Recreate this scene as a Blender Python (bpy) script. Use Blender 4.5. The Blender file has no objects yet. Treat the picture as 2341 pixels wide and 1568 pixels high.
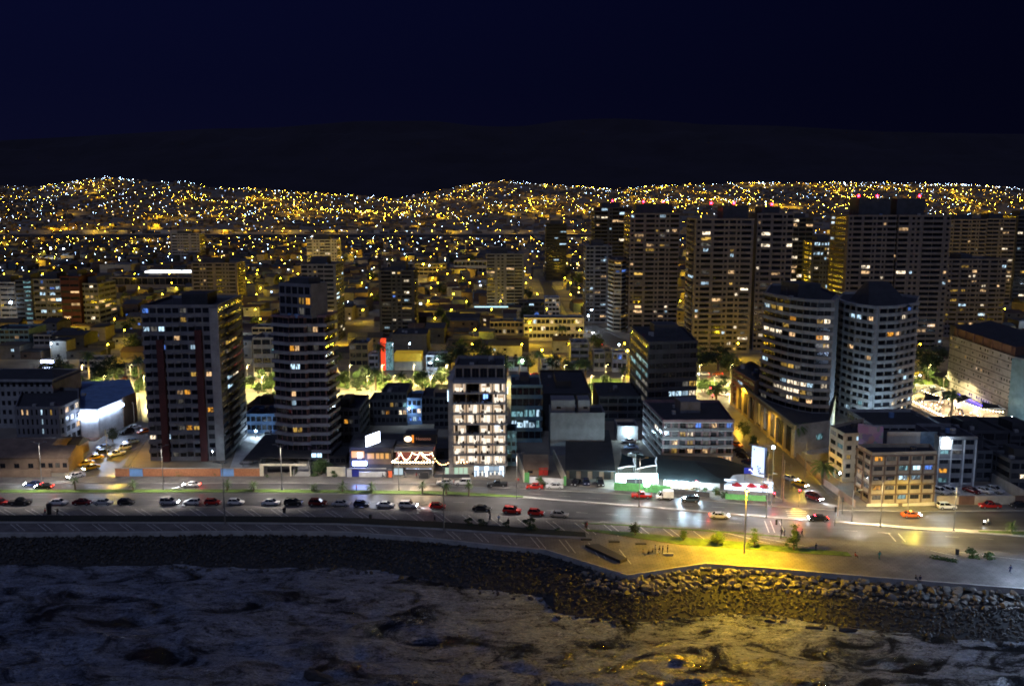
import bpy, math, random
from mathutils import Vector, Matrix, noise
R = random.Random(7)
SC = bpy.context.scene
COL = SC.collection
# ---------------------------------------------------------------- camera model (used to place things on the ground)
F, CX, CY, TH, H = 2100.0, 1170.5, 784.0, math.radians(8.85), 75.0
ST, CT = math.sin(TH), math.cos(TH)
def G(x, y, z=0.0):
    a, b = (x-CX)/F, (CY-y)/F
    dy, dz = CT + b*ST, -ST + b*CT
    t = (z-H)/dz
    return Vector((a*t, dy*t, z))
def HT(p, y):                       # height reached at ground point p for picture row y
    t = (CY-y)/F
    return H + p.y*(t*CT-ST)/(CT+t*ST)
cam = bpy.data.cameras.new('camera'); cam.sensor_width = 36; cam.lens = 36*F/2341.0
cam.clip_start = 1; cam.clip_end = 40000
co = bpy.data.objects.new('camera', cam); COL.objects.link(co)
co.location = (0, 0, H); co.rotation_euler = (math.pi/2-TH, 0, 0)
SC.camera = co
# ---------------------------------------------------------------- materials
MT = {}
def nd(nt, t, **k):
    n = nt.nodes.new(t)
    for a, b in k.items():
        if a.startswith('i_'): n.inputs[a[2:].replace('_', ' ')].default_value = b
        else: setattr(n, a, b)
    return n
def mat(name, col=(.3, .3, .3), rough=.8, metal=0, var=.25, sc=.4, bump=0, em=None, es=0, samp=True, spec=.5):
    if name in MT: return MT[name]
    m = bpy.data.materials.new(name); m.use_nodes = True
    nt = m.node_tree; b = nt.nodes['Principled BSDF']; L = nt.links.new
    b.inputs['Base Color'].default_value = (*col, 1); b.inputs['Roughness'].default_value = rough
    b.inputs['Metallic'].default_value = metal; b.inputs['Specular IOR Level'].default_value = spec
    if var or bump:
        tc = nd(nt, 'ShaderNodeTexCoord'); n = nd(nt, 'ShaderNodeTexNoise', i_Scale=sc, i_Detail=5.0, i_Roughness=.65)
        L(tc.outputs['Object'], n.inputs['Vector'])
        if var:
            mr = nd(nt, 'ShaderNodeMapRange', i_From_Min=.3, i_From_Max=.7, i_To_Min=1-var, i_To_Max=1+var)
            L(n.outputs['Fac'], mr.inputs['Value'])
            mx = nd(nt, 'ShaderNodeVectorMath', operation='SCALE'); mx.inputs[0].default_value = col
            L(mr.outputs[0], mx.inputs['Scale']); L(mx.outputs[0], b.inputs['Base Color'])
        if bump:
            bp = nd(nt, 'ShaderNodeBump', i_Strength=bump, i_Distance=.05)
            L(n.outputs['Fac'], bp.inputs['Height']); L(bp.outputs[0], b.inputs['Normal'])
    if em:
        b.inputs['Emission Color'].default_value = (*em, 1); b.inputs['Emission Strength'].default_value = es
        if not samp: m.cycles.emission_sampling = 'NONE'
    MT[name] = m
    return m
def wmat(name, col, es):            # lit window: curtain folds, darker furniture, every pane a little different
    m = bpy.data.materials.new(name); m.use_nodes = True
    nt = m.node_tree; b = nt.nodes['Principled BSDF']; L = nt.links.new
    b.inputs['Base Color'].default_value = (.05, .05, .05, 1); b.inputs['Roughness'].default_value = .2
    tc = nd(nt, 'ShaderNodeTexCoord'); oi = nd(nt, 'ShaderNodeObjectInfo')
    ad = nd(nt, 'ShaderNodeVectorMath', operation='ADD'); L(tc.outputs['Object'], ad.inputs[0])
    cb = nd(nt, 'ShaderNodeVectorMath', operation='SCALE'); cb.inputs[0].default_value = (37, 5, 11); L(oi.outputs['Random'], cb.inputs['Scale'])
    L(cb.outputs[0], ad.inputs[1])
    mp = nd(nt, 'ShaderNodeMapping'); mp.inputs['Scale'].default_value = (3.2, 1, 1.1); L(ad.outputs[0], mp.inputs['Vector'])
    vo = nd(nt, 'ShaderNodeTexVoronoi', i_Scale=1.3); L(mp.outputs[0], vo.inputs['Vector'])
    wv = nd(nt, 'ShaderNodeTexWave', i_Scale=3.0, i_Distortion=1.0); L(ad.outputs[0], wv.inputs['Vector'])
    m1 = nd(nt, 'ShaderNodeMath', operation='MULTIPLY_ADD'); L(wv.outputs['Fac'], m1.inputs[0]); m1.inputs[1].default_value = .35; m1.inputs[2].default_value = .45
    sx = nd(nt, 'ShaderNodeSeparateColor'); L(vo.outputs['Color'], sx.inputs[0])
    m2 = nd(nt, 'ShaderNodeMapRange', i_From_Min=.15, i_From_Max=.5, i_To_Min=.12, i_To_Max=1.0); L(sx.outputs[0], m2.inputs[0])
    m3 = nd(nt, 'ShaderNodeMath', operation='MULTIPLY'); L(m1.outputs[0], m3.inputs[0]); L(m2.outputs[0], m3.inputs[1])
    mr = nd(nt, 'ShaderNodeMapRange', i_To_Min=.35*es, i_To_Max=1.5*es); L(oi.outputs['Random'], mr.inputs[0])
    m4 = nd(nt, 'ShaderNodeMath', operation='MULTIPLY'); L(m3.outputs[0], m4.inputs[0]); L(mr.outputs[0], m4.inputs[1])
    b.inputs['Emission Color'].default_value = (*col, 1); L(m4.outputs[0], b.inputs['Emission Strength'])
    m.cycles.emission_sampling = 'NONE'; MT[name] = m
    return m
WARM = wmat('warm lit window', (1, .62, .3), 1.5); YEL = wmat('yellow lit window', (1, .6, .12), 1.0)
CRM = wmat('cream lit window', (1, .82, .58), 2.2); COOL = wmat('cool lit window', (.55, .8, 1), 2.0)
BLU = wmat('blue lit window', (.12, .3, 1), 1.2); DIM = wmat('dim lit window', (.75, .7, .6), .22)
TEAL = wmat('teal lit window', (.35, .75, .85), .8); ORG = wmat('orange lit window', (1, .42, .04), 1.2)
GLS = mat('dark window glass', (.012, .014, .02), .12, var=.5, sc=1.5)
GLS2 = mat('dusky window glass', (.03, .032, .04), .2, var=.5, sc=1.5)
LITP = {'W': WARM, 'Y': YEL, 'C': CRM, 'K': COOL, 'B': BLU, 'D': DIM, 'T': TEAL, 'O': ORG}
def wall(key):
    t = {'grey': (.18, .18, .19), 'pale': (.31, .305, .295), 'brown': (.20, .14, .10), 'maroon': (.075, .02, .02), 'taupe': (.20, .17, .15), 'dark': (.06, .062, .07),
         'white': (.58, .58, .58), 'beige': (.46, .38, .27), 'cream': (.6, .55, .42), 'blue': (.14, .24, .42), 'teal': (.16, .27, .30), 'black': (.02, .02, .022),
         'ochre': (.46, .36, .16), 'brick': (.27, .17, .11), 'mauve': (.19, .12, .13), 'roof': (.035, .036, .04), 'red': (.45, .03, .02), 'green': (.10, .33, .10), 'rust': (.15, .08, .055), 'conc': (.36, .35, .33)}[key]
    return mat('wall '+key, t, .85, var=.28, sc=.35, bump=.15)
METAL = mat('painted pole metal', (.25, .25, .25), .45, .6); DMET = mat('dark metal', (.03, .03, .03), .5, .3)
ROOFM = wall('roof'); CONC = wall('conc')
def emis(name, col, s, samp=True): return mat(name, (.1, .1, .1), .5, var=0, em=col, es=s, samp=samp)
SOD = emis('sodium lamp glow', (1, .58, .02), 70, False); SODF = [emis('far sodium lamp glow %d' % e, (1, .54, .03), e, False) for e in (24, 45, 80, 140, 260)]
LEDF = emis('far white lamp glow', (.45, .66, 1), 60, False); LED = emis('white lamp glow', (.6, .8, 1), 70, False)
DOWN = emis('street lantern glow', (1, .84, .64), 40, False); REDL = emis('red light glow', (1, .01, .03), 60, False)
def lamp(par, loc, col, P, r=.25, spot=None, aim=None):
    l = bpy.data.lights.new('lamp_light', 'SPOT' if spot else 'POINT'); l.energy = P; l.color = col; l.shadow_soft_size = r
    if spot: l.spot_size = math.radians(spot[0]); l.spot_blend = spot[1]
    o = mk('lamp_light', l, par, loc)
    if aim is not None: o.rotation_euler = Vector(aim).to_track_quat('-Z', 'Y').to_euler()
    return o
# ---------------------------------------------------------------- mesh builder
class M:
    def __init__(s): s.v = []; s.f = []; s.m = []; s.ms = []; s.sm = False
    def mi(s, m):
        if m not in s.ms: s.ms.append(m)
        return s.ms.index(m)
    def face(s, pts, m):
        n = len(s.v); s.v += [tuple(p) for p in pts]; s.f.append(tuple(range(n, n+len(pts)))); s.m.append(s.mi(m)); return s
    def geo(s, vs, fs, m):
        n = len(s.v); k = s.mi(m); s.v += [tuple(p) for p in vs]
        for f in fs: s.f.append(tuple(i+n for i in f)); s.m.append(k)
        return s
    def box(s, x0, y0, z0, x1, y1, z1, m):
        return s.prism([(x0, y0), (x1, y0), (x1, y1), (x0, y1)], z0, z1, m)
    def prism(s, P, z0, z1, m, top=None, bot=True):
        n = len(P); k = len(s.v)
        s.v += [(p[0], p[1], z0) for p in P] + [(p[0], p[1], z1) for p in P]
        a = s.mi(m); t = s.mi(top or m)
        for i in range(n):
            j = (i+1) % n; s.f.append((k+i, k+j, k+n+j, k+n+i)); s.m.append(a)
        s.f.append(tuple(k+n+i for i in range(n))); s.m.append(t)
        if bot: s.f.append(tuple(k+n-1-i for i in range(n))); s.m.append(a)
        return s
    def edge(s, a, b, out0, out1, z0, z1, m, e0=0, e1=0):   # box along the edge a-b, from out0 to out1 outside it
        a = Vector(a); b = Vector(b); d = (b-a).normalized(); n = Vector((d.y, -d.x))
        a2 = a-d*e0; b2 = b+d*e1
        return s.prism([a2+n*out1, b2+n*out1, b2+n*out0, a2+n*out0], z0, z1, m)
    def cyl(s, a, b, r0, r1, m, n=8, cap=True):
        a = Vector(a); b = Vector(b); d = (b-a).normalized()
        u = d.cross(Vector((0, 0, 1)));  u = Vector((1, 0, 0)) if u.length < .01 else u.normalized()
        w = d.cross(u); k = len(s.v); q = s.mi(m)
        for c, r in ((a, r0), (b, r1)):
            for i in range(n):
                t = 2*math.pi*i/n; s.v.append(tuple(c+(u*math.cos(t)+w*math.sin(t))*r))
        for i in range(n): s.f.append((k+i, k+(i+1) % n, k+n+(i+1) % n, k+n+i)); s.m.append(q)
        if cap: s.f.append(tuple(k+n+i for i in range(n))); s.m.append(q); s.f.append(tuple(k+n-1-i for i in range(n))); s.m.append(q)
        return s
    def ball(s, c, r, m, n=8, h=5, sz=1.0):
        k = len(s.v); q = s.mi(m); c = Vector(c)
        s.v.append(tuple(c+Vector((0, 0, -r*sz))))
        for j in range(1, h):
            t = math.pi*j/h-math.pi/2
            for i in range(n):
                a = 2*math.pi*i/n; s.v.append((c.x+r*math.cos(t)*math.cos(a), c.y+r*math.cos(t)*math.sin(a), c.z+r*sz*math.sin(t)))
        s.v.append(tuple(c+Vector((0, 0, r*sz)))); e = len(s.v)-1
        for i in range(n):
            i2 = (i+1) % n; s.f.append((k, k+1+i2, k+1+i)); s.m.append(q); s.f.append((e, e-n+i, e-n+i2)); s.m.append(q)
            for j in range(h-2):
                a = k+1+j*n; s.f.append((a+i, a+i2, a+n+i2, a+n+i)); s.m.append(q)
        return s
    def mesh(s, name):
        me = bpy.data.meshes.new(name); me.from_pydata(s.v, [], s.f)
        for m in s.ms: me.materials.append(m)
        me.polygons.foreach_set('material_index', s.m)
        if s.sm: me.polygons.foreach_set('use_smooth', [True]*len(s.f))
        me.update(); return me
    def obj(s, name, par=None, loc=None, rz=0): return mk(name, s.mesh(name), par, loc, rz)
def mk(name, me, par=None, loc=None, rz=0, sca=None):
    o = bpy.data.objects.new(name, me); COL.objects.link(o)
    if par is not None: o.parent = par
    if loc is not None: o.location = loc
    if rz: o.rotation_euler = (0, 0, rz)
    if sca: o.scale = sca
    return o
PL = []
def tag(o, label, cat, group=None):
    if cat == 'person': PL.append(o)
    o['label'] = label; o['category'] = cat
    if group: o['group'] = group
    return o
def thing(name, label, cat, loc=(0, 0, 0), rz=0, group=None):
    return tag(mk(name, None, None, loc, rz), label, cat, group)
def struct(o, k='structure'): o['kind'] = k; return o
# ---------------------------------------------------------------- world, added fill sun
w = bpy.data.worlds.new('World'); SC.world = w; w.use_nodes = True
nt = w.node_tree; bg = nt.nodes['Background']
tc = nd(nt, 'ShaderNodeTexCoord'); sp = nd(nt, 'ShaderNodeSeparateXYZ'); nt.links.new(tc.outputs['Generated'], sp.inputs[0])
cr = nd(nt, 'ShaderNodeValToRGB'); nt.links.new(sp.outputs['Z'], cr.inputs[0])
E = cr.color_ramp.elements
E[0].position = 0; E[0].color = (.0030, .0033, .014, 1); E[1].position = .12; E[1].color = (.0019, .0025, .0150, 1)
e = E.new(.30); e.color = (.0018, .0027, .0200, 1); e = E.new(.55); e.color = (.020, .025, .066, 1); e = E.new(1); e.color = (.042, .050, .115, 1)  # upper stops lie out of view, brightened to light the sea and roofs
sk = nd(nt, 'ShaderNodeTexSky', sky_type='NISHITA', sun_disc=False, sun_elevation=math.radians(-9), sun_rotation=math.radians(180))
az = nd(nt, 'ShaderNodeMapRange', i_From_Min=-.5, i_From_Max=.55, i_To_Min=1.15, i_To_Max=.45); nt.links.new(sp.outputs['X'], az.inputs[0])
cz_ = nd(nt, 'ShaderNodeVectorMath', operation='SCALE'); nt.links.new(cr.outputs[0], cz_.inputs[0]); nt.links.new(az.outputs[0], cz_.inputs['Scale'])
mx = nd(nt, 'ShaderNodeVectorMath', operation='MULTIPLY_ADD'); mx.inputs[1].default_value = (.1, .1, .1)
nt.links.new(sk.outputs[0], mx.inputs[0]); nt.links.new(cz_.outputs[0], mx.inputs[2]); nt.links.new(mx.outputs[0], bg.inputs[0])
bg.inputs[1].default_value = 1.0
sl = bpy.data.lights.new('fill_sun', 'SUN'); sl.energy = .38; sl.angle = math.radians(2); sl.color = (.50, .61, 1)  # added fill from behind the camera, brightens the facades and the sea
so = mk('fill_sun', sl); d = Vector((.12, 1, -.95)); so.rotation_euler = d.to_track_quat('-Z', 'Y').to_euler(); so.location = (0, -50, 200)
# ---------------------------------------------------------------- ground, shore, sea
EDGE = [G(x, y) for x, y in ((-60, 1218), (200, 1217), (500, 1214), (784, 1215), (979, 1229), (1138, 1246), (1245, 1256), (1333, 1283), (1435, 1315), (1612, 1288), (1804, 1302), (1992, 1319), (2341, 1346), (2500, 1358))]
EDGE = [Vector((-2500, EDGE[0].y+4, 0))] + EDGE + [Vector((400, EDGE[-1].y-30, 0)), Vector((2500, 120, 0))]
WATER = [G(x, y, -4) for x, y in ((-60, 1292), (280, 1288), (430, 1290), (600, 1297), (790, 1297), (880, 1302), (980, 1325), (1100, 1345), (1240, 1365), (1270, 1395), (1330, 1408), (1450, 1418), (1600, 1405), (1750, 1405), (1950, 1430), (2100, 1450), (2341, 1462))]
WATER = [Vector((-2500, WATER[0].y, 0))] + WATER + [Vector((400, WATER[-1].y-34, 0)), Vector((2500, 100, 0))]
def pl(L, x):
    for a, b in zip(L, L[1:]):
        if x <= b.x: return a.y+(b.y-a.y)*(x-a.x)/max(b.x-a.x, 1e-6)
    return L[-1].y
RID = [(-400, 430), (0, 428), (100, 430), (180, 418), (260, 408), (330, 415), (440, 420), (500, 432), (600, 434), (680, 442), (750, 444), (850, 451), (900, 456), (940, 450), (1000, 440), (1060, 427), (1150, 417), (1250, 426), (1330, 430), (1400, 437), (1450, 431), (1550, 426), (1700, 422), (2000, 420), (2200, 426), (2341, 434), (2800, 440)]
RP = [Vector((x, y, 0)) for x, y in RID]
def terr(x, y):
    if y < 1880: return 0.0
    px = CX + F*x/max(y, 1); yr = 3500.0
    top = H + (457-pl(RP, min(max(px, -400), 2800)))*yr/F
    z = 0.0
    if y > 1880: z += 5*min(1, (y-1880)/8)
    if y > 2000:
        t = min(1, (y-2000)/(yr-2000)); z += (top-5)*(t**.85)*(1+.0)
        z += 9*noise.noise(Vector((x/300, y/300, 2)))*min(1, (y-2000)/300)*min(1, max(0, (yr+50-y)/400))
    if y > yr: z -= min(1.6*top, (y-yr)*.14)
    return z
EARTH = mat('city ground', (.21, .18, .14), .9, var=.5, sc=.05, bump=.2)
xs = sorted(set([v.x for v in EDGE] + [-4500, -3500, 3500, 4500] + list(range(-2400, 2401, 60))))
ys = [260, 330, 420, 600, 900, 1300, 1700, 1880, 1889, 1925, 2000] + list(range(2060, 4300, 60)) + [4600, 5200, 6200, 12000]
vs = []; fs = []
for i, x in enumerate(xs):
    vs.append((x, pl(EDGE, x), 0)); vs += [(x, y, terr(x, y)) for y in ys]
n = len(ys)+1
for i in range(len(xs)-1):
    for j in range(n-1): a = i*n+j; fs.append((a, a+n, a+n+1, a+1))
struct(M().geo(vs, fs, EARTH).obj('ground'))
# mountains far inland
MTN = mat('mountain', (.019, .015, .026), 1, var=.3, sc=.002)
MR = [Vector(p+(0,)) for p in ((-600, 330), (0, 322), (250, 308), (380, 300), (500, 293), (640, 291), (830, 276), (1000, 276), (1100, 288), (1190, 289), (1280, 275), (1400, 270), (1500, 275), (1600, 284), (1750, 286), (2000, 300), (2341, 306), (3000, 330))]
vs = []; fs = []; nx = 90; ny = 14
for i in range(nx+1):
    for j in range(ny+1):
        y = 5600 + j*260; px = -600+3600*i/nx; x = (px-CX)/F*y
        zt = H+(457-pl(MR, px))*8600/F; t = min(1, j/11.5)
        if j > 11: t = 1-(j-11)*.12
        z = zt*t**1.2*(1+.10*noise.fractal(Vector((x/700, y/500, 1)), .9, 2.0, 4)*(1 if j < 11 else 0)) if j else -20
        vs.append((x, y, z+4*noise.noise(Vector((x/90, j, 5)))))
for i in range(nx):
    for j in range(ny): a = i*(ny+1)+j; fs.append((a, a+ny+1, a+ny+2, a+1))
struct(M().geo(vs, fs, MTN).obj('mountain'))
# shore bank under the rocks
ROCKM = mat('wet rock', (.045, .042, .038), .55, var=.6, sc=1.2, bump=.5)
ROCK2 = mat('dry rock', (.20, .18, .15), .75, var=.4, sc=.9, bump=.5)
SANDM = mat('dark shore', (.03, .03, .03), .9, var=.4, sc=1.0)
xs2 = sorted(set([v.x for v in EDGE+WATER]))
vs = []; fs = []
for x in xs2:
    e_, w_ = pl(EDGE, x), pl(WATER, x)
    vs += [(x, e_, 0), (x, e_, -.9), (x, e_-.6, -1.0), (x, w_, -4.0), (x, w_-14, -8)]
for i in range(len(xs2)-1):
    for j in range(4): a = i*5+j; fs.append((a, a+1, a+6, a+5))
struct(M().geo(vs, fs, SANDM).obj('shore'))
# sea
m = bpy.data.materials.new('sea'); m.use_nodes = True; nt = m.node_tree; b = nt.nodes['Principled BSDF']; L = nt.links.new
tc = nd(nt, 'ShaderNodeTexCoord'); mp = nd(nt, 'ShaderNodeMapping'); mp.inputs['Scale'].default_value = (1, 1.7, 1); L(tc.outputs['Object'], mp.inputs[0])
ms = nd(nt, 'ShaderNodeMapping'); ms.inputs['Scale'].default_value = (.16, .62, 1); ms.inputs['Rotation'].default_value = (0, 0, .16); L(tc.outputs['Object'], ms.inputs[0])
n3 = nd(nt, 'ShaderNodeTexNoise', i_Scale=1.0, i_Detail=7.0, i_Roughness=.68, i_Distortion=1.6); L(ms.outputs[0], n3.inputs['Vector'])
a4 = nd(nt, 'ShaderNodeMapRange', i_From_Min=.38, i_From_Max=.56, i_To_Min=.10, i_To_Max=1.0); L(n3.outputs[0], a4.inputs[0])
n0 = nd(nt, 'ShaderNodeTexNoise', i_Scale=.075, i_Detail=9.0, i_Roughness=.62, i_Distortion=1.1); L(mp.outputs[0], n0.inputs['Vector'])
n1 = nd(nt, 'ShaderNodeTexNoise', i_Scale=1.1, i_Detail=10.0, i_Roughness=.74, i_Distortion=1.6); L(mp.outputs[0], n1.inputs['Vector'])
n2 = nd(nt, 'ShaderNodeTexNoise', i_Scale=3.2, i_Detail=4.0, i_Roughness=.7); L(mp.outputs[0], n2.inputs['Vector'])
a1 = nd(nt, 'ShaderNodeMapRange', i_From_Min=.385, i_From_Max=.55, i_To_Min=.0, i_To_Max=1.0); L(n0.outputs[0], a1.inputs[0])
a2 = nd(nt, 'ShaderNodeMapRange', i_From_Min=.43, i_From_Max=.57, i_To_Min=.02, i_To_Max=1.0); L(n1.outputs[0], a2.inputs[0])
a3 = nd(nt, 'ShaderNodeMath', operation='MULTIPLY'); L(a1.outputs[0], a3.inputs[0]); a5_ = nd(nt, 'ShaderNodeMath', operation='MULTIPLY'); L(a2.outputs[0], a5_.inputs[0]); a5_.inputs[1].default_value = .6; a5 = nd(nt, 'ShaderNodeMath', operation='MULTIPLY_ADD'); L(a4.outputs[0], a5.inputs[0]); a5.inputs[1].default_value = .4; L(a5_.outputs[0], a5.inputs[2]); L(a5.outputs[0], a3.inputs[1])
mc = nd(nt, 'ShaderNodeMix', data_type='RGBA'); L(a3.outputs[0], mc.inputs['Factor']); mc.inputs['A'].default_value = (.012, .014, .018, 1)
n4 = nd(nt, 'ShaderNodeTexNoise', i_Scale=2.6, i_Detail=6.0, i_Roughness=.7, i_Distortion=2.6); n4.noise_type = 'RIDGED_MULTIFRACTAL'; L(ms.outputs[0], n4.inputs['Vector'])
a6 = nd(nt, 'ShaderNodeMapRange', i_From_Min=.25, i_From_Max=1.1, i_To_Min=.0, i_To_Max=1.0); L(n4.outputs[0], a6.inputs[0])
at_ = nd(nt, 'ShaderNodeAttribute', attribute_name='foam'); mm = nd(nt, 'ShaderNodeMath', operation='MAXIMUM'); L(a6.outputs[0], mm.inputs[0]); L(at_.outputs['Fac'], mm.inputs[1])
mb = nd(nt, 'ShaderNodeMix', data_type='RGBA'); mf = nd(nt, 'ShaderNodeMapping'); mf.inputs['Scale'].default_value = (.8, 2.4, 1); mf.inputs['Rotation'].default_value = (0, 0, .2); L(tc.outputs['Object'], mf.inputs[0])
nf_ = nd(nt, 'ShaderNodeTexNoise', i_Scale=.9, i_Detail=3.0, i_Roughness=.6, i_Distortion=1.2); L(mf.outputs[0], nf_.inputs['Vector'])
mg = nd(nt, 'ShaderNodeMapRange', i_From_Min=.40, i_From_Max=.60, i_To_Min=-.55, i_To_Max=.55); L(nf_.outputs[0], mg.inputs[0])
mh = nd(nt, 'ShaderNodeMath', operation='ADD', use_clamp=True); L(mm.outputs[0], mh.inputs[0]); L(mg.outputs[0], mh.inputs[1]); L(mh.outputs[0], mb.inputs['Factor']); mb.inputs['A'].default_value = (.40, .46, .62, 1); mb.inputs['B'].default_value = (.90, .95, 1, 1); L(mb.outputs['Result'], mc.inputs['B'])
L(mc.outputs['Result'], b.inputs['Base Color'])
rr = nd(nt, 'ShaderNodeMapRange', i_To_Min=.10, i_To_Max=.8); L(a3.outputs[0], rr.inputs[0]); L(rr.outputs[0], b.inputs['Roughness'])
ad = nd(nt, 'ShaderNodeMath', operation='ADD'); L(n1.outputs[0], ad.inputs[0]); L(n3.outputs[0], ad.inputs[1])
bp = nd(nt, 'ShaderNodeBump', i_Strength=1.0, i_Distance=.9); L(ad.outputs[0], bp.inputs['Height']); L(bp.outputs[0], b.inputs['Normal'])
SEA = m
gx = [-2500, -800, -300] + [-130+i*.8 for i in range(326)] + [300, 800, 2500]; gy = [-900, -200, 60] + [110+i*.8 for i in range(112)] + [206]
vs = []; fs = []
for x in gx:
    for y in gy:
        v = Vector((x*.05+.02*y, y*.11, 0)); z = .0
        if 108 < y < 205 and abs(x) < 200:
            z = 1.1*noise.noise(v)+.55*noise.noise(v*2.7+Vector((0, 0, 9)))+.28*noise.noise(v*7)+.12*noise.noise(v*17)
            dsh = pl(WATER, x)-y; z *= .25+.75*min(1, max(0, dsh)/14)
        vs.append((x, y, -4.1+z*1.3))
n = len(gy)
for i in range(len(gx)-1):
    for j in range(n-1): a = i*n+j; fs.append((a, a+n, a+n+1, a+1))
q = M().geo(vs, fs, SEA); q.sm = True
so_ = struct(q.obj('sea')); A_ = so_.data.attributes.new('foam', 'FLOAT', 'POINT')
A_.data.foreach_set('value', [max(0.0, min(1.0, 1.15*math.exp(-abs(v[1]-pl(WATER, v[0]))/2.2)*(.6+1.2*noise.noise(Vector((v[0]*.25, v[1]*.5, 3)))))) for v in vs])
# ---------------------------------------------------------------- road, promenade, medians
ASPH = mat('asphalt', (.085, .083, .085), .33, var=.35, sc=.12, bump=.12)
def streak(m, sx, sy, lo, hi):
    nt = m.node_tree; b = nt.nodes['Principled BSDF']; L = nt.links.new; src = b.inputs['Base Color'].links[0].from_socket
    tc = nd(nt, 'ShaderNodeTexCoord'); mp = nd(nt, 'ShaderNodeMapping'); mp.inputs['Scale'].default_value = (sx, sy, 1); L(tc.outputs['Object'], mp.inputs[0])
    n = nd(nt, 'ShaderNodeTexNoise', i_Scale=1.0, i_Detail=4.0); L(mp.outputs[0], n.inputs['Vector']); mr = nd(nt, 'ShaderNodeMapRange', i_From_Min=.35, i_From_Max=.65, i_To_Min=lo, i_To_Max=hi); L(n.outputs[0], mr.inputs[0])
    v = nd(nt, 'ShaderNodeVectorMath', operation='SCALE'); L(src, v.inputs[0]); L(mr.outputs[0], v.inputs['Scale']); L(v.outputs[0], b.inputs['Base Color'])
def joints(m, s, k):
    nt = m.node_tree; b = nt.nodes['Principled BSDF']; L = nt.links.new; src = b.inputs['Base Color'].links[0].from_socket
    tc = nd(nt, 'ShaderNodeTexCoord'); br = nd(nt, 'ShaderNodeTexBrick', i_Scale=s); br.inputs['Mortar Size'].default_value = .018; br.inputs['Color1'].default_value = (1, 1, 1, 1); br.inputs['Color2'].default_value = (.86, .86, .86, 1); br.inputs['Mortar'].default_value = (k, k, k, 1); L(tc.outputs['Object'], br.inputs['Vector'])
    v = nd(nt, 'ShaderNodeVectorMath', operation='MULTIPLY'); L(src, v.inputs[0]); L(br.outputs[0], v.inputs[1]); L(v.outputs[0], b.inputs['Base Color'])
streak(ASPH, .012, .9, .72, 1.28); streak(ASPH, .35, .3, .85, 1.1)
PAVE = mat('promenade paving', (.19, .175, .16), .75, var=.3, sc=.25, bump=.1)
joints(PAVE, .35, .5); streak(PAVE, .15, .2, .75, 1.15)
SIDE = mat('sidewalk concrete', (.16, .15, .14), .8, var=.3, sc=.3, bump=.1)
joints(SIDE, .5, .55); streak(SIDE, .2, .3, .7, 1.2)
KERB = mat('pale kerb concrete', (.34, .33, .31), .8, var=.2, sc=.6)
PAINT = mat('road paint', (.62, .6, .52), .6, var=.3, sc=2)
GRASSM = mat('lawn', (.085, .14, .022), .95, var=.55, sc=.5, bump=.5)
DIRT = mat('park path', (.34, .30, .22), .9, var=.35, sc=.12, bump=.2)
def gp(L): return [G(x, y) for x, y in L]
def rib(A, B, n=60, z=0.0, x0=None, x1=None, h=0.0, m=None, side=None):   # strip between two polylines given in picture points
    A = gp(A); B = gp(B); x0 = max(A[0].x, B[0].x) if x0 is None else x0; x1 = min(A[-1].x, B[-1].x) if x1 is None else x1
    q = M()
    for i in range(n):
        a, c = x0+(x1-x0)*i/n, x0+(x1-x0)*(i+1)/n
        P = [(a, pl(B, a)), (c, pl(B, c)), (c, pl(A, c)), (a, pl(A, a))]
        if h: q.prism(P, z, z+h, side or m, top=m, bot=False)
        else: q.face([(p[0], p[1], z) for p in P], m)
    return q
LB = [(-400, 1107), (0, 1106), (600, 1104), (1000, 1108), (1250, 1120), (1450, 1131), (1700, 1152), (1900, 1166), (2100, 1169), (2341, 1167), (2800, 1160)]
LA = [(-400, 1088), (0, 1090), (600, 1089), (1000, 1091), (1300, 1110), (1450, 1124), (1760, 1146), (1990, 1157), (2150, 1157), (2341, 1153), (2800, 1146)]
LC = [(-400, 1158), (550, 1157), (760, 1160), (1050, 1168), (1255, 1184), (1435, 1196), (1690, 1214), (1850, 1229), (2000, 1240), (2187, 1254), (2341, 1266), (2800, 1300)]
struct(rib(LB, LC, z=.004, m=ASPH, n=90).obj('road'))
struct(rib(LA, LB, z=0, h=.13, m=SIDE, side=KERB, n=90).obj('sidewalk'))
q = M(); C_ = gp(LC); x0, x1 = C_[0].x, C_[-1].x; N = 110; XS = sorted(set([x0+(x1-x0)*i/N for i in range(N+1)]+[v.x for v in EDGE if x0 < v.x < x1]))
for a, c in zip(XS, XS[1:]):
    q.prism([(a, pl(EDGE, a)+.1), (c, pl(EDGE, c)+.1), (c, pl(C_, c)), (a, pl(C_, a))], 0, .14, KERB, top=PAVE, bot=False)
struct(q.obj('promenade'))
q = M()
for a, c in zip(XS, XS[1:]):
    if a > G(1245, 1256).x-2: q.prism([(a, pl(EDGE, a)-.35), (c, pl(EDGE, c)-.35), (c, pl(EDGE, c)+.09), (a, pl(EDGE, a)+.09)], -1.2, .2, CONC)
    else: q.prism([(a, pl(EDGE, a)-.35), (c, pl(EDGE, c)-.35), (c, pl(EDGE, c)+.09), (a, pl(EDGE, a)+.09)], -1.2, .05, CONC)
tag(q.obj('sea_wall'), 'long low concrete wall edging the promenade above the rocks', 'wall')
LM1 = [(-400, 1121), (0, 1120), (600, 1119), (1000, 1123), (1130, 1130), (1196, 1135)]
LM2 = [(-400, 1128), (0, 1127), (600, 1126), (1000, 1131), (1130, 1136), (1196, 1138)]
struct(rib(LM1, LM2, z=0, h=.15, m=GRASSM, side=KERB, n=40).obj('grass_median'))
LS1 = [(1196, 1135.5), (1400, 1151), (1618, 1169), (1795, 1184), (1880, 1189)]
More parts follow.
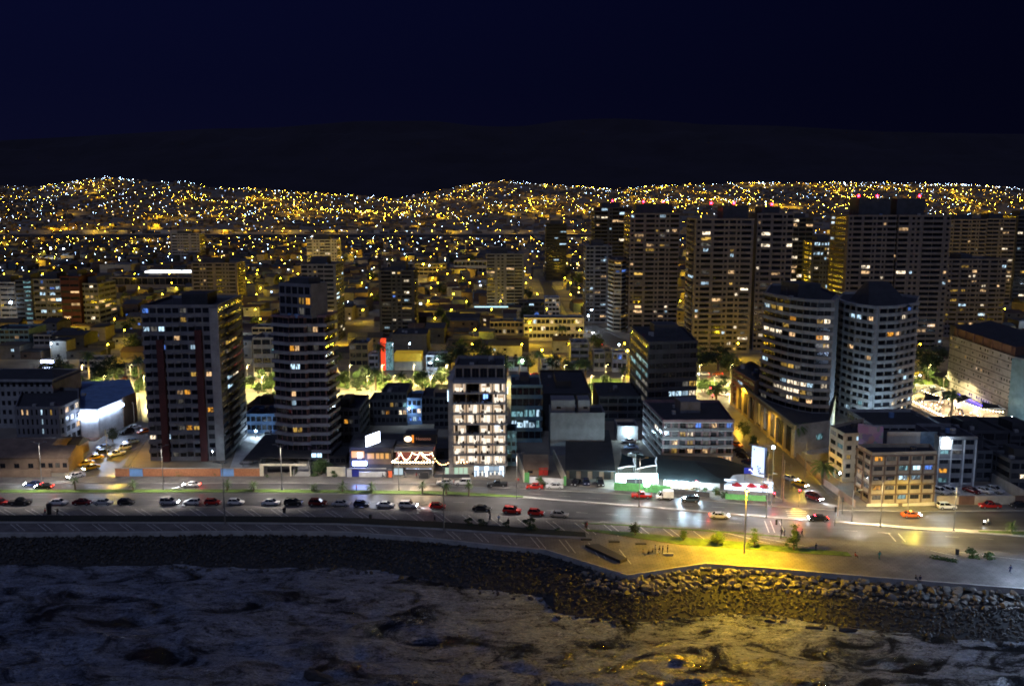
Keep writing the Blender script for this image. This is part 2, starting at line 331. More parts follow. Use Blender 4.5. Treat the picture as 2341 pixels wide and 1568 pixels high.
struct(rib(LS1, [(x, y+3.2) for x, y in LS1], z=0, h=.16, m=KERB, n=30).obj('kerb_separator'))
LI1 = [(1905, 1192), (1986, 1197), (2110, 1206), (2232, 1212), (2341, 1213), (2700, 1216)]
LI2 = [(1905, 1194), (1986, 1201), (2110, 1213), (2232, 1219), (2341, 1227), (2700, 1234)]
struct(rib(LI1, LI2, z=0, h=.16, m=KERB, n=30).obj('traffic_island'))
struct(rib([(2235, 1214), (2341, 1216), (2700, 1218)], [(2235, 1217), (2341, 1224), (2700, 1231)], z=.162, h=.05, m=GRASSM, n=12).obj('grass_verge'))
struct(rib([(1339, 1211), (1435, 1217), (1555, 1229), (1705, 1241), (1804, 1252), (1947, 1264)], [(1339, 1214), (1435, 1228), (1555, 1246), (1705, 1256), (1804, 1264), (1947, 1273)], z=.14, h=.06, m=GRASSM, n=40).obj('lawn_strip'))
struct(rib([(1330, 1196), (1435, 1200), (1690, 1218), (1800, 1228)], [(1330, 1197.5), (1435, 1203), (1690, 1221), (1800, 1230)], z=.14, h=.04, m=GRASSM, n=20).obj('grass_edge'))
# planted trough between the two promenade levels
SOIL = mat('planter soil', (.02, .022, .015), 1, var=.4, sc=2)
q = rib([(-400, 1181), (500, 1184), (784, 1187), (1000, 1197), (1200, 1211), (1340, 1222)], [(-400, 1196), (500, 1198), (784, 1201), (1000, 1212), (1200, 1225), (1340, 1233)], z=.14, h=.45, m=SOIL, side=CONC, n=40)
tag(q.obj('planter'), 'long dark planting trough running between the two promenade levels', 'planter')
# parking bays painted in pairs
q = M()
def stripe(a, b, wd=.16, z=.146):
    d = (b-a).normalized(); n = Vector((-d.y, d.x, 0))*wd/2
    q.face([(p.x, p.y, z) for p in (a-n, b-n, b+n, a+n)], PAINT)
PA = gp([(-400, 1166), (550, 1164), (760, 1168), (1050, 1177), (1255, 1192), (1435, 1203), (1690, 1223)]); PB = gp([(-400, 1181), (500, 1183), (784, 1186), (1000, 1196), (1200, 1210), (1435, 1228), (1690, 1246)])
PC = gp([(-400, 1198), (500, 1199), (784, 1203), (1000, 1214), (1200, 1227), (1340, 1240), (1440, 1262)]); PD = gp([(-400, 1216), (500, 1213), (784, 1214), (1000, 1229), (1200, 1248), (1300, 1262), (1440, 1290)])
for k in range(-3, 26):
    for dx in (0, 15):
        px = 56+k*62.6+dx; X = G(px, 1166).x; X2 = G(px+30, 1184).x
        if px < 1560: stripe(Vector((X, pl(PA, X), 0)), Vector((X2, pl(PB, X2), 0)))
        px = 84+k*62.6+dx*.9; X = G(px, 1200).x; X2 = G(px+20, 1216).x
        if px < 1400: stripe(Vector((X, pl(PC, X), 0)), Vector((X2, pl(PD, X2), 0)))
for a, b in (((1620, 1210), (1745, 1240)), ((1635, 1212), (1760, 1243)), ((1736, 1230), (1850, 1251)), ((2127, 1259), (2187, 1272)), ((2187, 1262), (2341, 1281))): stripe(G(*a), G(*b))
struct(q.obj('parking_marking'))
q = M()
for a, b in (((1748, 1190), (1758, 1217)), ((1761, 1190), (1771, 1217)), ((1782, 1192), (1794, 1218)), ((2032, 1219), (2048, 1237)), ((2054, 1219), (2070, 1238))): stripe(G(*a), G(*b), .2, .008)
for k in range(5):
    stripe(G(1796+k*2, 1168+k*4.6), G(1842+k*3, 1168+k*4.6), .32, .008)  # pale stripes stand for streaked reflections on the junction asphalt
for P0, P1 in (((-40, 1112), (1180, 1122)), ((-40, 1140), (1100, 1148)), ((1250, 1166), (1740, 1199)), ((1930, 1212), (2400, 1240)), ((1210, 1128), (1700, 1163))):
    a, b = G(*P0), G(*P1); n_ = int((b-a).length/7)
    for k in range(n_):
        if R.random() < .85: stripe(a.lerp(b, k/n_), a.lerp(b, (k+.4)/n_), .12, .008)
struct(q.obj('road_marking_and_reflection'))
# ---------------------------------------------------------------- facades
_pane = {}
def pane(m, fancy):
    k = (m.name, fancy)
    if k not in _pane:
        q = M(); q.face([(-.5, -.03, .0), (.5, -.03, .0), (.5, -.03, 1), (-.5, -.03, 1)], m)
        if fancy:
            for a, b_, c, d_ in ((-.5, -.44, 0, 1), (.44, .5, 0, 1), (-.03, .03, .06, .94), (-.44, .44, 0, .06), (-.44, .44, .94, 1)):
                q.face([(a, -.055, c), (b_, -.055, c), (b_, -.055, d_), (a, -.055, d_)], DMET)
        _pane[k] = q.mesh('window')
    return _pane[k]
def clutter(root, P, z, rng, k=0):
    X = [p[0] for p in P]; Y = [p[1] for p in P]; cx, cy = sum(X)/len(X), sum(Y)/len(Y); w_, d_ = (max(X)-min(X))*.3, (max(Y)-min(Y))*.3
    if w_ < 2 or d_ < 2: return
    for i in range(rng.choice((2, 3, 4))):
        x, y = cx+rng.uniform(-w_, w_), cy+rng.uniform(-d_, d_); t = rng.random()
        if t < .35: M().cyl((x, y, z), (x, y, z+rng.uniform(1, 1.6)), .8, .8, wall(rng.choice(('conc', 'dark', 'blue'))), 10).obj('water_tank', root)
        elif t < .75: M().box(x-.6, y-.5, z, x+.6, y+.5, z+rng.uniform(.7, 1.1), wall(rng.choice(('conc', 'grey')))).obj('air_unit', root)
        else: M().cyl((x, y, z), (x, y, z+rng.uniform(3, 5)), .05, .03, METAL, 4).cyl((x-.7, y, z+2.6), (x+.7, y, z+2.6), .03, .03, METAL, 4).cyl((x-.5, y, z+2.1), (x+.5, y, z+2.1), .03, .03, METAL, 4).obj('aerial', root)
def facade(root, P, bays, nf, fh, wm, z0=0.0, sp=.42, po=.18, pw=.35, lp=.08, pal='CWYKD', lit=None, fancy=False, glass=None,
           bandm=None, pier=True, rng=None, cap=96, par=.9, balc=None, balm=None, roofm=None, skip=(), po2=None, wn='wall', rhy=None, balcw=True):
    rng = rng or R; glass = glass or GLS; lit = lit or {}; n = len(P); top = z0+nf*fh
    q = M(); q.prism(P, z0, top, wm, top=roofm or ROOFM)
    c = Vector((sum(p[0] for p in P)/n, sum(p[1] for p in P)/n))
    if par:
        for i in range(n): q.edge(P[i], P[(i+1) % n], -.25, .05 if i not in bays else po, top+.004, top+par, wm, e1=(.05 if i not in bays else po)-.003*i)
    wins = []
    bq = M() if bandm else q; bm = bandm or wm
    for e, nb in bays.items():
        a, b_ = Vector(P[e]), Vector(P[(e+1) % n]); d = b_-a; ln = d.length; d.normalize(); nn = Vector((d.y, -d.x))
        rh = (rhy*(nb//len(rhy)+1))[:nb] if rhy else 'B'*nb
        ws = [{'B': 1.0, 'W': 1.5, 'w': .75, 'd': .32}[c] for c in rh]; sc_ = ln/sum(ws); X = [0.0]
        for w_ in ws: X.append(X[-1]+w_*sc_)
        runs = []; s0 = 0
        for k in range(nb+1):
            if k == nb or rh[k] == 'd':
                if k > s0: runs.append((X[s0], X[k], k == nb))
                s0 = k+1
        for f in range(nf):
            zf = z0+f*fh
            for u0, u1, last in runs:
                c0, c1 = a+d*u0, a+d*u1; ex = po-.003 if last else 0
                bq.edge(c0, c1, 0, po, zf, zf+fh*sp*.5, bm, e1=ex)
                bq.edge(c0, c1, 0.0 if po < .5 else po-.12, po, zf+fh*sp*.5, zf+fh*sp, bm, e1=ex)
        if pier:
            for k in range(nb+1):
                w_ = pw if 0 < k < nb else pw*.7
                if rhy and 0 < k < nb and rh[k] == rh[k-1] == 'W': w_ *= .4
                s0 = min(max(X[k]-w_/2, 0.0), ln-w_)
                q.edge(a+d*s0, a+d*(s0+w_), 0, (po-.03 if po < .5 else .25) if po2 is None else po2, z0, top-.01, wm)
        ang = math.atan2(d.y, d.x)
        for f in range(nf):
            for k in range(nb):
                if (e, k) in skip or (e, f, k) in skip or rh[k] == 'd': continue
                bw = X[k+1]-X[k]; p = a+d*(X[k]+bw/2)+nn*.03
                key = lit.get((e, f, k))
                if key is None: key = rng.choice(pal) if rng.random() < lp else '.'
                m = LITP.get(key, glass)
                if m is glass and rng.random() < .22: m = GLS2
                ww, hh, zz = bw-(pw if pier else .04), fh*(1-sp), z0+f*fh+fh*sp
                if rh[k] == 'w': ww *= .62; hh *= .8; zz += .05
                elif m not in (GLS, GLS2) and not fancy: ww *= rng.choice((.5, .8, 1, 1)); hh *= rng.choice((.7, 1, 1))
                wins.append((m in (GLS, GLS2), rng.random(), m, p, zz, ww, hh, ang))
                if balc and (e, k) in balc and f:
                    s0 = X[k]+.1; s1 = X[k+1]-.1; q.edge(a+d*s0, a+d*s1, po+.002, 1.25, z0+f*fh, z0+f*fh+.16, wm)
                    (q).edge(a+d*s0, a+d*s1, 1.17, 1.252, z0+f*fh+.162, z0+f*fh+1.0, balm or wm)
                elif rh[k] == 'W' and balcw:
                    q.edge(a+d*(X[k]+.1), a+d*(X[k+1]-.1), po+.002, 1.1, z0+f*fh-.003, z0+f*fh+.16, wm)
                    q.edge(a+d*(X[k]+.1), a+d*(X[k+1]-.1), 1.0, 1.102, z0+f*fh+.162, z0+f*fh+.95, wm)
    clutter(root, P, top, rng, .15 if par else 0)
    q.obj(wn, root)
    if bandm: bq.obj('balcony_band', root)
    wins.sort(key=lambda t: (t[0], t[1]))
    for t in wins[:cap]: mk('window', pane(t[2], fancy), root, (t[3].x, t[3].y, t[4]), t[7], (t[5], 1, t[6]))
    if len(wins) > cap:
        s = M()
        for _, _, m, p, z, w_, h, an in wins[cap:]:
            d = Vector((math.cos(an), math.sin(an)))*w_/2; nn = Vector((math.sin(an), -math.cos(an)))*.03
            A = p-d+nn; B = p+d+nn; s.face([(A.x, A.y, z), (B.x, B.y, z), (B.x, B.y, z+h), (A.x, A.y, z+h)], m)
        o = s.obj('window', root); o['kind'] = 'stuff'
    return top
def roofbox(root, x0, y0, x1, y1, z, h, m, name='stair_house'):
    return M().box(x0, y0, z, x1, y1, z+h, m).obj(name, root)
def local(pts):
    p0 = pts[0]; d = (pts[1]-p0); rz = math.atan2(d.y, d.x); c, s = math.cos(-rz), math.sin(-rz)
    return p0, rz, [((p-p0).x*c-(p-p0).y*s, (p-p0).x*s+(p-p0).y*c) for p in pts]
def bld(name, label, cat, px, yt, depth=None, group=None):
    """px: picture points of the base line, left to right (front). depth: extrude straight back. returns root, footprint, height"""
    pts = [G(*p) for p in px]
    h = HT(pts[0], yt)-.8
    if depth is not None:
        d = (pts[-1]-pts[0]).normalized(); nb = Vector((-d.y, d.x, 0))*depth
        pts = pts+[pts[-1]+nb, pts[0]+nb]
    p0, rz, P = local(pts)
    BF.append((sum(p.x for p in pts)/len(pts), sum(p.y for p in pts)/len(pts), 4+max((p-q_).length for p in pts for q_ in pts)/2))
    return thing(name, label, cat, p0, rz, group), P, h
BF = []
def box(name, label, cat, xl, xr, yb, yt, dep, nf, nb, ns, wm, yb2=None, group=None, top=True, **k):
    root, P, h = bld(name, label, cat, [(xl, yb), (xr, yb2 or yb)], yt, dep, group)
    bays = {0: nb} if nb else {}
    if ns: bays[1 if (xl+xr)/2 < CX else 3] = ns
    z = facade(root, P, bays, nf, h/nf, wm, **k)
    w_ = P[1][0]
    if top and w_ > 9: roofbox(root, w_*.3, dep*.3, w_*.62, dep*.7, z, 2.6, k.get('roofm') or ROOFM)
    return root, w_, z
# --- the two towers on the left of the avenue
AT = 'apartment building'
L = {}
nfl = 17
def lf(e, items):                    # picture row counted from the top -> floor number
    return {(e, nfl-1-r, c): k for r, c, k in items}
root, P, h = bld('apartment_tower', 'tall apartment tower with pale spandrels and two dark maroon strips behind the brick wall', AT, [(345, 1053), (513, 1051)], 698, 27)
L = lf(0, [(0, 0, 'B'), (0, 5, 'D'), (1, 5, 'Y'), (2, 0, 'K'), (2, 1, 'D'), (2, 2, 'K'), (3, 4, 'W'), (4, 2, 'B'), (4, 6, 'K'), (7, 6, 'Y'), (7, 8, 'W'), (9, 4, 'W'), (9, 5, 'O'), (10, 4, 'D'), (11, 8, 'O'), (13, 4, 'D'), (13, 5, 'O'), (13, 6, 'Y'), (14, 0, 'C'), (14, 2, 'K'), (16, 3, 'D')])
L.update(lf(1, [(4, 1, 'Y'), (4, 2, 'Y'), (8, 1, 'K'), (8, 2, 'C'), (9, 1, 'K'), (5, 1, 'D')]))
facade(root, P, {0: 10, 1: 4}, nfl, h/nfl, wall('grey'), sp=.45, po=.25, pw=.35, lp=0, lit=L, fancy=True, balc={(0, 0), (0, 3), (0, 4), (0, 6), (1, 1), (1, 2)}, skip=[(0, 9)])
W_ = P[1][0]; q = M()
for u in (.185, .70): q.box(W_*u, -1.32, 0, W_*u+1.9, -1.26 if u < .5 else -1.27, h*(.80 if u < .5 else .86), wall('maroon'))
for u in (.185, .70): q.box(W_*u, -1.26, 0, W_*u+.3, -.02, h*(.80 if u < .5 else .86), wall('maroon')).box(W_*u+1.6, -1.26, 0, W_*u+1.9, -.02, h*(.80 if u < .5 else .86), wall('maroon'))
q.obj('maroon_pier', root)
M().box(W_*.9, -.55, 0, W_+.3, -.28, h-.1, wall('pale')).obj('end_pier', root)
roofbox(root, W_*.45, 6, W_*.80, 16, h, 3.4, ROOFM)
root, P, h = bld('apartment_tower', 'slender apartment tower with rounded pale balcony fronts beside the carport', AT, [(637, 1050), (672, 1056), (706, 1056), (712, 1054), (750, 1054)], 735, 9)
h = HT(G(672, 1056), 726); nf = 16; nfl = 16
LT = {(0, 12-1, 0): 'D', (1, 10, 0): 'K', (1, 10, 1): 'K', (1, 7, 0): 'W', (1, 6, 0): 'K', (3, 14, 1): 'W', (3, 14, 0): 'D', (1, 12, 0): 'O', (1, 12, 1): 'W', (3, 12, 1): 'D', (1, 3, 0): 'Y', (1, 3, 1): 'Y', (0, 3, 1): 'D'}
facade(root, P, {0: 3, 1: 3, 3: 3, 4: 2}, nf, h/nf, wall('mauve'), sp=.36, po=1.0, pw=.15, lp=0, lit=LT, fancy=True, bandm=wall('pale'), par=.6)
x1 = P[4][0]
facade(root, [(1.5, 1.5), (x1-1, 1.5), (x1-1, 8.5), (1.5, 8.5)], {0: 5}, 3, 2.9, wall('grey'), z0=h+.01, sp=.3, po=.3, lp=0, lit={(0, 1, 3): 'Y', (0, 1, 4): 'O', (0, 0, 3): 'D'}, fancy=True, wn='crown_wall')
roofbox(root, 4, 3, 11, 8, h+8.7, 2.4, wall('dark'))
# --- hotel
root, P, h = bld('hotel', 'eight storey hotel with every room lit cream behind thin balcony slabs', 'hotel', [(1037, 1090), (1156, 1090)], 867, 20)
W_ = P[1][0]; g0 = 3.4+.2; fh = (h-g0)/8; q = M()
q.box(0, 3.2, 0, W_, 20, h, wall('conc')); q.box(-1.3, .2, 0, -.01, 19.9, h+.5, wall('conc')).box(W_+.01, .8, g0, W_+.25, 19, h, wall('dark'))
for k in range(9): q.box(-.01, -.9, g0+k*fh-.28, W_+.5, 3.195, g0+k*fh, wall('conc'))
for k in range(5):
    if k: q.box(k*W_/4-.14, .4, g0, k*W_/4+.14, 3.19, h-.3, wall('pale'))
q.obj('wall', root)
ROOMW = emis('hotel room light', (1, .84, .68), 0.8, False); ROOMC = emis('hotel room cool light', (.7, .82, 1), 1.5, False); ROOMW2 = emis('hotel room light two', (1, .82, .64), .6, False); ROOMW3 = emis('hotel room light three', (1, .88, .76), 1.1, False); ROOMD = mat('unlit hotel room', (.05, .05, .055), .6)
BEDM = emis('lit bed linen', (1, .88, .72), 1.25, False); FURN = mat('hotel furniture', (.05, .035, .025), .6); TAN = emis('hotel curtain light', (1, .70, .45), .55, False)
pat = ['CCCC', 'CCCC', 'CCCC', 'CDCK', 'CCCC', 'CCCC', 'DDBC', 'CDCC']
for f in range(8):
    for k in range(4):
        t = pat[f][k]; z = g0+f*fh+.01; x = k*W_/4+.15; w_ = W_/4-.30; q = M(); bm = {'C': R.choice((ROOMW, ROOMW2, ROOMW3)), 'K': ROOMC, 'D': ROOMD, 'B': ROOMD}[t]
        q.face([(x, 3.15, z), (x+w_, 3.15, z), (x+w_, 3.15, z+fh-.3), (x, 3.15, z+fh-.3)], bm)
        s = R.random() < .5; lit = t in 'CK'; bw_ = R.uniform(1.4, 2.1); bx = x+(R.uniform(.1, .5) if s else w_-bw_-R.uniform(.1, .5))
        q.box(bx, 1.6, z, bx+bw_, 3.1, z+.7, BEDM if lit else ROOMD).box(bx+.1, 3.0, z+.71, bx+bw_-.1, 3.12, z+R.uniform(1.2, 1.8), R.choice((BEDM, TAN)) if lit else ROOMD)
        dx = x+(w_-R.uniform(1.1, 1.6) if s else R.uniform(.1, .4)); q.box(dx, 3.0, z+R.choice((0, .3, .9)), dx+R.uniform(.5, 1.0), 3.11, z+fh-R.uniform(.4, .9), FURN)
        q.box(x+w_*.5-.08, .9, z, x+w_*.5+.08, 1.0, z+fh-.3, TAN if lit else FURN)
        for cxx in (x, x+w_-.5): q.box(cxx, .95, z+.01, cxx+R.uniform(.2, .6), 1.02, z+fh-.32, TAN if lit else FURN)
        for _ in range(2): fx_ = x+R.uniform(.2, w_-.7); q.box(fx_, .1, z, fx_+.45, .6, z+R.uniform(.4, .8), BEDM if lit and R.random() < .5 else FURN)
        if t == 'B': q.box(x+.9, 2.6, z+.5, x+2.1, 2.7, z+1.9, emis('blue tv light', (.2, .4, 1), 3, False))
        q.obj('room', root)
facade(root, [(.4, 3.4), (W_-.4, 3.4), (W_-.4, 19), (.4, 19)], {0: 6}, 1, 3.2, wall('grey'), z0=h+.01, sp=.2, po=.15, lp=0, fancy=True, wn='penthouse_wall')
LB_ = emis('bright lobby glass', (.66, .82, 1), 2.2); q = M(); [q.box(W_*(.40+.095*k), .3, .02, W_*(.40+.095*k)+W_*.088, .5, 2.9, LB_ if k in (0, 2, 5) else emis('dim lobby glass', (.45, .62, .8), .7)) for k in range(6)]; q.box(W_*.40, .2, 1.6, W_*.97, .29, 1.72, DMET); q.obj('lobby_window', root)
q = M(); [q.box(W_*(.42+.04*k), -.1, .02, W_*(.42+.04*k)+.35, .2, 1.2+.4*(k % 3 == 0), BEDM if k % 2 else FURN) for k in range(13)]; q.obj('lobby_furniture', root)
M().box(-.2, -.6, 3.05, W_*.35, .4, 3.3, CONC).obj('canopy', root)
q = M().box(W_*.66, -1.2, 0, W_*.95, -.9, .9, wall('pale')).box(W_*.42, -.8, 0, W_*.6, -.6, .5, wall('pale')); q.obj('entrance_wall', root)
M().box(-1.42, .0, h*.80, -1.31, .5, h*.91, emis('hotel side sign', (.55, .75, 1), 5)).obj('sign_panel', root)
M().box(W_+.5, -.9, h-3, W_+.6, -.5, h-1.2, emis('hotel side sign', (.55, .75, 1), 5)).obj('sign_panel', root)
# terrace left of the hotel
root, P, h = bld('terrace', 'glass fronted low terrace with bulbs beside the hotel', 'terrace', [(992, 1092), (1074, 1092)], 1068, 6)
w_ = P[1][0]; q = M().box(0, 0, 0, w_, .3, 1.0, wall('dark')).box(0, .3, 0, w_, 6, .2, CONC); q.obj('wall', root)
for k in range(5): M().box(w_*(.3+k*.13), 2.0, .3, w_*(.3+k*.13)+w_*.11, 2.06, 2.3, emis('greenish terrace glass', (.55, .8, .62), .8, False)).obj('window', root)
def bulbs(name, label, pts, r, m, n, sag, cat='string lights', cable=True, cap=60):
    root = thing(name, label, cat, pts[0]); o = Vector(pts[0]); q = M(); P = []
    for a, b_ in zip(pts, pts[1:]):
        a = Vector(a)-o; b_ = Vector(b_)-o
        for i in range(n+1):
            t = i/n; P.append(a.lerp(b_, t)-Vector((0, 0, sag*4*t*(1-t))))
    for a, b_ in zip(P, P[1:]):
        if (b_-a).length > .05: q.cyl(a, b_, .03, .03, DMET, 3, False)
    q.obj('cable', root)
    me = M().ball((0, 0, 0), r, m, 6, 4).mesh('bulb')
    for p in P[:cap]: mk('bulb', me, root, p)
    if r > .1 or n > 8: [lamp(root, P[int(len(P)*u)]+Vector((0, -.3, -.3)), (1, .68, .38), 260 if r > .15 else 160, .3) for u in (.15, .5, .85)]
WB = emis('warm bulb glow', (1, .56, .22), 24, False); WB2 = emis('creamy bulb glow', (1, .74, .42), 22, False)
a = G(991, 1092); b_ = G(1076, 1092)
bulbs('string_lights', 'zigzag of small orange bulbs over the terrace by the hotel', [a+Vector((0, 0, 6.2)), a+Vector((2.2, 1, 3.4)), a+Vector((5, 3, 4.4)), b_+Vector((-1, 1, 4.2)), b_+Vector((-2, 4, 3.4))], .11, WB, 5, .5)
# --- neighbours of the hotel
TL = wall('teal')
L = {(0, 2, 0): 'T', (0, 2, 1): 'T', (0, 2, 2): 'T', (0, 2, 3): 'T', (0, 2, 4): 'K', (0, 1, 0): 'K', (0, 1, 1): 'K', (0, 1, 2): 'K', (0, 1, 3): 'K', (0, 1, 4): 'T'}
box('office_building', 'dark teal block with two rows of lit glass right of the hotel', 'building', 1168, 1236, 1010, 880, 17, 5, 5, 0, TL, lp=0, lit=L, sp=.35, pw=.1, po=.5, bandm=TL)
box('stair_annex', 'narrow glassy stair annex at the right foot of the hotel', 'annex', 1158, 1180, 1064, 985, 8, 4, 2, 0, TL, lp=.25, pal='T', sp=.5, top=False)
box('theatre_hall', 'big windowless black hall with flat roof between teal block and office tower', 'hall', 1241, 1352, 985, 900, 42, 2, 0, 0, wall('black'))
r_, w_, z = box('theatre_front_block', 'grey blank block stepping down in front of the black hall', 'building', 1258, 1381, 1040, 944, 11, 3, 0, 0, wall('grey'), top=False)
for a_, b2 in ((.02, .46), (.52, .74)):
    q = M().box(w_*a_, 3, z, w_*b2, 10, z+4, wall('grey')); q.obj('upper_block', r_); M().box(w_*(a_+.1), 2.96, z+1.4, w_*(a_+.18), 2.99, z+2.1, GLS).obj('window', r_)
root, P, h = bld('warehouse', 'wide dark warehouse roof behind the parked cars right of the walled yard', 'warehouse', [(1296, 1096), (1402, 1098)], 1066, 44)
w_ = P[1][0]; q = M().box(0, 1, 0, w_, 43, h-.1, wall('brown')); q.obj('wall', root)
q = M().geo([(-.5, -.5, h), (w_+.5, -.5, h), (w_+.5, 22, h+1.6), (-.5, 22, h+1.6), (w_+.5, 44, h), (-.5, 44, h), (-.5, -.5, h-.3), (w_+.5, -.5, h-.3)], [(0, 1, 2, 3), (3, 2, 4, 5), (6, 7, 1, 0)], ROOFM); q.obj('roof', root)
for k in range(4): M().box(w_*(.05+k*.25), .9, 0, w_*(.2+k*.25), .99, 2.6, wall('black')).obj('gate', root)
# walled yard with gabled house
root = thing('yard_wall', 'pale side and front walls of the yard round the gabled house', 'wall', G(1199, 1102))
o = G(1199, 1102)
def wallrun(root, pts, h, m, name='wall', th=.3, hs=None):
    for i, (a, b_) in enumerate(zip(pts, pts[1:])):
        q = M().edge((a-o).xy, (b_-o).xy, 0, th, 0, h if not hs else hs[i], m); q.obj(name, root)
wallrun(root, [G(1185, 1060), G(1199, 1102)], 3.2, wall('cream')); wallrun(root, [G(1211, 1104), G(1290, 1110)], 1.9, wall('white')); wallrun(root, [G(1291, 1110), G(1264, 1050)], 3.0, wall('cream'))
M().box(0, -.1, 0, 1.3, .4, 2.6, wall('green')).obj('gate_post', root); e_ = G(1290, 1110)-o; M().box(e_.x-.2, e_.y-.35, 0, e_.x+.5, e_.y+.02, 2.6, wall('green')).obj('gate_post', root)
def gable(name, label, xl, xr, yb, yt, dep, wm, rm, rise=1.8, nw=2, lit='', cat='house', doors=0, yb2=None, group=None, hip=False):
    root, P, h = bld(name, label, cat, [(xl, yb), (xr, yb2 or yb)], yt, dep, group); w_ = P[1][0]
    M().box(0, 0, 0, w_, dep, h, wm).obj('wall', root)
    o_ = .4; y2 = dep/2; q = M()
    if hip: q.geo([(-o_, -o_, h), (w_+o_, -o_, h), (w_+o_, dep+o_, h), (-o_, dep+o_, h), (w_*.3, y2, h+rise), (w_*.7, y2, h+rise)], [(0, 1, 5, 4), (1, 2, 5), (2, 3, 4, 5), (3, 0, 4), (3, 2, 1, 0)], rm)
    else: q.geo([(-o_, -o_, h), (w_+o_, -o_, h), (w_+o_, dep+o_, h), (-o_, dep+o_, h), (-o_, y2, h+rise), (w_+o_, y2, h+rise)], [(0, 1, 5, 4), (2, 3, 4, 5), (1, 2, 5), (3, 0, 4), (3, 2, 1, 0)], rm)
    q.obj('roof', root)
    for k in range(nw):
        x = w_*(k+.5)/nw; key = lit[k] if k < len(lit) else '.'
        mk('window', pane(LITP.get(key, GLS), True), root, (x, 0, h*.35 if h < 5 else h*.55), 0, (min(1.4, w_/nw*.6), 1, min(1.3, h*.4)))
    for k in range(doors): M().box(w_*(.62+.2*k), -.06, 0, w_*(.62+.2*k)+1.2, -.01, 2.1, wall('red')).obj('door', root)
    return root, w_, h
gable('house', 'brown roofed house with red doors inside the walled yard', 1199, 1252, 1086, 1066, 13, wall('brown'), wall('brown'), 2.4, 2, doors=2)
# office tower right of centre
root, P, h = bld('office_tower', 'dark office tower with slanting glass bands on its side, flat roof, by the park', 'office tower', [(1436, 905), (1479, 985), (1585, 985)], 778, None)
pts = [G(1440, 925), G(1479, 982), G(1587, 976), G(1556, 925)]; h = HT(G(1479, 982), 788); root.location = pts[0]
p0, rz, P = local(pts); root.rotation_euler = (0, 0, rz)
L = {(0, 6, 1): 'T', (0, 6, 2): 'T', (0, 5, 0): 'T', (0, 5, 1): 'T', (0, 5, 2): 'T', (0, 4, 1): 'T', (0, 4, 2): 'D', (0, 3, 1): 'D', (0, 3, 2): 'D', (0, 2, 2): 'D', (1, 4, 6): 'Y', (1, 3, 3): 'K', (1, 3, 4): 'K', (1, 3, 5): 'K', (1, 3, 6): 'C', (1, 2, 5): 'K', (1, 2, 6): 'C', (1, 2, 4): 'D', (1, 1, 5): 'O', (1, 1, 6): 'O', (1, 4, 5): 'D'}
facade(root, P, {0: 3, 1: 7}, 9, h/9, wall('dark'), sp=.45, po=.3, pw=.12, lp=0, lit=L, fancy=True)
roofbox(root, P[1][0]*.1, -0, P[1][0]*.1, 0, h, 3, wall('dark')) if 0 else None
cx_ = sum(p[0] for p in P)/4; cy_ = sum(p[1] for p in P)/4; roofbox(root, cx_-7, cy_-4, cx_+2, cy_+4, h, 4.2, wall('dark'))
box('low_office', 'low flat dark blue block in front of the office tower', 'building', 1368, 1478, 962, 906, 24, 3, 5, 0, wall('dark'), lp=0, top=False)
box('garage', 'small pale garage with one glaring blue white lamp on its wall', 'garage', 1411, 1458, 1006, 974, 9, 1, 0, 0, wall('pale'), top=False)
# five storey brick and white apartment block
pts = [G(1470, 1010), G(1514, 1062), G(1673, 1062), G(1655, 1010)]
root, P, h = bld('apartment_block', 'five storey block with mauve brick panels and white floor bands behind the green fence', AT, [(1470, 1008), (1514, 1062), (1673, 1062), (1640, 1008)], 930, None)
h = HT(G(1514, 1062), 966)
L = {(1, 4, 4): 'B', (1, 4, 3): 'D', (1, 4, 6): 'W', (1, 4, 5): 'D', (1, 3, 2): 'Y', (1, 3, 3): 'C', (1, 3, 5): 'D', (1, 2, 1): 'W', (1, 2, 3): 'Y', (1, 2, 5): 'D', (1, 1, 1): 'Y', (1, 1, 3): 'W', (1, 1, 5): 'W', (1, 1, 6): 'D', (1, 0, 4): 'W', (1, 0, 5): 'W', (1, 0, 7): 'O', (1, 0, 8): 'W', (0, 3, 3): 'C', (1, 4, 8): 'B'}
facade(root, P, {0: 5, 1: 9}, 5, h/5, wall('mauve'), sp=.38, po=.22, pw=.5, lp=0, lit=L, fancy=True, bandm=wall('grey'), balc={(1, 2), (1, 3), (1, 4), (1, 5), (1, 6)}, balm=wall('grey'), po2=.2)
q = M()
for f in range(6): q.edge(P[1], P[2], .23, .34, f*h/5-.02, f*h/5+.16, wall('white')); q.edge(P[0], P[1], .23, .34, f*h/5-.02, f*h/5+.16, wall('white'))
q.obj('floor_band', root)
c = [sum(p[i] for p in P)/4 for i in (0, 1)]; roofbox(root, c[0]-6, c[1]-3, c[0]+1, c[1]+3, h, 3.4, wall('grey'))
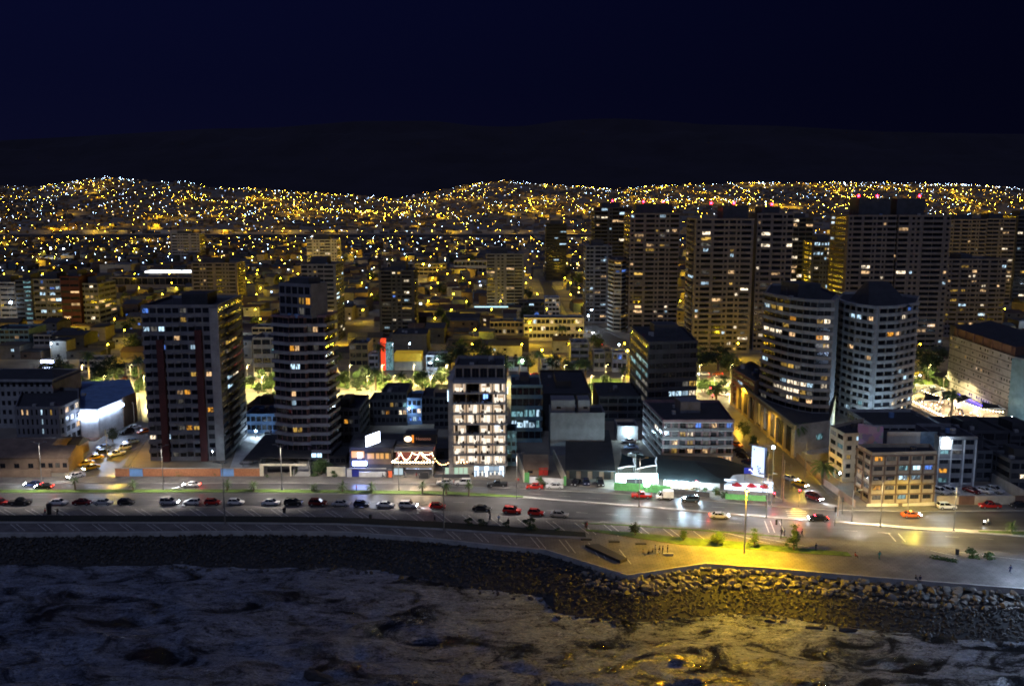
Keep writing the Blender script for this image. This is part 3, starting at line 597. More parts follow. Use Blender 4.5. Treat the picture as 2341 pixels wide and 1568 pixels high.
# curved twin towers and podium
root, P, h = bld('curved_tower', 'curved apartment tower with broad pale balcony bands on the podium by the side street', AT, [(1745, 962), (1772, 976), (1802, 988), (1832, 997), (1862, 1003), (1893, 1004), (1905, 972), (1850, 915), (1760, 915)], 660, None)
h = HT(G(1893, 1004), 692); P0 = P
L = {}
for f, e, ks in ((15, 0, 'KY'), (15, 1, 'Y.'), (14, 2, 'O.'), (14, 4, 'YC'), (13, 1, '.Y'), (12, 2, 'W.'), (12, 0, 'CC'), (12, 1, 'C.'), (12, 4, 'OC'), (11, 4, 'DY'), (8, 0, 'K.'), (8, 1, '.Y'), (8, 2, 'YD'), (7, 4, '.Y'), (6, 1, '.K'), (6, 2, 'CC'), (6, 3, 'CK'), (6, 4, '.C'), (5, 1, 'CC'), (5, 2, 'CC'), (5, 3, 'YD'), (4, 1, '.D'), (4, 2, 'CY'), (4, 3, '.W'), (3, 0, 'D.'), (2, 3, '.D'), (1, 2, 'TT'), (1, 3, 'TT'), (1, 1, 'TT'), (1, 4, 'T.')):
    for k, c in enumerate(ks): L[(e, f, k)] = c
facade(root, P, {0: 2, 1: 2, 2: 2, 3: 2, 4: 2}, 17, h/17, wall('grey'), sp=.42, po=.9, pw=.12, lp=.0, lit=L, fancy=True, bandm=wall('pale'), po2=.3)
M().edge(P[4], P[5], -.1, 1.0, 0, h+.5, wall('grey')).obj('end_pier', root) if 0 else None
M().edge(P[5], P[6], 0, .8, 0, h+.6, wall('grey')).obj('end_pier', root)
root.location.x -= 1.2; c = [sum(p[i] for p in P)/9 for i in (0, 1)]; roofbox(root, c[0]-6, c[1]-4, c[0]+6, c[1]+4, h, 4.5, wall('dark'))
root, P, h = bld('curved_tower', 'paler twin of the curved tower with two bulging fronts, lit blue white at its foot', AT, [(1903, 935), (1920, 950), (1945, 962), (1985, 973), (1992, 973), (2030, 970), (2077, 955), (2085, 925), (1990, 900), (1915, 905)], 684, None)
h = HT(G(1985, 973), 706)
L = {(1, 13, 1): 'K', (2, 13, 0): 'K', (2, 13, 2): 'W', (5, 13, 1): 'C', (5, 14, 2): 'B', (4, 11, 1): 'O', (5, 11, 0): 'W', (5, 11, 1): 'D', (2, 10, 0): 'D', (1, 9, 1): 'W', (2, 8, 2): 'W', (5, 6, 1): 'K', (5, 5, 2): 'K', (2, 2, 1): 'T', (2, 1, 1): 'K', (1, 1, 1): 'K', (4, 2, 2): 'W', (5, 2, 0): 'C', (5, 2, 3): 'K'}
facade(root, P, {0: 2, 1: 2, 2: 3, 4: 2, 5: 4}, 15, h/15, wall('pale'), sp=.42, po=.8, pw=.15, lp=0, lit=L, fancy=True, bandm=wall('pale'), po2=.7)
q = M(); c = [sum(p[i] for p in P)/10 for i in (0, 1)]
q.geo([(c[0]-9, c[1]-6, h), (c[0]+14, c[1]-6, h), (c[0]+14, c[1]+8, h), (c[0]-9, c[1]+8, h), (c[0]-5, c[1]-2, h+7), (c[0]-1, c[1]-2, h+7), (c[0]-1, c[1]+5, h+7), (c[0]-5, c[1]+5, h+7)], [(0, 1, 5, 4), (1, 2, 6, 5), (2, 3, 7, 6), (3, 0, 4, 7), (4, 5, 6, 7)], ROOFM); q.obj('roof_crown', root)
root, P, h = bld('podium', 'long podium with orange lit arcade along the side street under the curved towers', 'podium', [(1674, 925), (1814, 1046), (1893, 1034), (1908, 968), (1760, 905)], 862, None)
h = 8.6
facade(root, P, {0: 9}, 1, h, wall('ochre'), sp=.10, po=.5, pw=1.1, lp=0, lit={(0, 0, 6): 'D', (0, 0, 5): 'D', (0, 0, 4): 'Y'}, fancy=True, par=1.2, po2=.8)
q = M().edge(P[1], P[2], .01, .2, 0, h+1.3, wall('pale')); q.obj('front_wall', root)
d_ = Vector(P[2])-Vector(P[1]); M().edge(Vector(P[1])+d_*.1, Vector(P[1])+d_*.95, 1.8, 6, 0, 2.2, wall('pale')).obj('ramp', root)
mk('window', pane(LITP['T'], True), root, (Vector(P[1])+d_*.7).to_3d()+Vector((0, 0, 4.5)), math.atan2(d_.y, d_.x), (2.4, 9, 1.8))
root, P, h = bld('annex_block', 'five storey dark annex stepping down beside the curved tower towards the park', 'building', [(1673, 925), (1722, 962), (1760, 940), (1715, 905)], 842, None)
root.location.z = 0; facade(root, P, {0: 4}, 6, h/6, wall('brown'), sp=.5, lp=.12, pal='KTD', fancy=True)
# foreground right: grid fronted block and neighbours
root, P, h = bld('apartment_block', 'beige five storey block with a dark grid of beams on the avenue corner', AT, [(1955, 1130), (1987, 1152), (2132, 1148), (2118, 1128), (1985, 1128)], 1022, None)
h = HT(G(1987, 1152), 1042)
L = {(1, 4, 0): 'O', (1, 4, 1): 'D', (1, 4, 3): 'D', (1, 3, 2): 'T', (1, 3, 3): 'K', (1, 3, 4): 'B', (1, 2, 2): 'K', (1, 2, 3): 'K', (1, 1, 0): 'O', (1, 1, 1): 'D', (1, 0, 2): 'T', (1, 0, 0): 'D', (0, 2, 0): 'W'}
facade(root, P, {0: 2, 1: 5}, 5, h/5, wall('beige'), sp=.45, po=.1, pw=1.0, lp=0, lit=L, fancy=True, roofm=ROOFM, glass=GLS2)
q = M(); FR = wall('brown')
for e in (0, 1):
    a_, b2 = Vector(P[e]), Vector(P[e+1]); nb = (2, 5)[e]
    for f in range(6): q.edge(a_, b2, .14, .42, f*h/5-.16 if f else 0, f*h/5+.16, FR, e1=.3)
    for k in range(nb+1): c = a_.lerp(b2, k/nb); dd = (b2-a_).normalized()*.16; q.edge(c-dd, c+dd, .12, .38, 0, h, FR)
q.obj('beam_grid', root)
root, P, h = bld('apartment_block', 'shaded twin of the beige grid block standing behind its left side', AT, [(1893, 1080), (1925, 1102), (1968, 1100), (1968, 1060)], 978, None)
h = HT(G(1925, 1102), 998)
facade(root, P, {0: 2, 1: 2}, 5, h/5, wall('beige'), sp=.52, po=.1, pw=1.2, lp=0, lit={(0, 3, 1): 'T', (1, 4, 1): 'K', (1, 2, 0): 'Y', (0, 4, 0): 'D'}, fancy=True)
root, P, h = bld('rooftop_block', 'dark block carrying the roof billboards behind the beige grid block', 'building', [(1975, 1108), (2135, 1105)], 1019, 16)
facade(root, P, {}, 1, h, wall('dark'))
o = G(1975, 1108); zb = h
t = thing('billboard', 'large dark night scene poster board angled on the roof behind the beige block', 'billboard', Vector((o.x, o.y, zb)), 0)
POST = bpy.data.materials.new('poster print'); POST.use_nodes = True; nt = POST.node_tree; b = nt.nodes['Principled BSDF']
v_ = nd(nt, 'ShaderNodeTexVoronoi', i_Scale=.55, distance='CHEBYCHEV'); tc = nd(nt, 'ShaderNodeTexCoord'); nt.links.new(tc.outputs['Object'], v_.inputs['Vector'])
hs = nd(nt, 'ShaderNodeMix', data_type='RGBA'); hs.inputs['Factor'].default_value = .93; nt.links.new(v_.outputs['Color'], hs.inputs['A']); hs.inputs['B'].default_value = (.03, .02, .07, 1)
nt.links.new(hs.outputs['Result'], b.inputs['Base Color']); nt.links.new(hs.outputs['Result'], b.inputs['Emission Color']); b.inputs['Emission Strength'].default_value = .12
M().edge((-1.2, 3.2), (4.1, -.6), 0, .25, .2, 6.2, POST).obj('poster_panel', t)
q = M()
for x, y in ((-1, 3.4), (1.5, 1.7), (4, 0)): q.cyl((x, y+.2, -.1), (x, y+.3, 6), .12, .12, DMET, 5)
q.obj('post', t)
t = thing('billboard', 'long pale blank board standing on the roof right of the dark poster', 'billboard', Vector((o.x+5.6, o.y, zb)), 0)
M().box(0, .5, .3, 8.8, .75, 4.5, mat('pale poster', (.36, .33, .30), .8, var=.15, sc=.8)).obj('poster_panel', t)
M().box(8.85, .5, .3, 13.2, .75, 4.5, mat('blue poster', (.12, .18, .24), .8, var=.5, sc=.5)).obj('poster_panel', t)
q = M()
for k in range(6): q.cyl((k*2.5+.2, 1, -.1), (k*2.5+.2, 1, 4.4), .1, .1, DMET, 5)
q.obj('post', t)
box('rear_block', 'low dark block with a blue white wall lamp behind the roof billboards', 'building', 1990, 2146, 1062, 972, 20, 4, 8, 3, wall('pale'), lp=.04, pal='K', top=False)
L = {(0, 4, 0): 'C', (0, 3, 0): 'T', (0, 1, 0): 'O', (0, 0, 0): 'T', (0, 3, 1): 'D'}
r_, w_, z = box('apartment_block', 'five storey block with white pilasters and a glaring top floor bay above the car park', AT, 2138, 2224, 1113, 998, 14, 5, 3, 0, wall('grey'), lp=0, lit=L, fancy=True, sp=.5, pw=.9, top=False)
q = M()
for x in (0, w_*.33, w_*.66, w_-.3): q.box(x, -.45, 0, x+.3, -.2, z, wall('white'))
for f in (3, 4): q.box(0, -.5, f*z/5-.1, w_*.62, -.46, f*z/5+.1, wall('white'))
q.obj('pilaster', r_); M().box(.5, -.7, z*.82, w_*.3, -.5, z*.99, emis('glaring white panel', (.8, .9, 1), 4)).obj('light_panel', r_)
M().box(1.2, -1.0, z*.985, 2.4, -.71, z*1.03, emis('floodlight face', (.75, .88, 1), 60, False)).obj('floodlight', r_); lamp(r_, (1.8, -1.6, z*.96), (.7, .85, 1), 500, .3)
for a_ in (('house', 'dark flat roofed house right of the pilastered block', 2228, 2300, 1100, 1030, 22, 3), ('house', 'dark low house at the edge of the picture behind the pale ramp wall', 2306, 2390, 1124, 1052, 14, 3), ('house', 'long unlit house behind the car park, below the market', 2180, 2300, 1040, 985, 18, 2), ('house', 'black unlit house at the frame edge under the slab hotel', 2306, 2400, 1040, 990, 20, 3)):
    box(a_[0], a_[1], 'house', a_[2], a_[3], a_[4], a_[5], a_[6], a_[7], 4, 2, wall('dark'), lp=.0, lit={(0, 1, 1): 'C'} if a_[2] == 2306 and a_[4] == 1124 else {})
# long slab hotel on the right
root, P, h = bld('slab_hotel', 'long pale slab building with dark horizontal grooves and blue glow at its foot', 'hotel', [(2164, 884), (2305, 952), (2390, 975), (2400, 930), (2250, 860)], 761, None)
SM = wall('conc'); q = M().prism(P, 0, h, SM, top=ROOFM); q.prism([tuple(Vector(p)*.96+Vector((1.5, .8))) for p in P[:2]+P[3:]], h, h+3.2, wall('rust'), top=ROOFM); q.obj('wall', root)
q = M()
for k in range(1, 8): q.edge(P[0], P[1], .005, .03, k*h/8, k*h/8+.22, wall('black'))
q.obj('groove', root)
a_, b2 = Vector(P[0]), Vector(P[1]); d_ = (b2-a_).normalized(); ln = (b2-a_).length; an = math.atan2(d_.y, d_.x)
for f in range(8):
    for k in range(26):
        if R.random() < .45:
            p = a_+d_*(ln*(k+.5)/26)+Vector((d_.y, -d_.x))*.01; u = R.random(); mk('window', pane(LITP[R.choice('CYWD')] if u < .07 else (GLS2 if u < .8 else GLS), False), root, (p.x, p.y, f*h/8+1.1), an, (.75, 1, .9))
q = M()
for k in range(7): c = a_+d_*(ln*(k+.6)/7); q.edge(c, c+d_*.7, -.6, -.3, h+.01, h+3.4, wall('rust'))
q.obj('roof_pillar', root)
M().edge(P[1], P[2], .01, .5, 0, h-.5, wall('teal')).obj('side_wing', root)
M().edge(a_+d_*ln*.30, a_+d_*ln*.72, 2.3, 2.5, .3, .55, emis('violet blue strip', (.07, .04, 1), 9)).obj('light_strip', root)
# ---------------------------------------------------------------- left foreground buildings
BW = wall('blue')
root, w_, z = box('clinic', 'wide bluish clinic block with rows of dark windows behind the rounded balconies', 'building', -60, 128, 978, 868, 20, 5, 14, 0, wall('pale'), fancy=True, lp=0, sp=.5, pw=.9, top=False)
q = M().geo([(-1, -1, z), (w_+1, -1, z), (w_+1, 21, z), (-1, 21, z), (6, 10, z+2.6), (w_-5, 10, z+2.6)], [(0, 1, 5, 4), (1, 2, 5), (2, 3, 4, 5), (3, 0, 4)], ROOFM); q.obj('roof', root)
root, P, h = bld('apartment_block', 'four storey block with paired white lit stair windows and rounded corner balconies', AT, [(42, 1022), (140, 1022), (152, 1018), (186, 1000), (186, 972), (60, 965)], 930, None)
nf = 4; L = {(0, 3, 1): 'W', (0, 3, 2): 'W', (0, 3, 5): 'K', (0, 2, 5): 'K', (0, 1, 5): 'K', (0, 0, 5): 'K', (0, 3, 7): 'Y', (2, 3, 0): 'W', (2, 3, 2): 'C', (2, 1, 2): 'W'}
facade(root, P, {0: 9, 1: 1, 2: 3}, nf, h/nf, wall('grey'), sp=.4, po=.25, pw=.9, lp=0, lit=L, fancy=True)
root, P, h = bld('service_station', 'white walled corner building with a blazing blue white canopy strip along its eaves', 'shop', [(187, 1002), (228, 1002), (283, 976), (313, 962), (300, 925), (190, 930)], 940, None)
M().prism(P, 0, h+1.5, wall('white'), top=BW).obj('wall', root)
STR = emis('white neon canopy strip', (.55, .70, 1), 26)
q = M().edge(P[0], P[1], .3, .9, h-1.6, h+.3, STR).edge(P[1], Vector(P[1]).lerp(Vector(P[2]), .95), .3, .9, h-.6, h+.3, STR); q.obj('canopy_strip', root)
q = M().edge(P[0], P[1], .02, 3.2, .01, .3, wall('rust')); q.obj('forecourt_step', root)
q = M().edge(Vector(P[2]), P[3], .02, .3, 0, h+2, wall('brown')); q.obj('side_wall', root)
gable('house', 'low brown house with sagging roof at the left edge of the avenue', -40, 88, 1082, 1040, 22, wall('brown'), wall('brown'), 2.5, 4)
gable('house', 'brown brick house between the edge house and the taxi queue', 92, 158, 1080, 1040, 9, wall('brown'), wall('brown'), 2.5, 4, lit='..D.')
gable('house', 'small dark house under the rounded balcony block', 120, 176, 1045, 1015, 8, wall('brown'), wall('roof'), 2, 3)
t = thing('yard_wall', 'rust brown wall along the sidewalk at the far left', 'wall', G(-40, 1091)); o = G(-40, 1091); wallrun(t, [G(-40, 1091), G(118, 1090)], 2.2, wall('brown'))
# brick wall with blue gates
t = thing('brick_wall', 'orange brick wall with pale coping and two blue gates below the tall tower', 'wall', G(265, 1089)); o = G(265, 1089)
BR = mat('orange brick', (.36, .15, .07), .85, var=.3, sc=2.5, bump=.3)
for a_, b2 in ((265, 297), (328, 505), (536, 594)): wallrun(t, [G(a_, 1088.5), G(b2, 1088.5)], 2.3, BR)
for a_, b2 in ((297, 328), (505, 536)): wallrun(t, [G(a_, 1088.5), G(b2, 1088.5)], 2.2, mat('blue gate paint', (.16, .32, .62), .5), 'gate', .1)
p = [(G(a_, 1088.5)-o).xy for a_ in (262, 594)]; M().edge(p[0], p[1], -.1, .4, 2.31, 2.45, wall('pale')).obj('coping', t)
# carport roofs and driveway
DRV = mat('driveway concrete', (.40, .40, .40), .7, var=.25, sc=.4)
q = M().face([v+Vector((0, 0, .01)) for v in (G(520, 1084), G(592, 1084), G(640, 990), G(556, 985))], DRV); struct(q.obj('driveway'))
def slabroof(name, label, px, z, m, cat='carport', th=.25, posts=True):
    pts = [G(x, y, z) for x, y in px]; o_ = Vector((pts[0].x, pts[0].y, 0)); t = thing(name, label, cat, o_)
    loc = [(p-o_) for p in pts]; M().prism([(p.x, p.y) for p in loc], z-th, z, m).obj('roof', t)
    if posts:
        for p in loc: M().cyl((p.x*.97, p.y*.97, 0), (p.x*.97, p.y*.97, z-th), .12, .12, METAL, 6).obj('post', t)
    return t
slabroof('carport', 'long dark pitched carport roof over the blue lit driveway', [(555, 1051), (594, 1051), (640, 993), (606, 993)], 3.2, wall('roof'))
slabroof('carport', 'dark carport roof with pale front beam joining the rounded tower', [(596, 1046), (712, 1046), (712, 1000), (640, 996)], 3.6, wall('roof'))
t = thing('gateway', 'pale beam and posts framing the open garage entrance beside the stair', 'gateway', G(596, 1088)); o = G(596, 1088); e_ = G(664, 1088)-o; f_ = G(712, 1080)-o
q = M().box(0, -.3, 3.0, e_.x+4.5, .3, 3.5, wall('cream')).box(-.1, -.35, 0, .8, .35, 3.0, wall('cream')).box(e_.x, -.3, 0, e_.x+.3, .3, 3, wall('cream')); q.obj('frame', t); M().box(.8, 4.0, 0, e_.x, 4.1, 3, wall('black')).obj('garage_door', t)
q = M(); a_, b2, c_, d_ = G(693, 1088), G(767-80, 1088), G(706, 1056), G(718, 1056); A = [(G(672, 1089)), (G(709, 1089)), G(703, 1062), G(684, 1062)]
o = A[0]; t = thing('entrance_ramp', 'pale sloping entrance stair leading up to the rounded tower', 'stair', o); L_ = [p-o for p in A]
M().geo([(L_[0].x, 0, .02), (L_[1].x, L_[1].y, .02), (L_[2].x, L_[2].y, 1.5), (L_[3].x, L_[3].y, 1.5), (L_[2].x, L_[2].y, 0), (L_[3].x, L_[3].y, 0)], [(0, 1, 2, 3), (1, 4, 2), (0, 3, 5)], wall('conc')).obj('ramp', t)
for s in (0, 1): M().edge(L_[0+s].xy, L_[3-s].xy, -.1, .1, .0, 1.9, wall('pale')).obj('side_wall', t)
M().box(L_[3].x-.5, L_[3].y+3.5, 1.2, L_[2].x+3.5, L_[2].y+3.7, 3.0, emis('lobby doorway light', (.5, .75, 1), 2.2)).obj('doorway', t)
box('court_building', 'low blue lit building closing the court between the two left towers', 'building', 562, 636, 990, 946, 12, 2, 6, 0, BW, lp=0, top=False)
box('dark_block', 'flat dark building behind the blue lit court', 'building', 566, 640, 955, 925, 14, 2, 5, 0, wall('rust'), lp=0)
# houses between the towers and the hotel
L = {(0, 1, 0): 'K', (0, 1, 1): 'K', (0, 2, 0): 'W', (0, 2, 3): 'O', (0, 2, 4): 'D'}
box('house', 'dark three storey house with white lit window row right of the rounded tower', 'house', 752, 822, 1012, 934, 20, 4, 6, 3, wall('dark'), lp=0, lit=L, fancy=True)
t = thing('yard_wall', 'cream front wall between the shrubs and the blue sign restaurant', 'wall', G(748, 1088)); o = G(748, 1088); wallrun(t, [G(748, 1088), G(790, 1088)], 2.7, wall('cream'))
box('dark_block', 'flat dark building behind the cream yard wall', 'building', 753, 792, 1062, 1042, 14, 1, 3, 0, wall('black'), lp=0, top=False)
box('house', 'small dark stepped house left of the ochre lit house', 'house', 846, 872, 972, 914, 12, 3, 3, 0, wall('dark'), lp=0)
box('house', 'dark house with a row of ochre and cream windows beside the park', 'house', 872, 931, 972, 897, 16, 4, 6, 0, wall('dark'), lp=0, lit={(0, 2, 2): 'Y', (0, 2, 3): 'D', (0, 2, 5): 'T', (0, 1, 1): 'O', (0, 1, 0): 'D', (0, 1, 4): 'C', (0, 1, 5): 'W'}, fancy=True)
box('house', 'narrow blue lit house front with a bright lamp on its corner', 'house', 932, 964, 970, 910, 12, 3, 3, 0, BW, lp=0, lit={(0, 1, 2): 'C', (0, 0, 1): 'K', (0, 0, 2): 'B', (0, 0, 0): 'B'}, fancy=True)
box('house', 'dark house between the blue lit front and the pergola', 'house', 965, 992, 968, 906, 14, 3, 3, 0, wall('dark'), lp=0)
r_, w_, z = box('house', 'dark house carrying a slatted roof pergola beside the hotel', 'house', 993, 1027, 980, 908, 14, 4, 3, 0, wall('dark'), lp=.1, pal='TD', top=False)
q = M(); [q.box(-.2, k*1.5, z+2.4, w_+.2, k*1.5+.35, z+2.6, wall('brown')) for k in range(9)]; [q.box(x, y, z, x+.2, y+.2, z+2.39, wall('brown')) for x in (0, w_-.2) for y in (0, 12)]; q.obj('pergola', r_)
for i, a_ in enumerate(((800, 862, 1046, 1016, 16), (868, 925, 1036, 1006, 12), (926, 992, 1030, 1000, 14), (995, 1027, 1050, 1018, 12))):
    gable('shed', ('broad dark shed roof behind the blue sign restaurant', 'low dark shed roof in the middle of the block', 'reddish dark shed roof behind the string lit terrace', 'small dark shed roof tucked against the hotel')[i], a_[0], a_[1], a_[2], a_[3], a_[4], wall('black'), wall('roof'), 1.2, 1, cat='shed')
# restaurant with the blue sign
root, P, h = bld('restaurant', 'restaurant front with glowing blue white sign box over a dark doorway', 'restaurant', [(793, 1091), (893, 1091)], 1040, 14); w_ = P[1][0]
q = M().box(0, 0, 0, w_*.11, .4, 2.3, wall('white')).box(w_*.28, 0, 0, w_*.88, .4, 1.5, wall('white')).box(0, .01, 2.31, w_*.9, .5, 2.55, wall('pale')).box(0, 5, 0, w_, 14, h+1.5, wall('dark')).box(w_*.36, 4.7, 2.4, w_*.97, 4.95, h, wall('brown')); q.obj('wall', root)
M().box(w_*.11, .2, 0, w_*.28, .3, 2.3, mat('blue door', (.03, .04, .3), .4)).obj('door', root)
M().box(w_*.12, 1.2, 3.0, w_*.44, 1.7, 4.1, emis('blue white sign', (.30, .40, 1), 26)).obj('sign_panel', root)
q = M().box(w_*.05, 4.7, 4.2, w_*.34, 4.9, 6.0, emis('orange terrace light', (1, .42, .12), 1.3)); [q.box(w_*(.2+.035*k), 4.2, 4.2, w_*(.2+.035*k)+.22, 4.5, 5.8, emis('white terrace light', (.85, .85, 1), 6)) for k in range(3)]; q.obj('terrace_light', root)
q = M(); [q.box(w_*x, 4.4, 4.0, w_*x+.9, 4.6, 5.5, emis('amber terrace light', (1, .5, .1), .8)) for x in (.42, .5, .62, .72, .84)]; q.obj('terrace_light', root)
p = G(848, 1091); t = thing('billboard', 'tilted blazing white billboard above the restaurants', 'billboard', p+Vector((0, 5, 0)))
M().geo([(-2, 0, 7.2), (1.9, .1, 8.6), (1.9, .1, 11.6), (-2, 0, 10.2), (-2, .3, 7.2), (1.9, .4, 8.6), (1.9, .4, 11.6), (-2, .3, 10.2)], [(0, 1, 2, 3), (4, 7, 6, 5), (0, 4, 5, 1), (3, 2, 6, 7), (0, 3, 7, 4), (1, 5, 6, 2)], emis('billboard glow', (.72, .8, 1), 9)).obj('poster_panel', t)
M().geo([(-.5, -.05, 8.3), (.6, -.03, 8.9), (-.2, -.05, 8.9), (1.1, 0, 9.5), (.1, -.03, 9.3)], [(0, 1, 4), (2, 3, 4)], mat('dark logo', (.03, .04, .1))).obj('logo', t)
M().cyl((0, .6, 0), (0, .6, 8), .2, .2, DMET).obj('post', t)
# string lit terrace restaurant
root, P, h = bld('restaurant', 'two level open terrace restaurant with red back wall and looping string lights', 'restaurant', [(898, 1091), (990, 1091)], 1027, 12); w_ = P[1][0]
q = M().box(0, 8, 0, w_, 12, h, wall('dark')).box(0, 0, 2.6, w_, 8, 2.9, wall('black')).box(w_*.98, 0, 0, w_, 8, 6, wall('pale')).box(w_*.66, -1.4, 0, w_*.9, -1.2, 1.8, wall('black')); q.obj('wall', root)
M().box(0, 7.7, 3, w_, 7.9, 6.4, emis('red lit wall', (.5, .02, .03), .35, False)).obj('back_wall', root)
M().box(0, 2, 6.6, w_*.98, 7, 6.75, wall('pale')).obj('awning', root)
M().box(.3, .4, .6, w_*.24, 1.4, 2.3, emis('kiosk light', (.6, .8, .9), .7)).obj('kiosk_counter', root); M().box(w_*.26, 6, .5, w_*.95, 6.2, 2.4, emis('bar back light', (.7, .7, .8), .5)).obj('bar_counter', root)
q = M()
for k in range(40): x = R.uniform(.26, .94)*w_; z = R.uniform(.6, 2.2); q.box(x, 5.6, z, x+.3, 5.8, z+.4, emis(R.choice(('bottle light blue', 'bottle light white', 'bottle light orange')), (.6, .7, 1), 1.5, False))
q.obj('bottle_shelf', root)
t = thing('sign_board', 'dark sign board with small brown lettering and orange oval badge on the terrace restaurant roof', 'sign', G(915, 1091)+Vector((0, 9, h)))
M().box(0, 0, .2, 9.5, .2, 2.6, wall('black')).obj('panel', t)
def text(s, size, m, par, loc, rot=(math.pi/2, 0, 0), name='lettering', ext=.03):
    c = bpy.data.curves.new(name, 'FONT'); c.body = s; c.size = size; c.extrude = ext; c.align_x = 'CENTER'
    o_ = bpy.data.objects.new('tmp', c); COL.objects.link(o_); dg = bpy.context.evaluated_depsgraph_get()
    me = bpy.data.meshes.new_from_object(o_.evaluated_get(dg)); bpy.data.objects.remove(o_)
    me.materials.clear(); me.materials.append(m); p_ = mk(name, me, par, loc); p_.rotation_euler = rot; return p_
text('Honono', 1.25, mat('brown letters', (.4, .2, .14), em=(.5, .2, .12), es=.5), t, (5.6, -.05, 1.0)); M().ball((1.3, -.3, 1.4), 1.1, emis('badge glow', (1, .75, .5), 3), 10, 6, .7).obj('badge', t); M().box(2.4, -.1, .3, 2.9, 0, 2.5, mat('orange badge', (.7, .25, .03), em=(1, .3, .03), es=.8)).obj('badge_edge', t)
a9 = G(898, 1091); w9 = w_; U = lambda x, y, z: a9+Vector((x*w9, y, z)); UT = U
bulbs('string_lights', 'row of big creamy bulbs along the terrace restaurant front', [U(0, .2, 4.3), U(.5, .2, 4.2), U(1, .2, 4.3)], .22, WB2, 7, .1)
bulbs('string_lights', 'looping garland of small white bulbs in front of the red wall', [U(0, 1, 4.4), U(.2, 1, 6.6), U(.33, 1, 4.6), U(.48, 1, 6.7), U(.7, 1, 6.6), U(.98, 1, 6.6), U(.99, 1, 4.6)], .09, WB2, 9, .5)
bulbs('string_lights', 'pair of swooping bulb lines dropping from the terrace roof', [U(.72, 1.5, 6.5), U(.92, 1.5, 4.4), U(.66, 1.5, 6.5), U(.55, 1.5, 4.5)], .09, WB2, 9, .3)
# ---------------------------------------------------------------- green fenced restaurant
GF = mat('green fence paint', (.12, .42, .14), .7, var=.3, sc=1)
for i, (pa, pb, m_, lb) in enumerate((((1404, 1120), (1533, 1129), GF, 'bright green solid fence left of the parked pickup'), ((1534, 1129), (1622, 1137), wall('dark'), 'dark hedge green fence behind the box van'), ((1658, 1141), (1753, 1146), GF, 'short bright green fence by the red traffic light'))):
    t = thing('fence', lb, 'fence', G(*pa)); o = G(*pa); wallrun(t, [G(*pa), G(*pb)], 2.2 if i == 0 else 1.5, m_, 'panel')
root, P, h = bld('restaurant', 'long dark roofed restaurant hall with blazing white front behind the green fences', 'restaurant', [(1517, 1112), (1645, 1119)], 1088, 22); w_ = P[1][0]
SAIL0 = mat('dark green roof', (.018, .028, .03), .6, var=.3, sc=.3); WG = emis('white neon front', (.62, .82, 1), 10); q = M().box(0, 0, 0, w_*.66, 20, h-.05, wall('white')).box(w_*.66+.01, -.8, 0, w_, 20, h-.3, wall('white')); q.obj('wall', root)
q = M().geo([(-1.5, -1.2, h+.3), (w_+2, -1.2, h), (w_+10, 12, h+.4), (w_+1, 22, h+.6), (-3, 22, h+.6), (w_*.5, 11, h+2.2), (-2, 11, h+2.2)], [(0, 1, 5, 6), (1, 2, 5), (2, 3, 5), (3, 4, 6, 5)], SAIL0); q.obj('roof', root)
M().box(.1, -.5, h*.36, w_*.63, -.2, h*.70, WG).obj('sign_panel', root)
for k in range(6): M().box(w_*(.04+k*.1), -.08, h*.72, w_*(.04+k*.1)+w_*.07, -.02, h*.98, LITP['K'] if k % 3 == 0 else LITP['T']).obj('window', root)
q = M()
for k in range(50): x = R.uniform(.05, .62)*w_; q.box(x, R.uniform(-2, -.6), .3, x+.3, -.5, R.uniform(.9, 1.5), emis(R.choice(('cream table light', 'cream table light two')), (1, .85, .65), 2, False))
q.obj('counter', root)
for x_ in (.1, .35, .6): lamp(root, (w_*x_, -3.5, 3.2), (.62, .85, 1), 4200, .4)  # bare point lights added to whiten the forecourt, no fittings
text('JALEO', .9, mat('pink letters', (.8, .3, .3), em=(.8, .3, .3), es=.5), root, (w_*.9, -.9, 2.4)) if 0 else None
SAIL = mat('dark shade sail', (.02, .05, .055), .9, var=.3, sc=.5); SAILW = mat('white sail edge', (.75, .78, .8), .8, em=(.7, .85, 1), es=.5)
def sail(label, c, z, m, drop=.7, sag=.6, edge=True, group=None, wd=None):
    P = [Vector((p.x, p.y, z+(drop if i % 2 else 0))) for i, p in enumerate(c)]; o_ = Vector((P[0].x, P[0].y, 0)); P = [p-o_ for p in P]
    t = thing('shade_sail', label, 'shade sail', o_, 0, group); n_ = 8; vs = []; fs = []
    for i in range(n_+1):
        for j in range(n_+1):
            u, v = i/n_, j/n_; p = P[0].lerp(P[1], u).lerp(P[3].lerp(P[2], u), v); k_ = .12
            cc = (P[0]+P[2])/2; e_ = 1-k_*(4*u*(1-u)+4*v*(1-v))*(0 if 0 < u < 1 and 0 < v < 1 else 1)
            p = cc+(p-cc)*e_ ; p.z = P[0].lerp(P[1], u).lerp(P[3].lerp(P[2], u), v).z-sag*4*u*(1-u)*4*v*(1-v)*.5
            vs.append(p); 
    for i in range(n_):
        for j in range(n_): a = i*(n_+1)+j; fs.append((a, a+n_+1, a+n_+2, a+1))
    q = M().geo(vs, fs, m); q.geo([v-Vector((0, 0, .04)) for v in vs], [f[::-1] for f in fs], m); q.obj('canopy', t)
    if edge:
        q = M(); B = [vs[i*(n_+1)] for i in range(n_+1)]+[vs[n_*(n_+1)+j] for j in range(n_+1)]
        for a, b2 in zip(B, B[1:]):
            if (b2-a).length > .01: q.cyl(a, b2, wd or .1, wd or .1, SAILW, 4, False)
        q.obj('edge_band', t)
    [M().cyl((p.x, p.y, 0), (p.x, p.y, p.z), .07, .07, METAL, 5).obj('mast', t) for p in P]
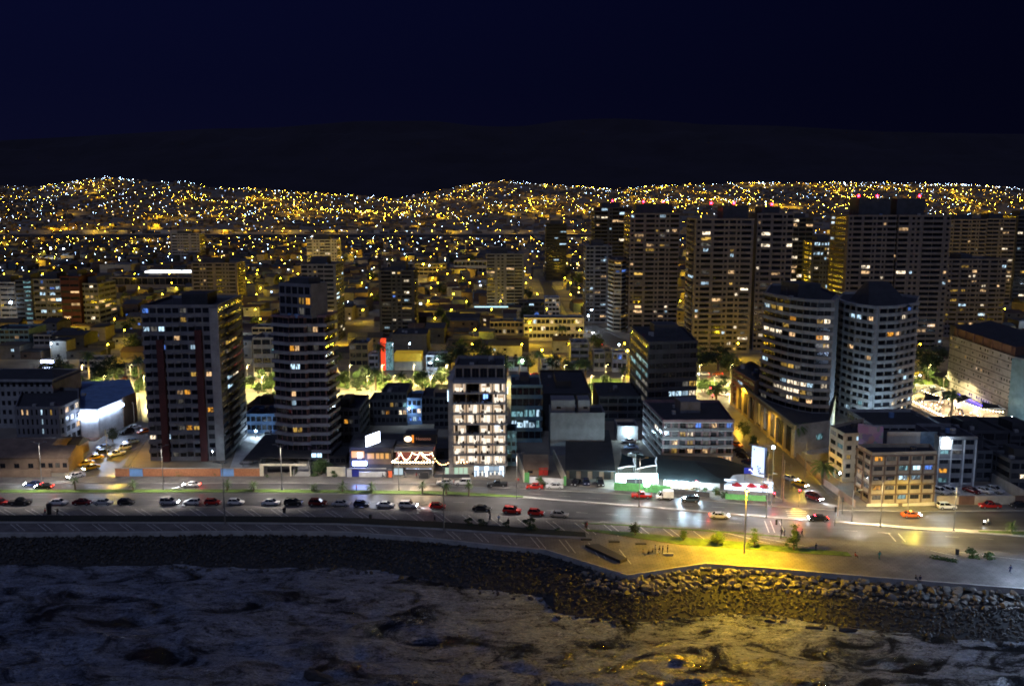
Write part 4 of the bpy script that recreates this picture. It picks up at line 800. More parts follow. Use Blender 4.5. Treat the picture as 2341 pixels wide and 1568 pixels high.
for lb, c in (('dark green shade sail with bright white hem at the left end of the restaurant garden', [(1412, 1112), (1452, 1114), (1448, 1085), (1420, 1082)]), ('middle dark shade sail over the restaurant garden behind the round lit sign', [(1454, 1114), (1500, 1112), (1500, 1085), (1452, 1083)])):
    sail(lb, [G(*p) for p in c], 5.0, SAIL, .8, .8, wd=.16)
for px_, py_ in ((1425, 1108), (1470, 1106), (1450, 1095)): lamp(None, G(px_, py_)+Vector((0, 0, 3.0)), (.6, .9, 1), 4200, .4)  # bare point lights added to brighten the sails and fence
t = thing('garden_bar', 'brightly lit white garden bar under the shade sails', 'bar', G(1408, 1104)); e_ = G(1505, 1104)-G(1408, 1104)
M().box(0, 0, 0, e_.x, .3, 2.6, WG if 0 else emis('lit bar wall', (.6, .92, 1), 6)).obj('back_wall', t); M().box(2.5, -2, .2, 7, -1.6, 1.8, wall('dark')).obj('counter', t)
p = G(1478, 1127); t = thing('round_sign', 'tall glowing white oval sign on two posts in the restaurant garden', 'sign', p); M().cyl((0, -.2, 3.6), (0, .2, 3.6), 1.05, 1.05, emis('oval sign glow', (.85, .95, 1), 14), 16).cyl((0, -.21, 2.5), (0, .21, 2.5), .8, .8, emis('oval sign glow', (.85, .95, 1), 14), 16).obj('panel', t); M().cyl((-.6, 0, 0), (-.6, 0, 2.4), .06, .06, DMET).cyl((.6, 0, 0), (.6, 0, 2.4), .06, .06, DMET).obj('post', t)
root, P, h = bld('cafe_pavilion', 'white lit cafe pavilion with arched canopy on the street corner', 'cafe', [(1655, 1126), (1768, 1134)], 1096, 9); w_ = P[1][0]
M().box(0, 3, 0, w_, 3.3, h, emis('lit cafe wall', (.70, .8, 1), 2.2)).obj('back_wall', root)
q = M(); n_ = 10
for k in range(n_):
    x0_, x1_ = w_*k/n_, w_*(k+1)/n_; z0_, z1_ = [h*.75+h*.35*math.sin(math.pi*min(1, u)) for u in (k/n_, (k+1)/n_)]
    q.geo([(x0_, 0, z0_), (x1_, 0, z1_), (x1_, 8, z1_), (x0_, 8, z0_)], [(0, 1, 2, 3)], mat('translucent canopy', (.7, .75, .8), .8))
q.obj('canopy', root); q = M(); [q.cyl((w_*k/6, 0, 0), (w_*k/6, 0, h), .07, .07, METAL, 5) for k in range(7)]; q.obj('post', root)
for k in range(3): M().ball((w_*(.45+.24*k), .3, h*.95), .18, LED, 8, 5).obj('lamp', root)
t = thing('sign_board', 'dark blue sign board with white emblem above the cafe pavilion', 'sign', G(1702, 1127)+Vector((0, 1, 4.9))); M().box(0, 0, 0, 3.4, .25, 1.6, mat('navy sign', (.02, .03, .25), em=(.03, .05, .5), es=.5)).obj('panel', t)
M().box(1.1, -.06, .9, 1.7, -.01, 1.3, emis('sign emblem', (.9, .9, 1), 1.5, False)).box(1.7, -.06, .5, 1.9, -.01, 1.1, emis('sign emblem', (.9, .9, 1), 1.5, False)).box(2.0, -.06, .35, 2.3, -.01, .8, emis('sign emblem', (.9, .9, 1), 1.5, False)).obj('emblem', t); M().cyl((.3, .4, -4.9), (.3, .4, 0), .08, .08, METAL).obj('post', t)
UMB = mat('red parasol cloth', (.5, .02, .03), .8, var=.2)
for k, (x, y, lb) in enumerate(((1684, 1127, 'red parasol nearest the dark roofed hall'), (1717, 1129, 'red parasol in the middle of the cafe corner'), (1747, 1131, 'red parasol nearest the traffic light'), (1592, 1124, 'small dull red parasol before the white front'))):
    t = thing('parasol', lb, 'parasol', G(x, y), 0, 'parasols of the cafe'); s = 1.5 if k < 3 else 1.1
    M().geo([(math.cos(a)*s, math.sin(a)*s, 2.1) for a in [i*math.pi/4 for i in range(8)]]+[(0, 0, 3.0)], [(i, (i+1) % 8, 8) for i in range(8)], UMB).obj('canopy', t); M().cyl((0, 0, 0), (0, 0, 2.9), .04, .04, METAL).obj('pole', t)
# tall double sided billboard with lit arm
p = G(1735, 1128); t = thing('billboard', 'tall white lit advertising panel turned towards the side street, on a pole', 'billboard', p)
zt = 0; M().edge((-1.6, 1.9), (.9, -.7), 0, .25, 4.6, 12.3, mat('lit poster', (.55, .6, .7), em=(.55, .65, 1), es=.9)).obj('poster_panel', t); M().edge((.92, -.7), (1.5, .5), 0, .2, 4.6, 12.2, mat('blue side panel', (.04, .10, .28))).obj('side_panel', t)
q = M(); dd = Vector((2.5, -2.6)).normalized(); b0 = Vector((-1.6, 1.9)); [q.edge(b0+dd*u, b0+dd*(u+.3), .26, .3, z_, z_+.3, mat('dark logo', (.03, .04, .1))) for u, z_ in ((.5, 11.3), (1.9, 6.4), (2.2, 6.0), (2.0, 5.7), (2.4, 6.7), (2.5, 5.5), (2.2, 5.2), (1.7, 7.0))]; q.obj('logo', t)
M().cyl((.9, -.3, 0), (.9, -.3, 12.6), .14, .14, METAL).cyl((2.3, .6, 3), (2.3, .6, 12), .06, .06, METAL).obj('post', t); M().cyl((-2.8, .5, 12.8), (3.2, 0, 12.5), .06, .06, METAL).cyl((-2.8, 1.5, 12.8), (3.2, 1, 12.5), .06, .06, METAL).cyl((.9, -.3, 12.6), (.9, 1.3, 12.7), .06, .06, METAL).obj('lamp_arm', t); M().ball((3.3, .4, 12.2), .36, LED).obj('lamp', t)
# ---------------------------------------------------------------- open air market
MK = [(2072, 925), (2160, 905), (2302, 975), (2205, 990)]
q = M().face([G(*p)+Vector((0, 0, .01)) for p in (MK[0], MK[3], MK[2], MK[1])], mat('market floor', (.5, .42, .33), .8)); struct(q.obj('market_floor'))
t = thing('market_wall', 'long cream wall along the back of the shade sail market', 'wall', G(2120, 912)); o = G(2120, 912); wallrun(t, [G(2302, 974), G(2120, 912)][::-1], 3.2, wall('cream')); wallrun(t, [G(2240, 985), G(2302, 975)], 2.2, wall('ochre')); wallrun(t, [G(2072, 926), G(2205, 990)], 1.0, wall('pale'))
for k, (c, lb) in enumerate((([(2090, 925), (2130, 918), (2110, 905), (2090, 908)], 'dark shade sail at the far left end of the market'), ([(2125, 930), (2160, 925), (2150, 912), (2120, 915)], 'dark shade sail second from the park end of the market'), ([(2150, 945), (2195, 940), (2180, 922), (2150, 928)], 'dark shade sail beside the market palm'), ([(2185, 952), (2222, 945), (2205, 930), (2180, 936)], 'dark shade sail over the middle market tables'), ([(2110, 945), (2145, 952), (2150, 935), (2110, 930)], 'small dark sail over the left market stalls'), ([(2240, 965), (2296, 972), (2280, 955), (2240, 952)], 'large dark sail at the near right corner of the market'))):
    sail(lb, [G(*p) for p in c], 4.6, mat('black shade sail', (.03, .027, .025), .9), .9, .7, True, 'shade sails of the market', .06)
TBL = mat('table top', (.45, .2, .12)); me = {n_: v for n_, v in (('top', M().cyl((0, 0, .7), (0, 0, .75), .6, .6, TBL, 8).mesh('top')), ('leg', M().cyl((0, 0, 0), (0, 0, .7), .06, .06, DMET, 5).mesh('leg')), ('lantern', M().ball((0, 0, .95), .15, emis('table lantern', (1, .72, .45), 20, False), 6, 4).mesh('lantern')))}
for k in range(44):
    u, v = R.uniform(.04, .96), R.uniform(.1, .9); a_, b2, c_, d_ = [G(*p) for p in MK]; p = a_.lerp(d_, u).lerp(b2.lerp(c_, u), v)
    t = thing('cafe_table', 'small round red brown table with a glowing lantern under the market sails', 'table', p, 0, 'lantern lit tables of the market'); [mk(n_, m_, t) for n_, m_ in me.items()]
for k in range(9):
    u = (k+.5)/9; a_, b2, c_, d_ = [G(*p) for p in MK]; lamp(None, a_.lerp(d_, u).lerp(b2.lerp(c_, u), .35+.3*(k % 2))+Vector((0, 0, 2.2)), (1, .78, .52), 1200, .5)
a_, d_ = G(2074, 925), G(2205, 990)
bulbs('string_lights', 'line of warm bulbs along the near fence of the market', [a_+Vector((0, 0, 2.4)), d_+Vector((0, 0, 2.4))], .2, WB2, 26, .3); a_, d_ = G(2100, 912), G(2290, 968)
bulbs('string_lights', 'line of warm bulbs hung below the sails along the market wall', [a_+Vector((0, 0, 4)), a_.lerp(d_, .5)+Vector((0, -2, 4)), d_+Vector((0, 0, 4))], .2, WB2, 14, .8)
box('kiosk', 'pale flat kiosk between the market sails and the park', 'kiosk', 2119, 2160, 905, 889, 8, 1, 0, 0, wall('pale'), top=False)
# ---------------------------------------------------------------- towers behind the park
RHY = ['WdwwdW', 'BwwBWdW', 'WWdwWW', 'wWdWwB', 'dWwwWd', 'BBdWWdBB']
def tower(label, xl, xr, yb, yt, dep, nf, nb, ns, wk, lp, pal, sp=.42, po=.25, band=None, red=0, name='apartment_tower', crown=None, **k):
    r, w_, z = box(name, label, AT, xl, xr, yb, yt, dep, nf, nb, ns, wall({'brown': 'taupe', 'mauve': 'taupe'}.get(wk, wk)), lp=lp, pal=pal, sp=sp, po=po, bandm=wall(band) if band else None, top=False, rhy=RHY[len(label) % len(RHY)] if nb > 4 else None, **k)
    c = crown or (.2, .7, 4)
    roofbox(r, w_*c[0], dep*.25, w_*c[1], dep*.75, z, c[2], wall('dark'))
    for i in range(red): M().ball((w_*((i+.5)/red)*.8+w_*.1, dep*.3, z+c[2]+1.2), .55, REDL, 6, 4).cyl((w_*((i+.5)/red)*.8+w_*.1, dep*.3, z), (w_*((i+.5)/red)*.8+w_*.1, dep*.3, z+c[2]+1), .08, .08, DMET, 4).obj('beacon', r)
    return r, w_, z
tower('dark blue tower far behind the striped tower, scattered cold lights near the top', 1357, 1440, 700, 474, 22, 26, 7, 4, 'dark', .14, 'KKWCK', red=1)
tower('lower pale grid tower in front of the blue tower with cold lights', 1338, 1396, 738, 562, 18, 19, 7, 3, 'grey', .13, 'WKDW', sp=.45)
r, P, h = bld('apartment_tower', 'slim tower with rounded striped balcony front, lit olive at its foot', AT, [(1390, 752), (1402, 758), (1418, 759), (1430, 755), (1434, 738), (1392, 736)], 592, None)
facade(r, P, {0: 1, 1: 1, 2: 1, 3: 1}, 17, h/17, wall('brown'), sp=.45, po=.6, bandm=wall('pale'), lp=.05, lit={(1, 14, 0): 'B', (2, 14, 0): 'B', (1, 16, 0): 'Y', (1, 5, 0): 'Y', (2, 3, 0): 'Y', (1, 4, 0): 'D'}, fancy=False)
tower('tall brown tower with twin balcony stacks left of the wide slab tower', 1436, 1546, 762, 488, 26, 25, 8, 4, 'mauve', .09, 'KWCYD', sp=.45, red=2, crown=(.15, .9, 6))
tower('wide grey slab tower with a central dark slot behind the office tower', 1583, 1712, 806, 500, 24, 24, 9, 3, 'brown', .10, 'KCWYD', sp=.45, red=2, crown=(.5, .95, 7))
tower('right hand wing of the wide grey slab tower, past the dark slot', 1719, 1800, 800, 488, 24, 24, 6, 0, 'brown', .10, 'CWDK', sp=.45, red=1)
tower('narrow dark tower with bright cream bands behind the slab tower', 1802, 1850, 690, 498, 20, 18, 3, 0, 'dark', .30, 'CWC', sp=.4)
tower('tower topped by a long bright cyan glass floor between the slab towers', 1850, 1922, 705, 552, 20, 14, 8, 3, 'dark', .22, 'CWKY', lit={(0, 13, k): 'K' for k in range(8)})
tower('left wing of the tallest right hand tower with cold penthouse windows', 1924, 2030, 800, 492, 26, 25, 8, 3, 'brown', .13, 'CWYK', sp=.45, crown=(.3, .98, 9), red=2)
tower('right wing of the tallest tower behind the curved twin', 2036, 2152, 800, 492, 26, 25, 9, 3, 'ochre' if 0 else 'brown', .08, 'WCYK', sp=.45, crown=(.05, .6, 9), red=1)
tower('broad maroon brown tower with level floor bands behind the slab hotel', 2156, 2288, 770, 592, 26, 16, 12, 3, 'mauve', .13, 'CWYK', sp=.5, crown=(.3, .5, 3))
tower('tall dim brown tower rising behind the broad maroon tower', 2160, 2240, 700, 502, 24, 22, 8, 3, 'brown', .04, 'CWD', sp=.5)
tower('dim tower with a cold rooftop lamp beside the tall brown tower', 2242, 2306, 700, 500, 24, 22, 6, 3, 'brown', .09, 'KWC', sp=.5)
tower('dark tower cut by the right edge of the picture, blue sign near its middle', 2312, 2380, 690, 492, 24, 22, 6, 3, 'dark', .12, 'CKBY', sp=.5)
tower('grey tower with vertical white piers and lit roof floor in the middle distance', 1113, 1198, 708, 580, 22, 17, 8, 0, 'grey', .07, 'KWYD', sp=.45, crown=(.1, .55, 4), lit={(0, 16, 1): 'K'})
tower('slim black windowless tower beyond the grey piered tower', 1248, 1294, 642, 512, 20, 18, 3, 1, 'black', .05, 'K', sp=.6)
tower('dark stepped tower above the red sign tower, three white windows in a column', 869, 948, 772, 618, 20, 17, 6, 4, 'dark', .08, 'WKYD', sp=.45, lit={(0, 14, 4): 'C', (0, 11, 4): 'C', (0, 16, 2): 'C', (0, 16, 3): 'Y', (0, 4, 2): 'C', (0, 10, 2): 'B'}, crown=(.3, .75, 5))
tower('pale tower with blank concrete shaft right behind the rounded tower', 694, 772, 780, 604, 22, 17, 6, 3, 'grey', .10, 'CWKY', sp=.45)
tower('far pale tower with rows of small yellow windows above the rounded tower', 704, 772, 640, 548, 20, 13, 10, 2, 'cream', .18, 'YWC', sp=.5)
tower('dark many windowed tower rising behind the tall left tower', 442, 545, 700, 601, 20, 11, 12, 3, 'brown', .08, 'TWCY', sp=.5)
tower('pale blank slab in the far city left of centre', 392, 458, 590, 534, 20, 8, 9, 2, 'pale', .06, 'WK', sp=.6)
tower('striped dark apartment block with cold white windows at the far left', 84, 146, 748, 638, 24, 8, 6, 0, 'grey', .16, 'WKB', sp=.5, lit={(0, 2, 1): 'K', (0, 2, 2): 'K', (0, 2, 4): 'K', (0, 4, 4): 'W', (0, 4, 5): 'K', (0, 6, 1): 'W'})
tower('maroon stair tower with one lit window beside the striped block', 146, 188, 750, 632, 24, 8, 2, 0, 'maroon', .1, 'CW', sp=.6)
tower('low striped wing to the right of the maroon stair tower', 190, 230, 748, 648, 24, 8, 4, 3, 'grey', .18, 'CYW', sp=.5)
tower('dark block with a vertical line of small green white lights', 42, 78, 735, 640, 22, 9, 2, 0, 'dark', 0, 'K', sp=.55, lit={(0, f, 1): 'T' for f in range(9)})
tower('dim blank block at the left edge with a dazzling lamp at its foot', -20, 40, 730, 645, 20, 7, 5, 0, 'brown', .03, 'W', sp=.6)
# hand placed lower buildings between the park and the towers
for a_ in (('building', 'greenish three storey building at the far left edge', -20, 68, 792, 752, 18, 3, 8, 0, 'teal', .12, 'TWB'),
           ('building', 'pale house with lit yard left of the palm trees', 78, 140, 792, 765, 14, 2, 5, 0, 'pale', .1, 'KW'),
           ('shop', 'cream lit shop building behind the left palms', 183, 240, 852, 822, 12, 2, 5, 0, 'cream', .2, 'YD'),
           ('building', 'white modern building with open glass frame behind the park trees', 581, 642, 860, 772, 16, 4, 3, 0, 'cream', .12, 'YDT'),
           ('building', 'tan block behind the white modern building', 578, 640, 800, 748, 14, 4, 4, 0, 'cream', .12, 'CT'),
           ('house', 'olive lit house left of the red sign tower', 800, 842, 842, 785, 16, 3, 3, 0, 'ochre', .1, 'YD'),
           ('shop', 'white shop entrance block beside the red sign tower', 843, 872, 844, 810, 10, 2, 2, 0, 'white', .3, 'TK'),
           ('building', 'broad windowless dark wall behind the yellow sign shop', 897, 976, 812, 764, 20, 1, 0, 0, 'dark', 0, 'W'),
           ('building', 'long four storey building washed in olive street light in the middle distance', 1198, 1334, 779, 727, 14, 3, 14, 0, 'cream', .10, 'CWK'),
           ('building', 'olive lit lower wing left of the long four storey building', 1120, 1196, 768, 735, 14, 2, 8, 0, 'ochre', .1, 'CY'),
           ('building', 'white balcony block with bright side wall above the long building', 1245, 1279, 724, 681, 14, 4, 4, 0, 'white', .25, 'CW'),
           ('building', 'dark block joined to the white balcony block', 1186, 1244, 724, 690, 14, 3, 5, 0, 'dark', .15, 'BK'),
           ('shop', 'four storey white framed shop with red round sign by the palms', 1304, 1345, 845, 783, 12, 4, 2, 0, 'pale', .2, 'TD'),
           ('house', 'cream house with pediment gable beside the blue shop', 1357, 1382, 848, 805, 10, 2, 2, 0, 'cream', .1, 'D'),
           ('house', 'orange fronted house between the pediment house and the blue shop', 1383, 1398, 848, 803, 10, 2, 1, 0, 'ochre', .2, 'W'),
           ('shop', 'shop with glowing blue white front near the office tower', 1400, 1432, 850, 806, 10, 2, 3, 0, 'white', .2, 'B'),
           ('shop', 'yellow kiosk shop with white interior by the park street', 1264, 1281, 848, 818, 8, 1, 2, 0, 'ochre', .9, 'C'),
           ('shop', 'small tan shop left of the yellow kiosk', 1238, 1262, 847, 818, 8, 2, 2, 0, 'pale', .2, 'YD'),
           ('shop', 'small white shop under the glaring white lamp', 1158, 1208, 848, 822, 8, 1, 3, 0, 'white', .5, 'KC'),
           ('house', 'bright white house under blue white lamps left of the hotel', 975, 1022, 846, 812, 10, 2, 3, 0, 'white', .1, 'K'),
           ('house', 'yellow gabled house in the gap between the big towers', 1562, 1582, 800, 772, 8, 1, 2, 0, 'ochre', .3, 'D'),
           ('house', 'white gabled house behind the left park trees', 290, 322, 858, 832, 10, 2, 2, 0, 'cream', .1, 'D'),
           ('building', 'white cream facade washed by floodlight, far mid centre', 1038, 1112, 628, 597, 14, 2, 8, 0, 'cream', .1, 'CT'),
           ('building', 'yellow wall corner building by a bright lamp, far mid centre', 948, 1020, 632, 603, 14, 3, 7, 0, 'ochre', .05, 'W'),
           ('building', 'long low wall with glowing blue white awning, far mid centre', 886, 945, 622, 602, 12, 1, 6, 0, 'cream', 0, 'W'),
           ('warehouse', 'pale blue fronted warehouse in the far left city', 229, 300, 628, 605, 24, 1, 0, 0, 'pale', 0, 'W'),
           ('warehouse', 'brown ribbed warehouse hall below the glowing curved roof', 258, 447, 662, 634, 24, 1, 14, 0, 'brown', 0, 'W'),
           ('building', 'white two storey building by a lamp, far left city', 100, 134, 650, 632, 12, 2, 6, 0, 'pale', .2, 'WC')):
    nm, lb, xl, xr, yb, yt, dp, nf, nb, ns, wk, lp, pal = a_; AC = 1
    box(nm, lb, nm, xl, xr, yb, yt, dp, nf, nb, ns, wall({'brown': 'taupe', 'mauve': 'taupe'}.get(wk, wk)), lp=lp, pal=pal, sp=.45, fancy=yb > 790, top=False)
for a_ in ((1266, 1110, 0), ):
    pass
def at(x, yb, y): p = G(x, yb); return Vector((p.x, p.y, HT(p, y)))
def pbox(nm, lb, cat, xl, xr, yb, yt, y2, dep, m, prt='panel', **k):
    a_ = at(xl, yb, y2); b2 = at(xr, yb, yt); t = thing(nm, lb, cat, a_); M().box(0, 0, 0, b2.x-a_.x, dep, b2.z-a_.z, m).obj(prt, t); return t
t = pbox('sign_tower', 'red and glass sign tower rising over the park street', 'sign tower', 871, 881, 846, 776, 846, 4, mat('red lit sign', (.6, .05, .02), em=(1, .07, .02), es=1.1)); M().box(2.2, 0, 0, 5.2, 4, 12, LITP['T']).obj('glass_panel', t); M().box(-1.4, .5, 0, -.05, 4, 12, wall('teal')).obj('side_panel', t)
t = pbox('shop', 'yellow sign boarded shop right of the red sign tower', 'shop', 902, 965, 846, 825, 846, 8, wall('cream'), 'wall'); M().box(0, -.6, 4.05, 12, 8, 7.6, mat('yellow sign board', (.55, .38, .03), em=(1, .6, .04), es=.25)).obj('sign_panel', t)
pbox('sign_disc', 'small round red sign on the white framed shop', 'sign', 1331, 1337, 843, 791, 797, .3, emis('red round sign', (1, .02, .03), 5))
t = pbox('shop_sign', 'bright blue sign box over the blue shop front', 'sign', 1396, 1427, 845, 825, 830, .5, emis('blue shop sign', (.08, .12, 1), 12)); M().box(0, 0, 3.5, 5, .5, 4.6, emis('white shop sign', (.8, .85, 1), 6)).obj('panel', t)
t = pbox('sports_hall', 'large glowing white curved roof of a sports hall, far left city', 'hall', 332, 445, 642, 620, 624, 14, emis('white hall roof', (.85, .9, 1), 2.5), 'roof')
pbox('awning', 'glowing blue white awning strip in the far middle city', 'awning', 886, 960, 618, 604, 607, 3, emis('cyan awning', (.4, .75, 1), 2.5), 'roof')
pbox('light_strip', 'thin blue white roof edge lights below the grey piered tower', 'light strip', 1085, 1175, 712, 701, 702.5, 1, emis('cyan awning', (.4, .75, 1), 2.5), 'roof')
pbox('light_strip', 'thin white neon line on the olive lit wing', 'light strip', 1045, 1100, 730, 726, 727.5, 1, emis('white shop sign', (.8, .85, 1), 6), 'roof')
pbox('light_strip', 'double white neon strip at the park edge of the far left', 'light strip', 98, 132, 850, 840, 843, 1, emis('white neon bar', (.5, .6, 1), 14), 'roof')
pbox('light_strip', 'glaring white sign above the double neon strip, far left', 'light strip', 95, 122, 852, 824, 830, 1, emis('white neon bar', (.5, .6, 1), 14), 'roof')
# ---------------------------------------------------------------- the park between the blocks
struct(rib([(-500, 866), (2900, 866)], [(-500, 912), (2900, 912)], z=.004, m=DIRT, n=6).obj('park_ground'))
struct(rib([(-500, 850), (2900, 850)], [(-500, 864), (2900, 864)], z=.006, m=ASPH, n=6).obj('park_street'))
struct(rib([(-500, 915), (2900, 915)], [(-500, 934), (2900, 934)], z=.006, m=ASPH, n=6).obj('rear_street'))
k = 0
for x0, x1, y0, y1 in ((185, 300, 878, 890), (305, 335, 882, 893), (560, 636, 876, 888), (752, 800, 872, 886), (806, 850, 868, 880), (856, 905, 872, 893), (908, 945, 870, 886), (985, 1022, 878, 886), (1345, 1432, 866, 884), (1592, 1640, 872, 884), (1640, 1675, 884, 892), (2085, 2165, 866, 886), (1100, 1150, 868, 880), (1360, 1432, 888, 896)):
    a_, b2, c_, d_ = G(x0+4, y0), G(x1-3, y0+1), G(x1, y1), G(x0, y1-1)
    q = M(); q.prism([(p.x, p.y) for p in (d_, c_, b2, a_)], 0, .16, GRASSM); struct(q.obj('lawn'))
GRND = [((200, 1112), (345, 925), 11), ((1868, 1158), (1640, 905), 12), ((1640, 905), (1340, 745), 12), ((1290, 741), (1245, 640), 9)]
for a_, b2, wd in GRND:
    a_, b2 = G(*a_), G(*b2); d = (b2-a_).normalized(); n_ = Vector((-d.y, d.x, 0))*wd/2
    q = M().face([tuple(p+Vector((0, 0, .011))) for p in (a_-n_, b2-n_, b2+n_, a_+n_)][::-1], ASPH); struct(q.obj('side_street'))
    for s in (-1, 1):
        c = n_*s*1.0; e_ = n_*s*1.32; q = M(); P = [tuple((a_+d*6+c).xy), tuple((b2+c).xy), tuple((b2+e_).xy), tuple((a_+d*6+e_).xy)]
        struct(q.prism(P if s < 0 else P[::-1], .0, .13, SIDE, bot=False).obj('side_pavement'))
# ---------------------------------------------------------------- trees
LEAF = mat('leaf green', (.06, .11, .03), .7, var=.6, sc=1.5); LEAFD = mat('dark leaf', (.035, .06, .025), .75, var=.6, sc=1.5); PALML = mat('palm leaf', (.07, .12, .03), .6, var=.5, sc=1.5)
BARK = mat('bark', (.20, .15, .10), .9, var=.4, sc=3, bump=.4); PINK = mat('rusty leaf', (.30, .13, .08), .8, var=.4, sc=1.5)
def crown_mesh(rx, rz, n, leaf, seed, m, cone=False):
    r = random.Random(seed); q = M(); C = []
    for i in range(max(5, n//55)):
        a = r.uniform(0, 6.28); u = r.random()**.5; z = r.uniform(-1, 1)
        rr_ = rx*u*((1-(z+1)/2*.95) if cone else math.sqrt(max(.1, 1-z*z))*.8); C.append((Vector((math.cos(a)*rr_, math.sin(a)*rr_, z*rz)), rx*r.uniform(.22, .45)))
    for i in range(n):
        c, s = r.choice(C); p = c+Vector((r.gauss(0, 1), r.gauss(0, 1), r.gauss(0, .7)))*s*.6
        u = Vector((r.uniform(-1, 1), r.uniform(-1, 1), r.uniform(-.6, .6))).normalized()*leaf; v = Vector((r.uniform(-1, 1), r.uniform(-1, 1), r.uniform(-1, 1))).normalized()*leaf*.7
        q.face([p-u, p-v*.6, p+u, p+v], m)
    return q.mesh('crown')
def trunk_mesh(h, r0, seed, limbs=4, spread=1.5):
    r = random.Random(seed); q = M(); q.cyl((0, 0, 0), (r.uniform(-.2, .2), 0, h*.6), r0, r0*.7, BARK, 7)
    for i in range(limbs): a = i*6.28/limbs+r.random(); q.cyl((0, 0, h*.5), (math.cos(a)*spread, math.sin(a)*spread, h*r.uniform(.85, 1.1)), r0*.6, r0*.2, BARK, 5)
    return q.mesh('trunk')
def palm_mesh(nf, ln, droop, seed, wd=.5, up=.9):
    r = random.Random(seed); q = M()
    for i in range(nf):
        a = i*2.4+r.uniform(-.2, .2); el = up*(1-i/nf*1.5)+r.uniform(-.15, .15); d = Vector((math.cos(a), math.sin(a), 0)); p = Vector((0, 0, 0)); v = d*math.cos(el)+Vector((0, 0, math.sin(el))); s = ln/7
        sd = Vector((-d.y, d.x, 0)); L_ = [p.copy()]
        for j in range(7): p = p+v*s; v = (v+Vector((0, 0, -droop*.22))).normalized(); L_.append(p.copy())
        for j in range(7):
            a_, b2 = L_[j], L_[j+1]; w_ = wd*math.sin((j+.8)/8*3.1)+.06
            for s_ in (-1, 1): q.face([a_, a_.lerp(b2, .55), a_+sd*s_*w_+(b2-a_)*.9+Vector((0, 0, -w_*.4))], PALML)
            for s_ in (-1, 1): q.face([a_.lerp(b2, .5), b2, b2+sd*s_*w_+(b2-a_)*.5+Vector((0, 0, -w_*.4))], PALML)
    return q.mesh('crown')
def ptrunk(h, r0):
    q = M(); k = 6
    for i in range(k): q.cyl((.04*h*math.sin(i*.5)*.1, 0, h*i/k), (.04*h*math.sin((i+1)*.5)*.1, 0, h*(i+1)/k), r0*(1.08-.05*i), r0*(.98-.05*i), BARK, 8)
    return q.mesh('trunk')
PC = [palm_mesh(34, 3.6, 1.0, s, .55) for s in (1, 2, 3)]; PS = [palm_mesh(22, 1.6, 1.0, s, .3, 1.2) for s in (4, 5)]
def palm(x, yb, ytop, label, group=None, small=False):
    p = G(x, yb); h = HT(p, ytop)*(.86 if not small else .72); t = thing('palm_tree', label, 'palm tree', p, R.uniform(0, 6), group)
    s = 1.0 if not small else 1.0
    mk('trunk', ptrunk(h, .42 if not small else .2), t); mk('crown', R.choice(PS if small else PC), t, (0, 0, h), R.uniform(0, 6), (s*R.uniform(.85, 1.12),)*3)
for x, yb, yt, lb in ((207, 905, 866, 'palm with thick yellow lit trunk left of the twin palm in the left park'), (216, 906, 862, 'right one of the twin thick trunked palms in the left park'), (205, 872, 800, 'tall slim palm silhouetted at the left park edge'), (318, 868, 812, 'palm beside the left edge of the tall tower'), (760, 876, 795, 'tall dark palm between the rounded tower and the park street'), (772, 880, 800, 'second tall dark palm right of the rounded tower'), (859, 893, 838, 'palm standing free on the park path left of centre'), (917, 895, 852, 'shorter full palm near the park pergola'), (870, 868, 778, 'tall thin palm in front of the red sign tower'), (1232, 852, 800, 'palm seen above the black hall roof'), (1285, 790, 742, 'big palm in front of the long olive lit building'), (1338, 892, 818, 'large palm before the cream pediment house'), (1325, 870, 822, 'smaller palm left of the pediment house'), (1425, 893, 835, 'bare topped palm next to the office tower'), (1637, 925, 880, 'palm by the red traffic light at the park crossing'), (1822, 1042, 965, 'tall palm against the podium front wall'), (1880, 1108, 1058, 'palm on the side street kerb by the yard wall'), (1950, 1092, 1060, 'dark palm in the yard between the two beige blocks'), (2173, 972, 886, 'tall dark palm rising out of the market'), (2095, 893, 868, 'young bushy palm near the sports court'), (1160, 858, 826, 'palm behind the teal block roof'), (740, 1075, 1064, 'small palm by the entrance ramp'), (1188, 856, 815, 'dark palm left of the glaring park lamp'), (160, 872, 832, 'dark palm above the clinic roof')):
    palm(x, yb, yt, lb)
for x, y, yt in ((172, 1121, 1086), (305, 1121, 1098), (520, 1122, 1098), (580, 1123, 1101), (717, 1123, 1108), (783, 1124, 1104), (849, 1125, 1108), (966, 1130, 1099), (1020, 1131, 1101), (1072, 1134, 1097), (2312, 1220, 1196)):
    palm(x, y, yt, {172: 'first small palm of the grass median, in the headlight glare', 2312: 'small palm on the grass verge at the right edge', 1072: 'last small palm of the grass median before the pale kerb', 305: 'small median palm in front of the left blue gate', 520: 'small median palm hidden by the tall dark mast', 580: 'small median palm in front of the brick wall end', 717: 'smallest median palm, before the entrance ramp', 783: 'small median palm at the edge of the blue reflection', 849: 'small median palm in the blue sign reflection', 966: 'tallest looking median palm before the terrace restaurant', 1020: 'median palm just right of the dark mast by the hotel'}[x], 'small palms along the grass median', True)
TC = [crown_mesh(3.4, 2.2, 1500, .32, 11, LEAF), crown_mesh(3.4, 2.6, 1500, .32, 12, LEAFD), crown_mesh(4.2, 2.2, 1800, .34, 13, LEAF)]; TT = [trunk_mesh(4, .3, s) for s in (1, 2)]
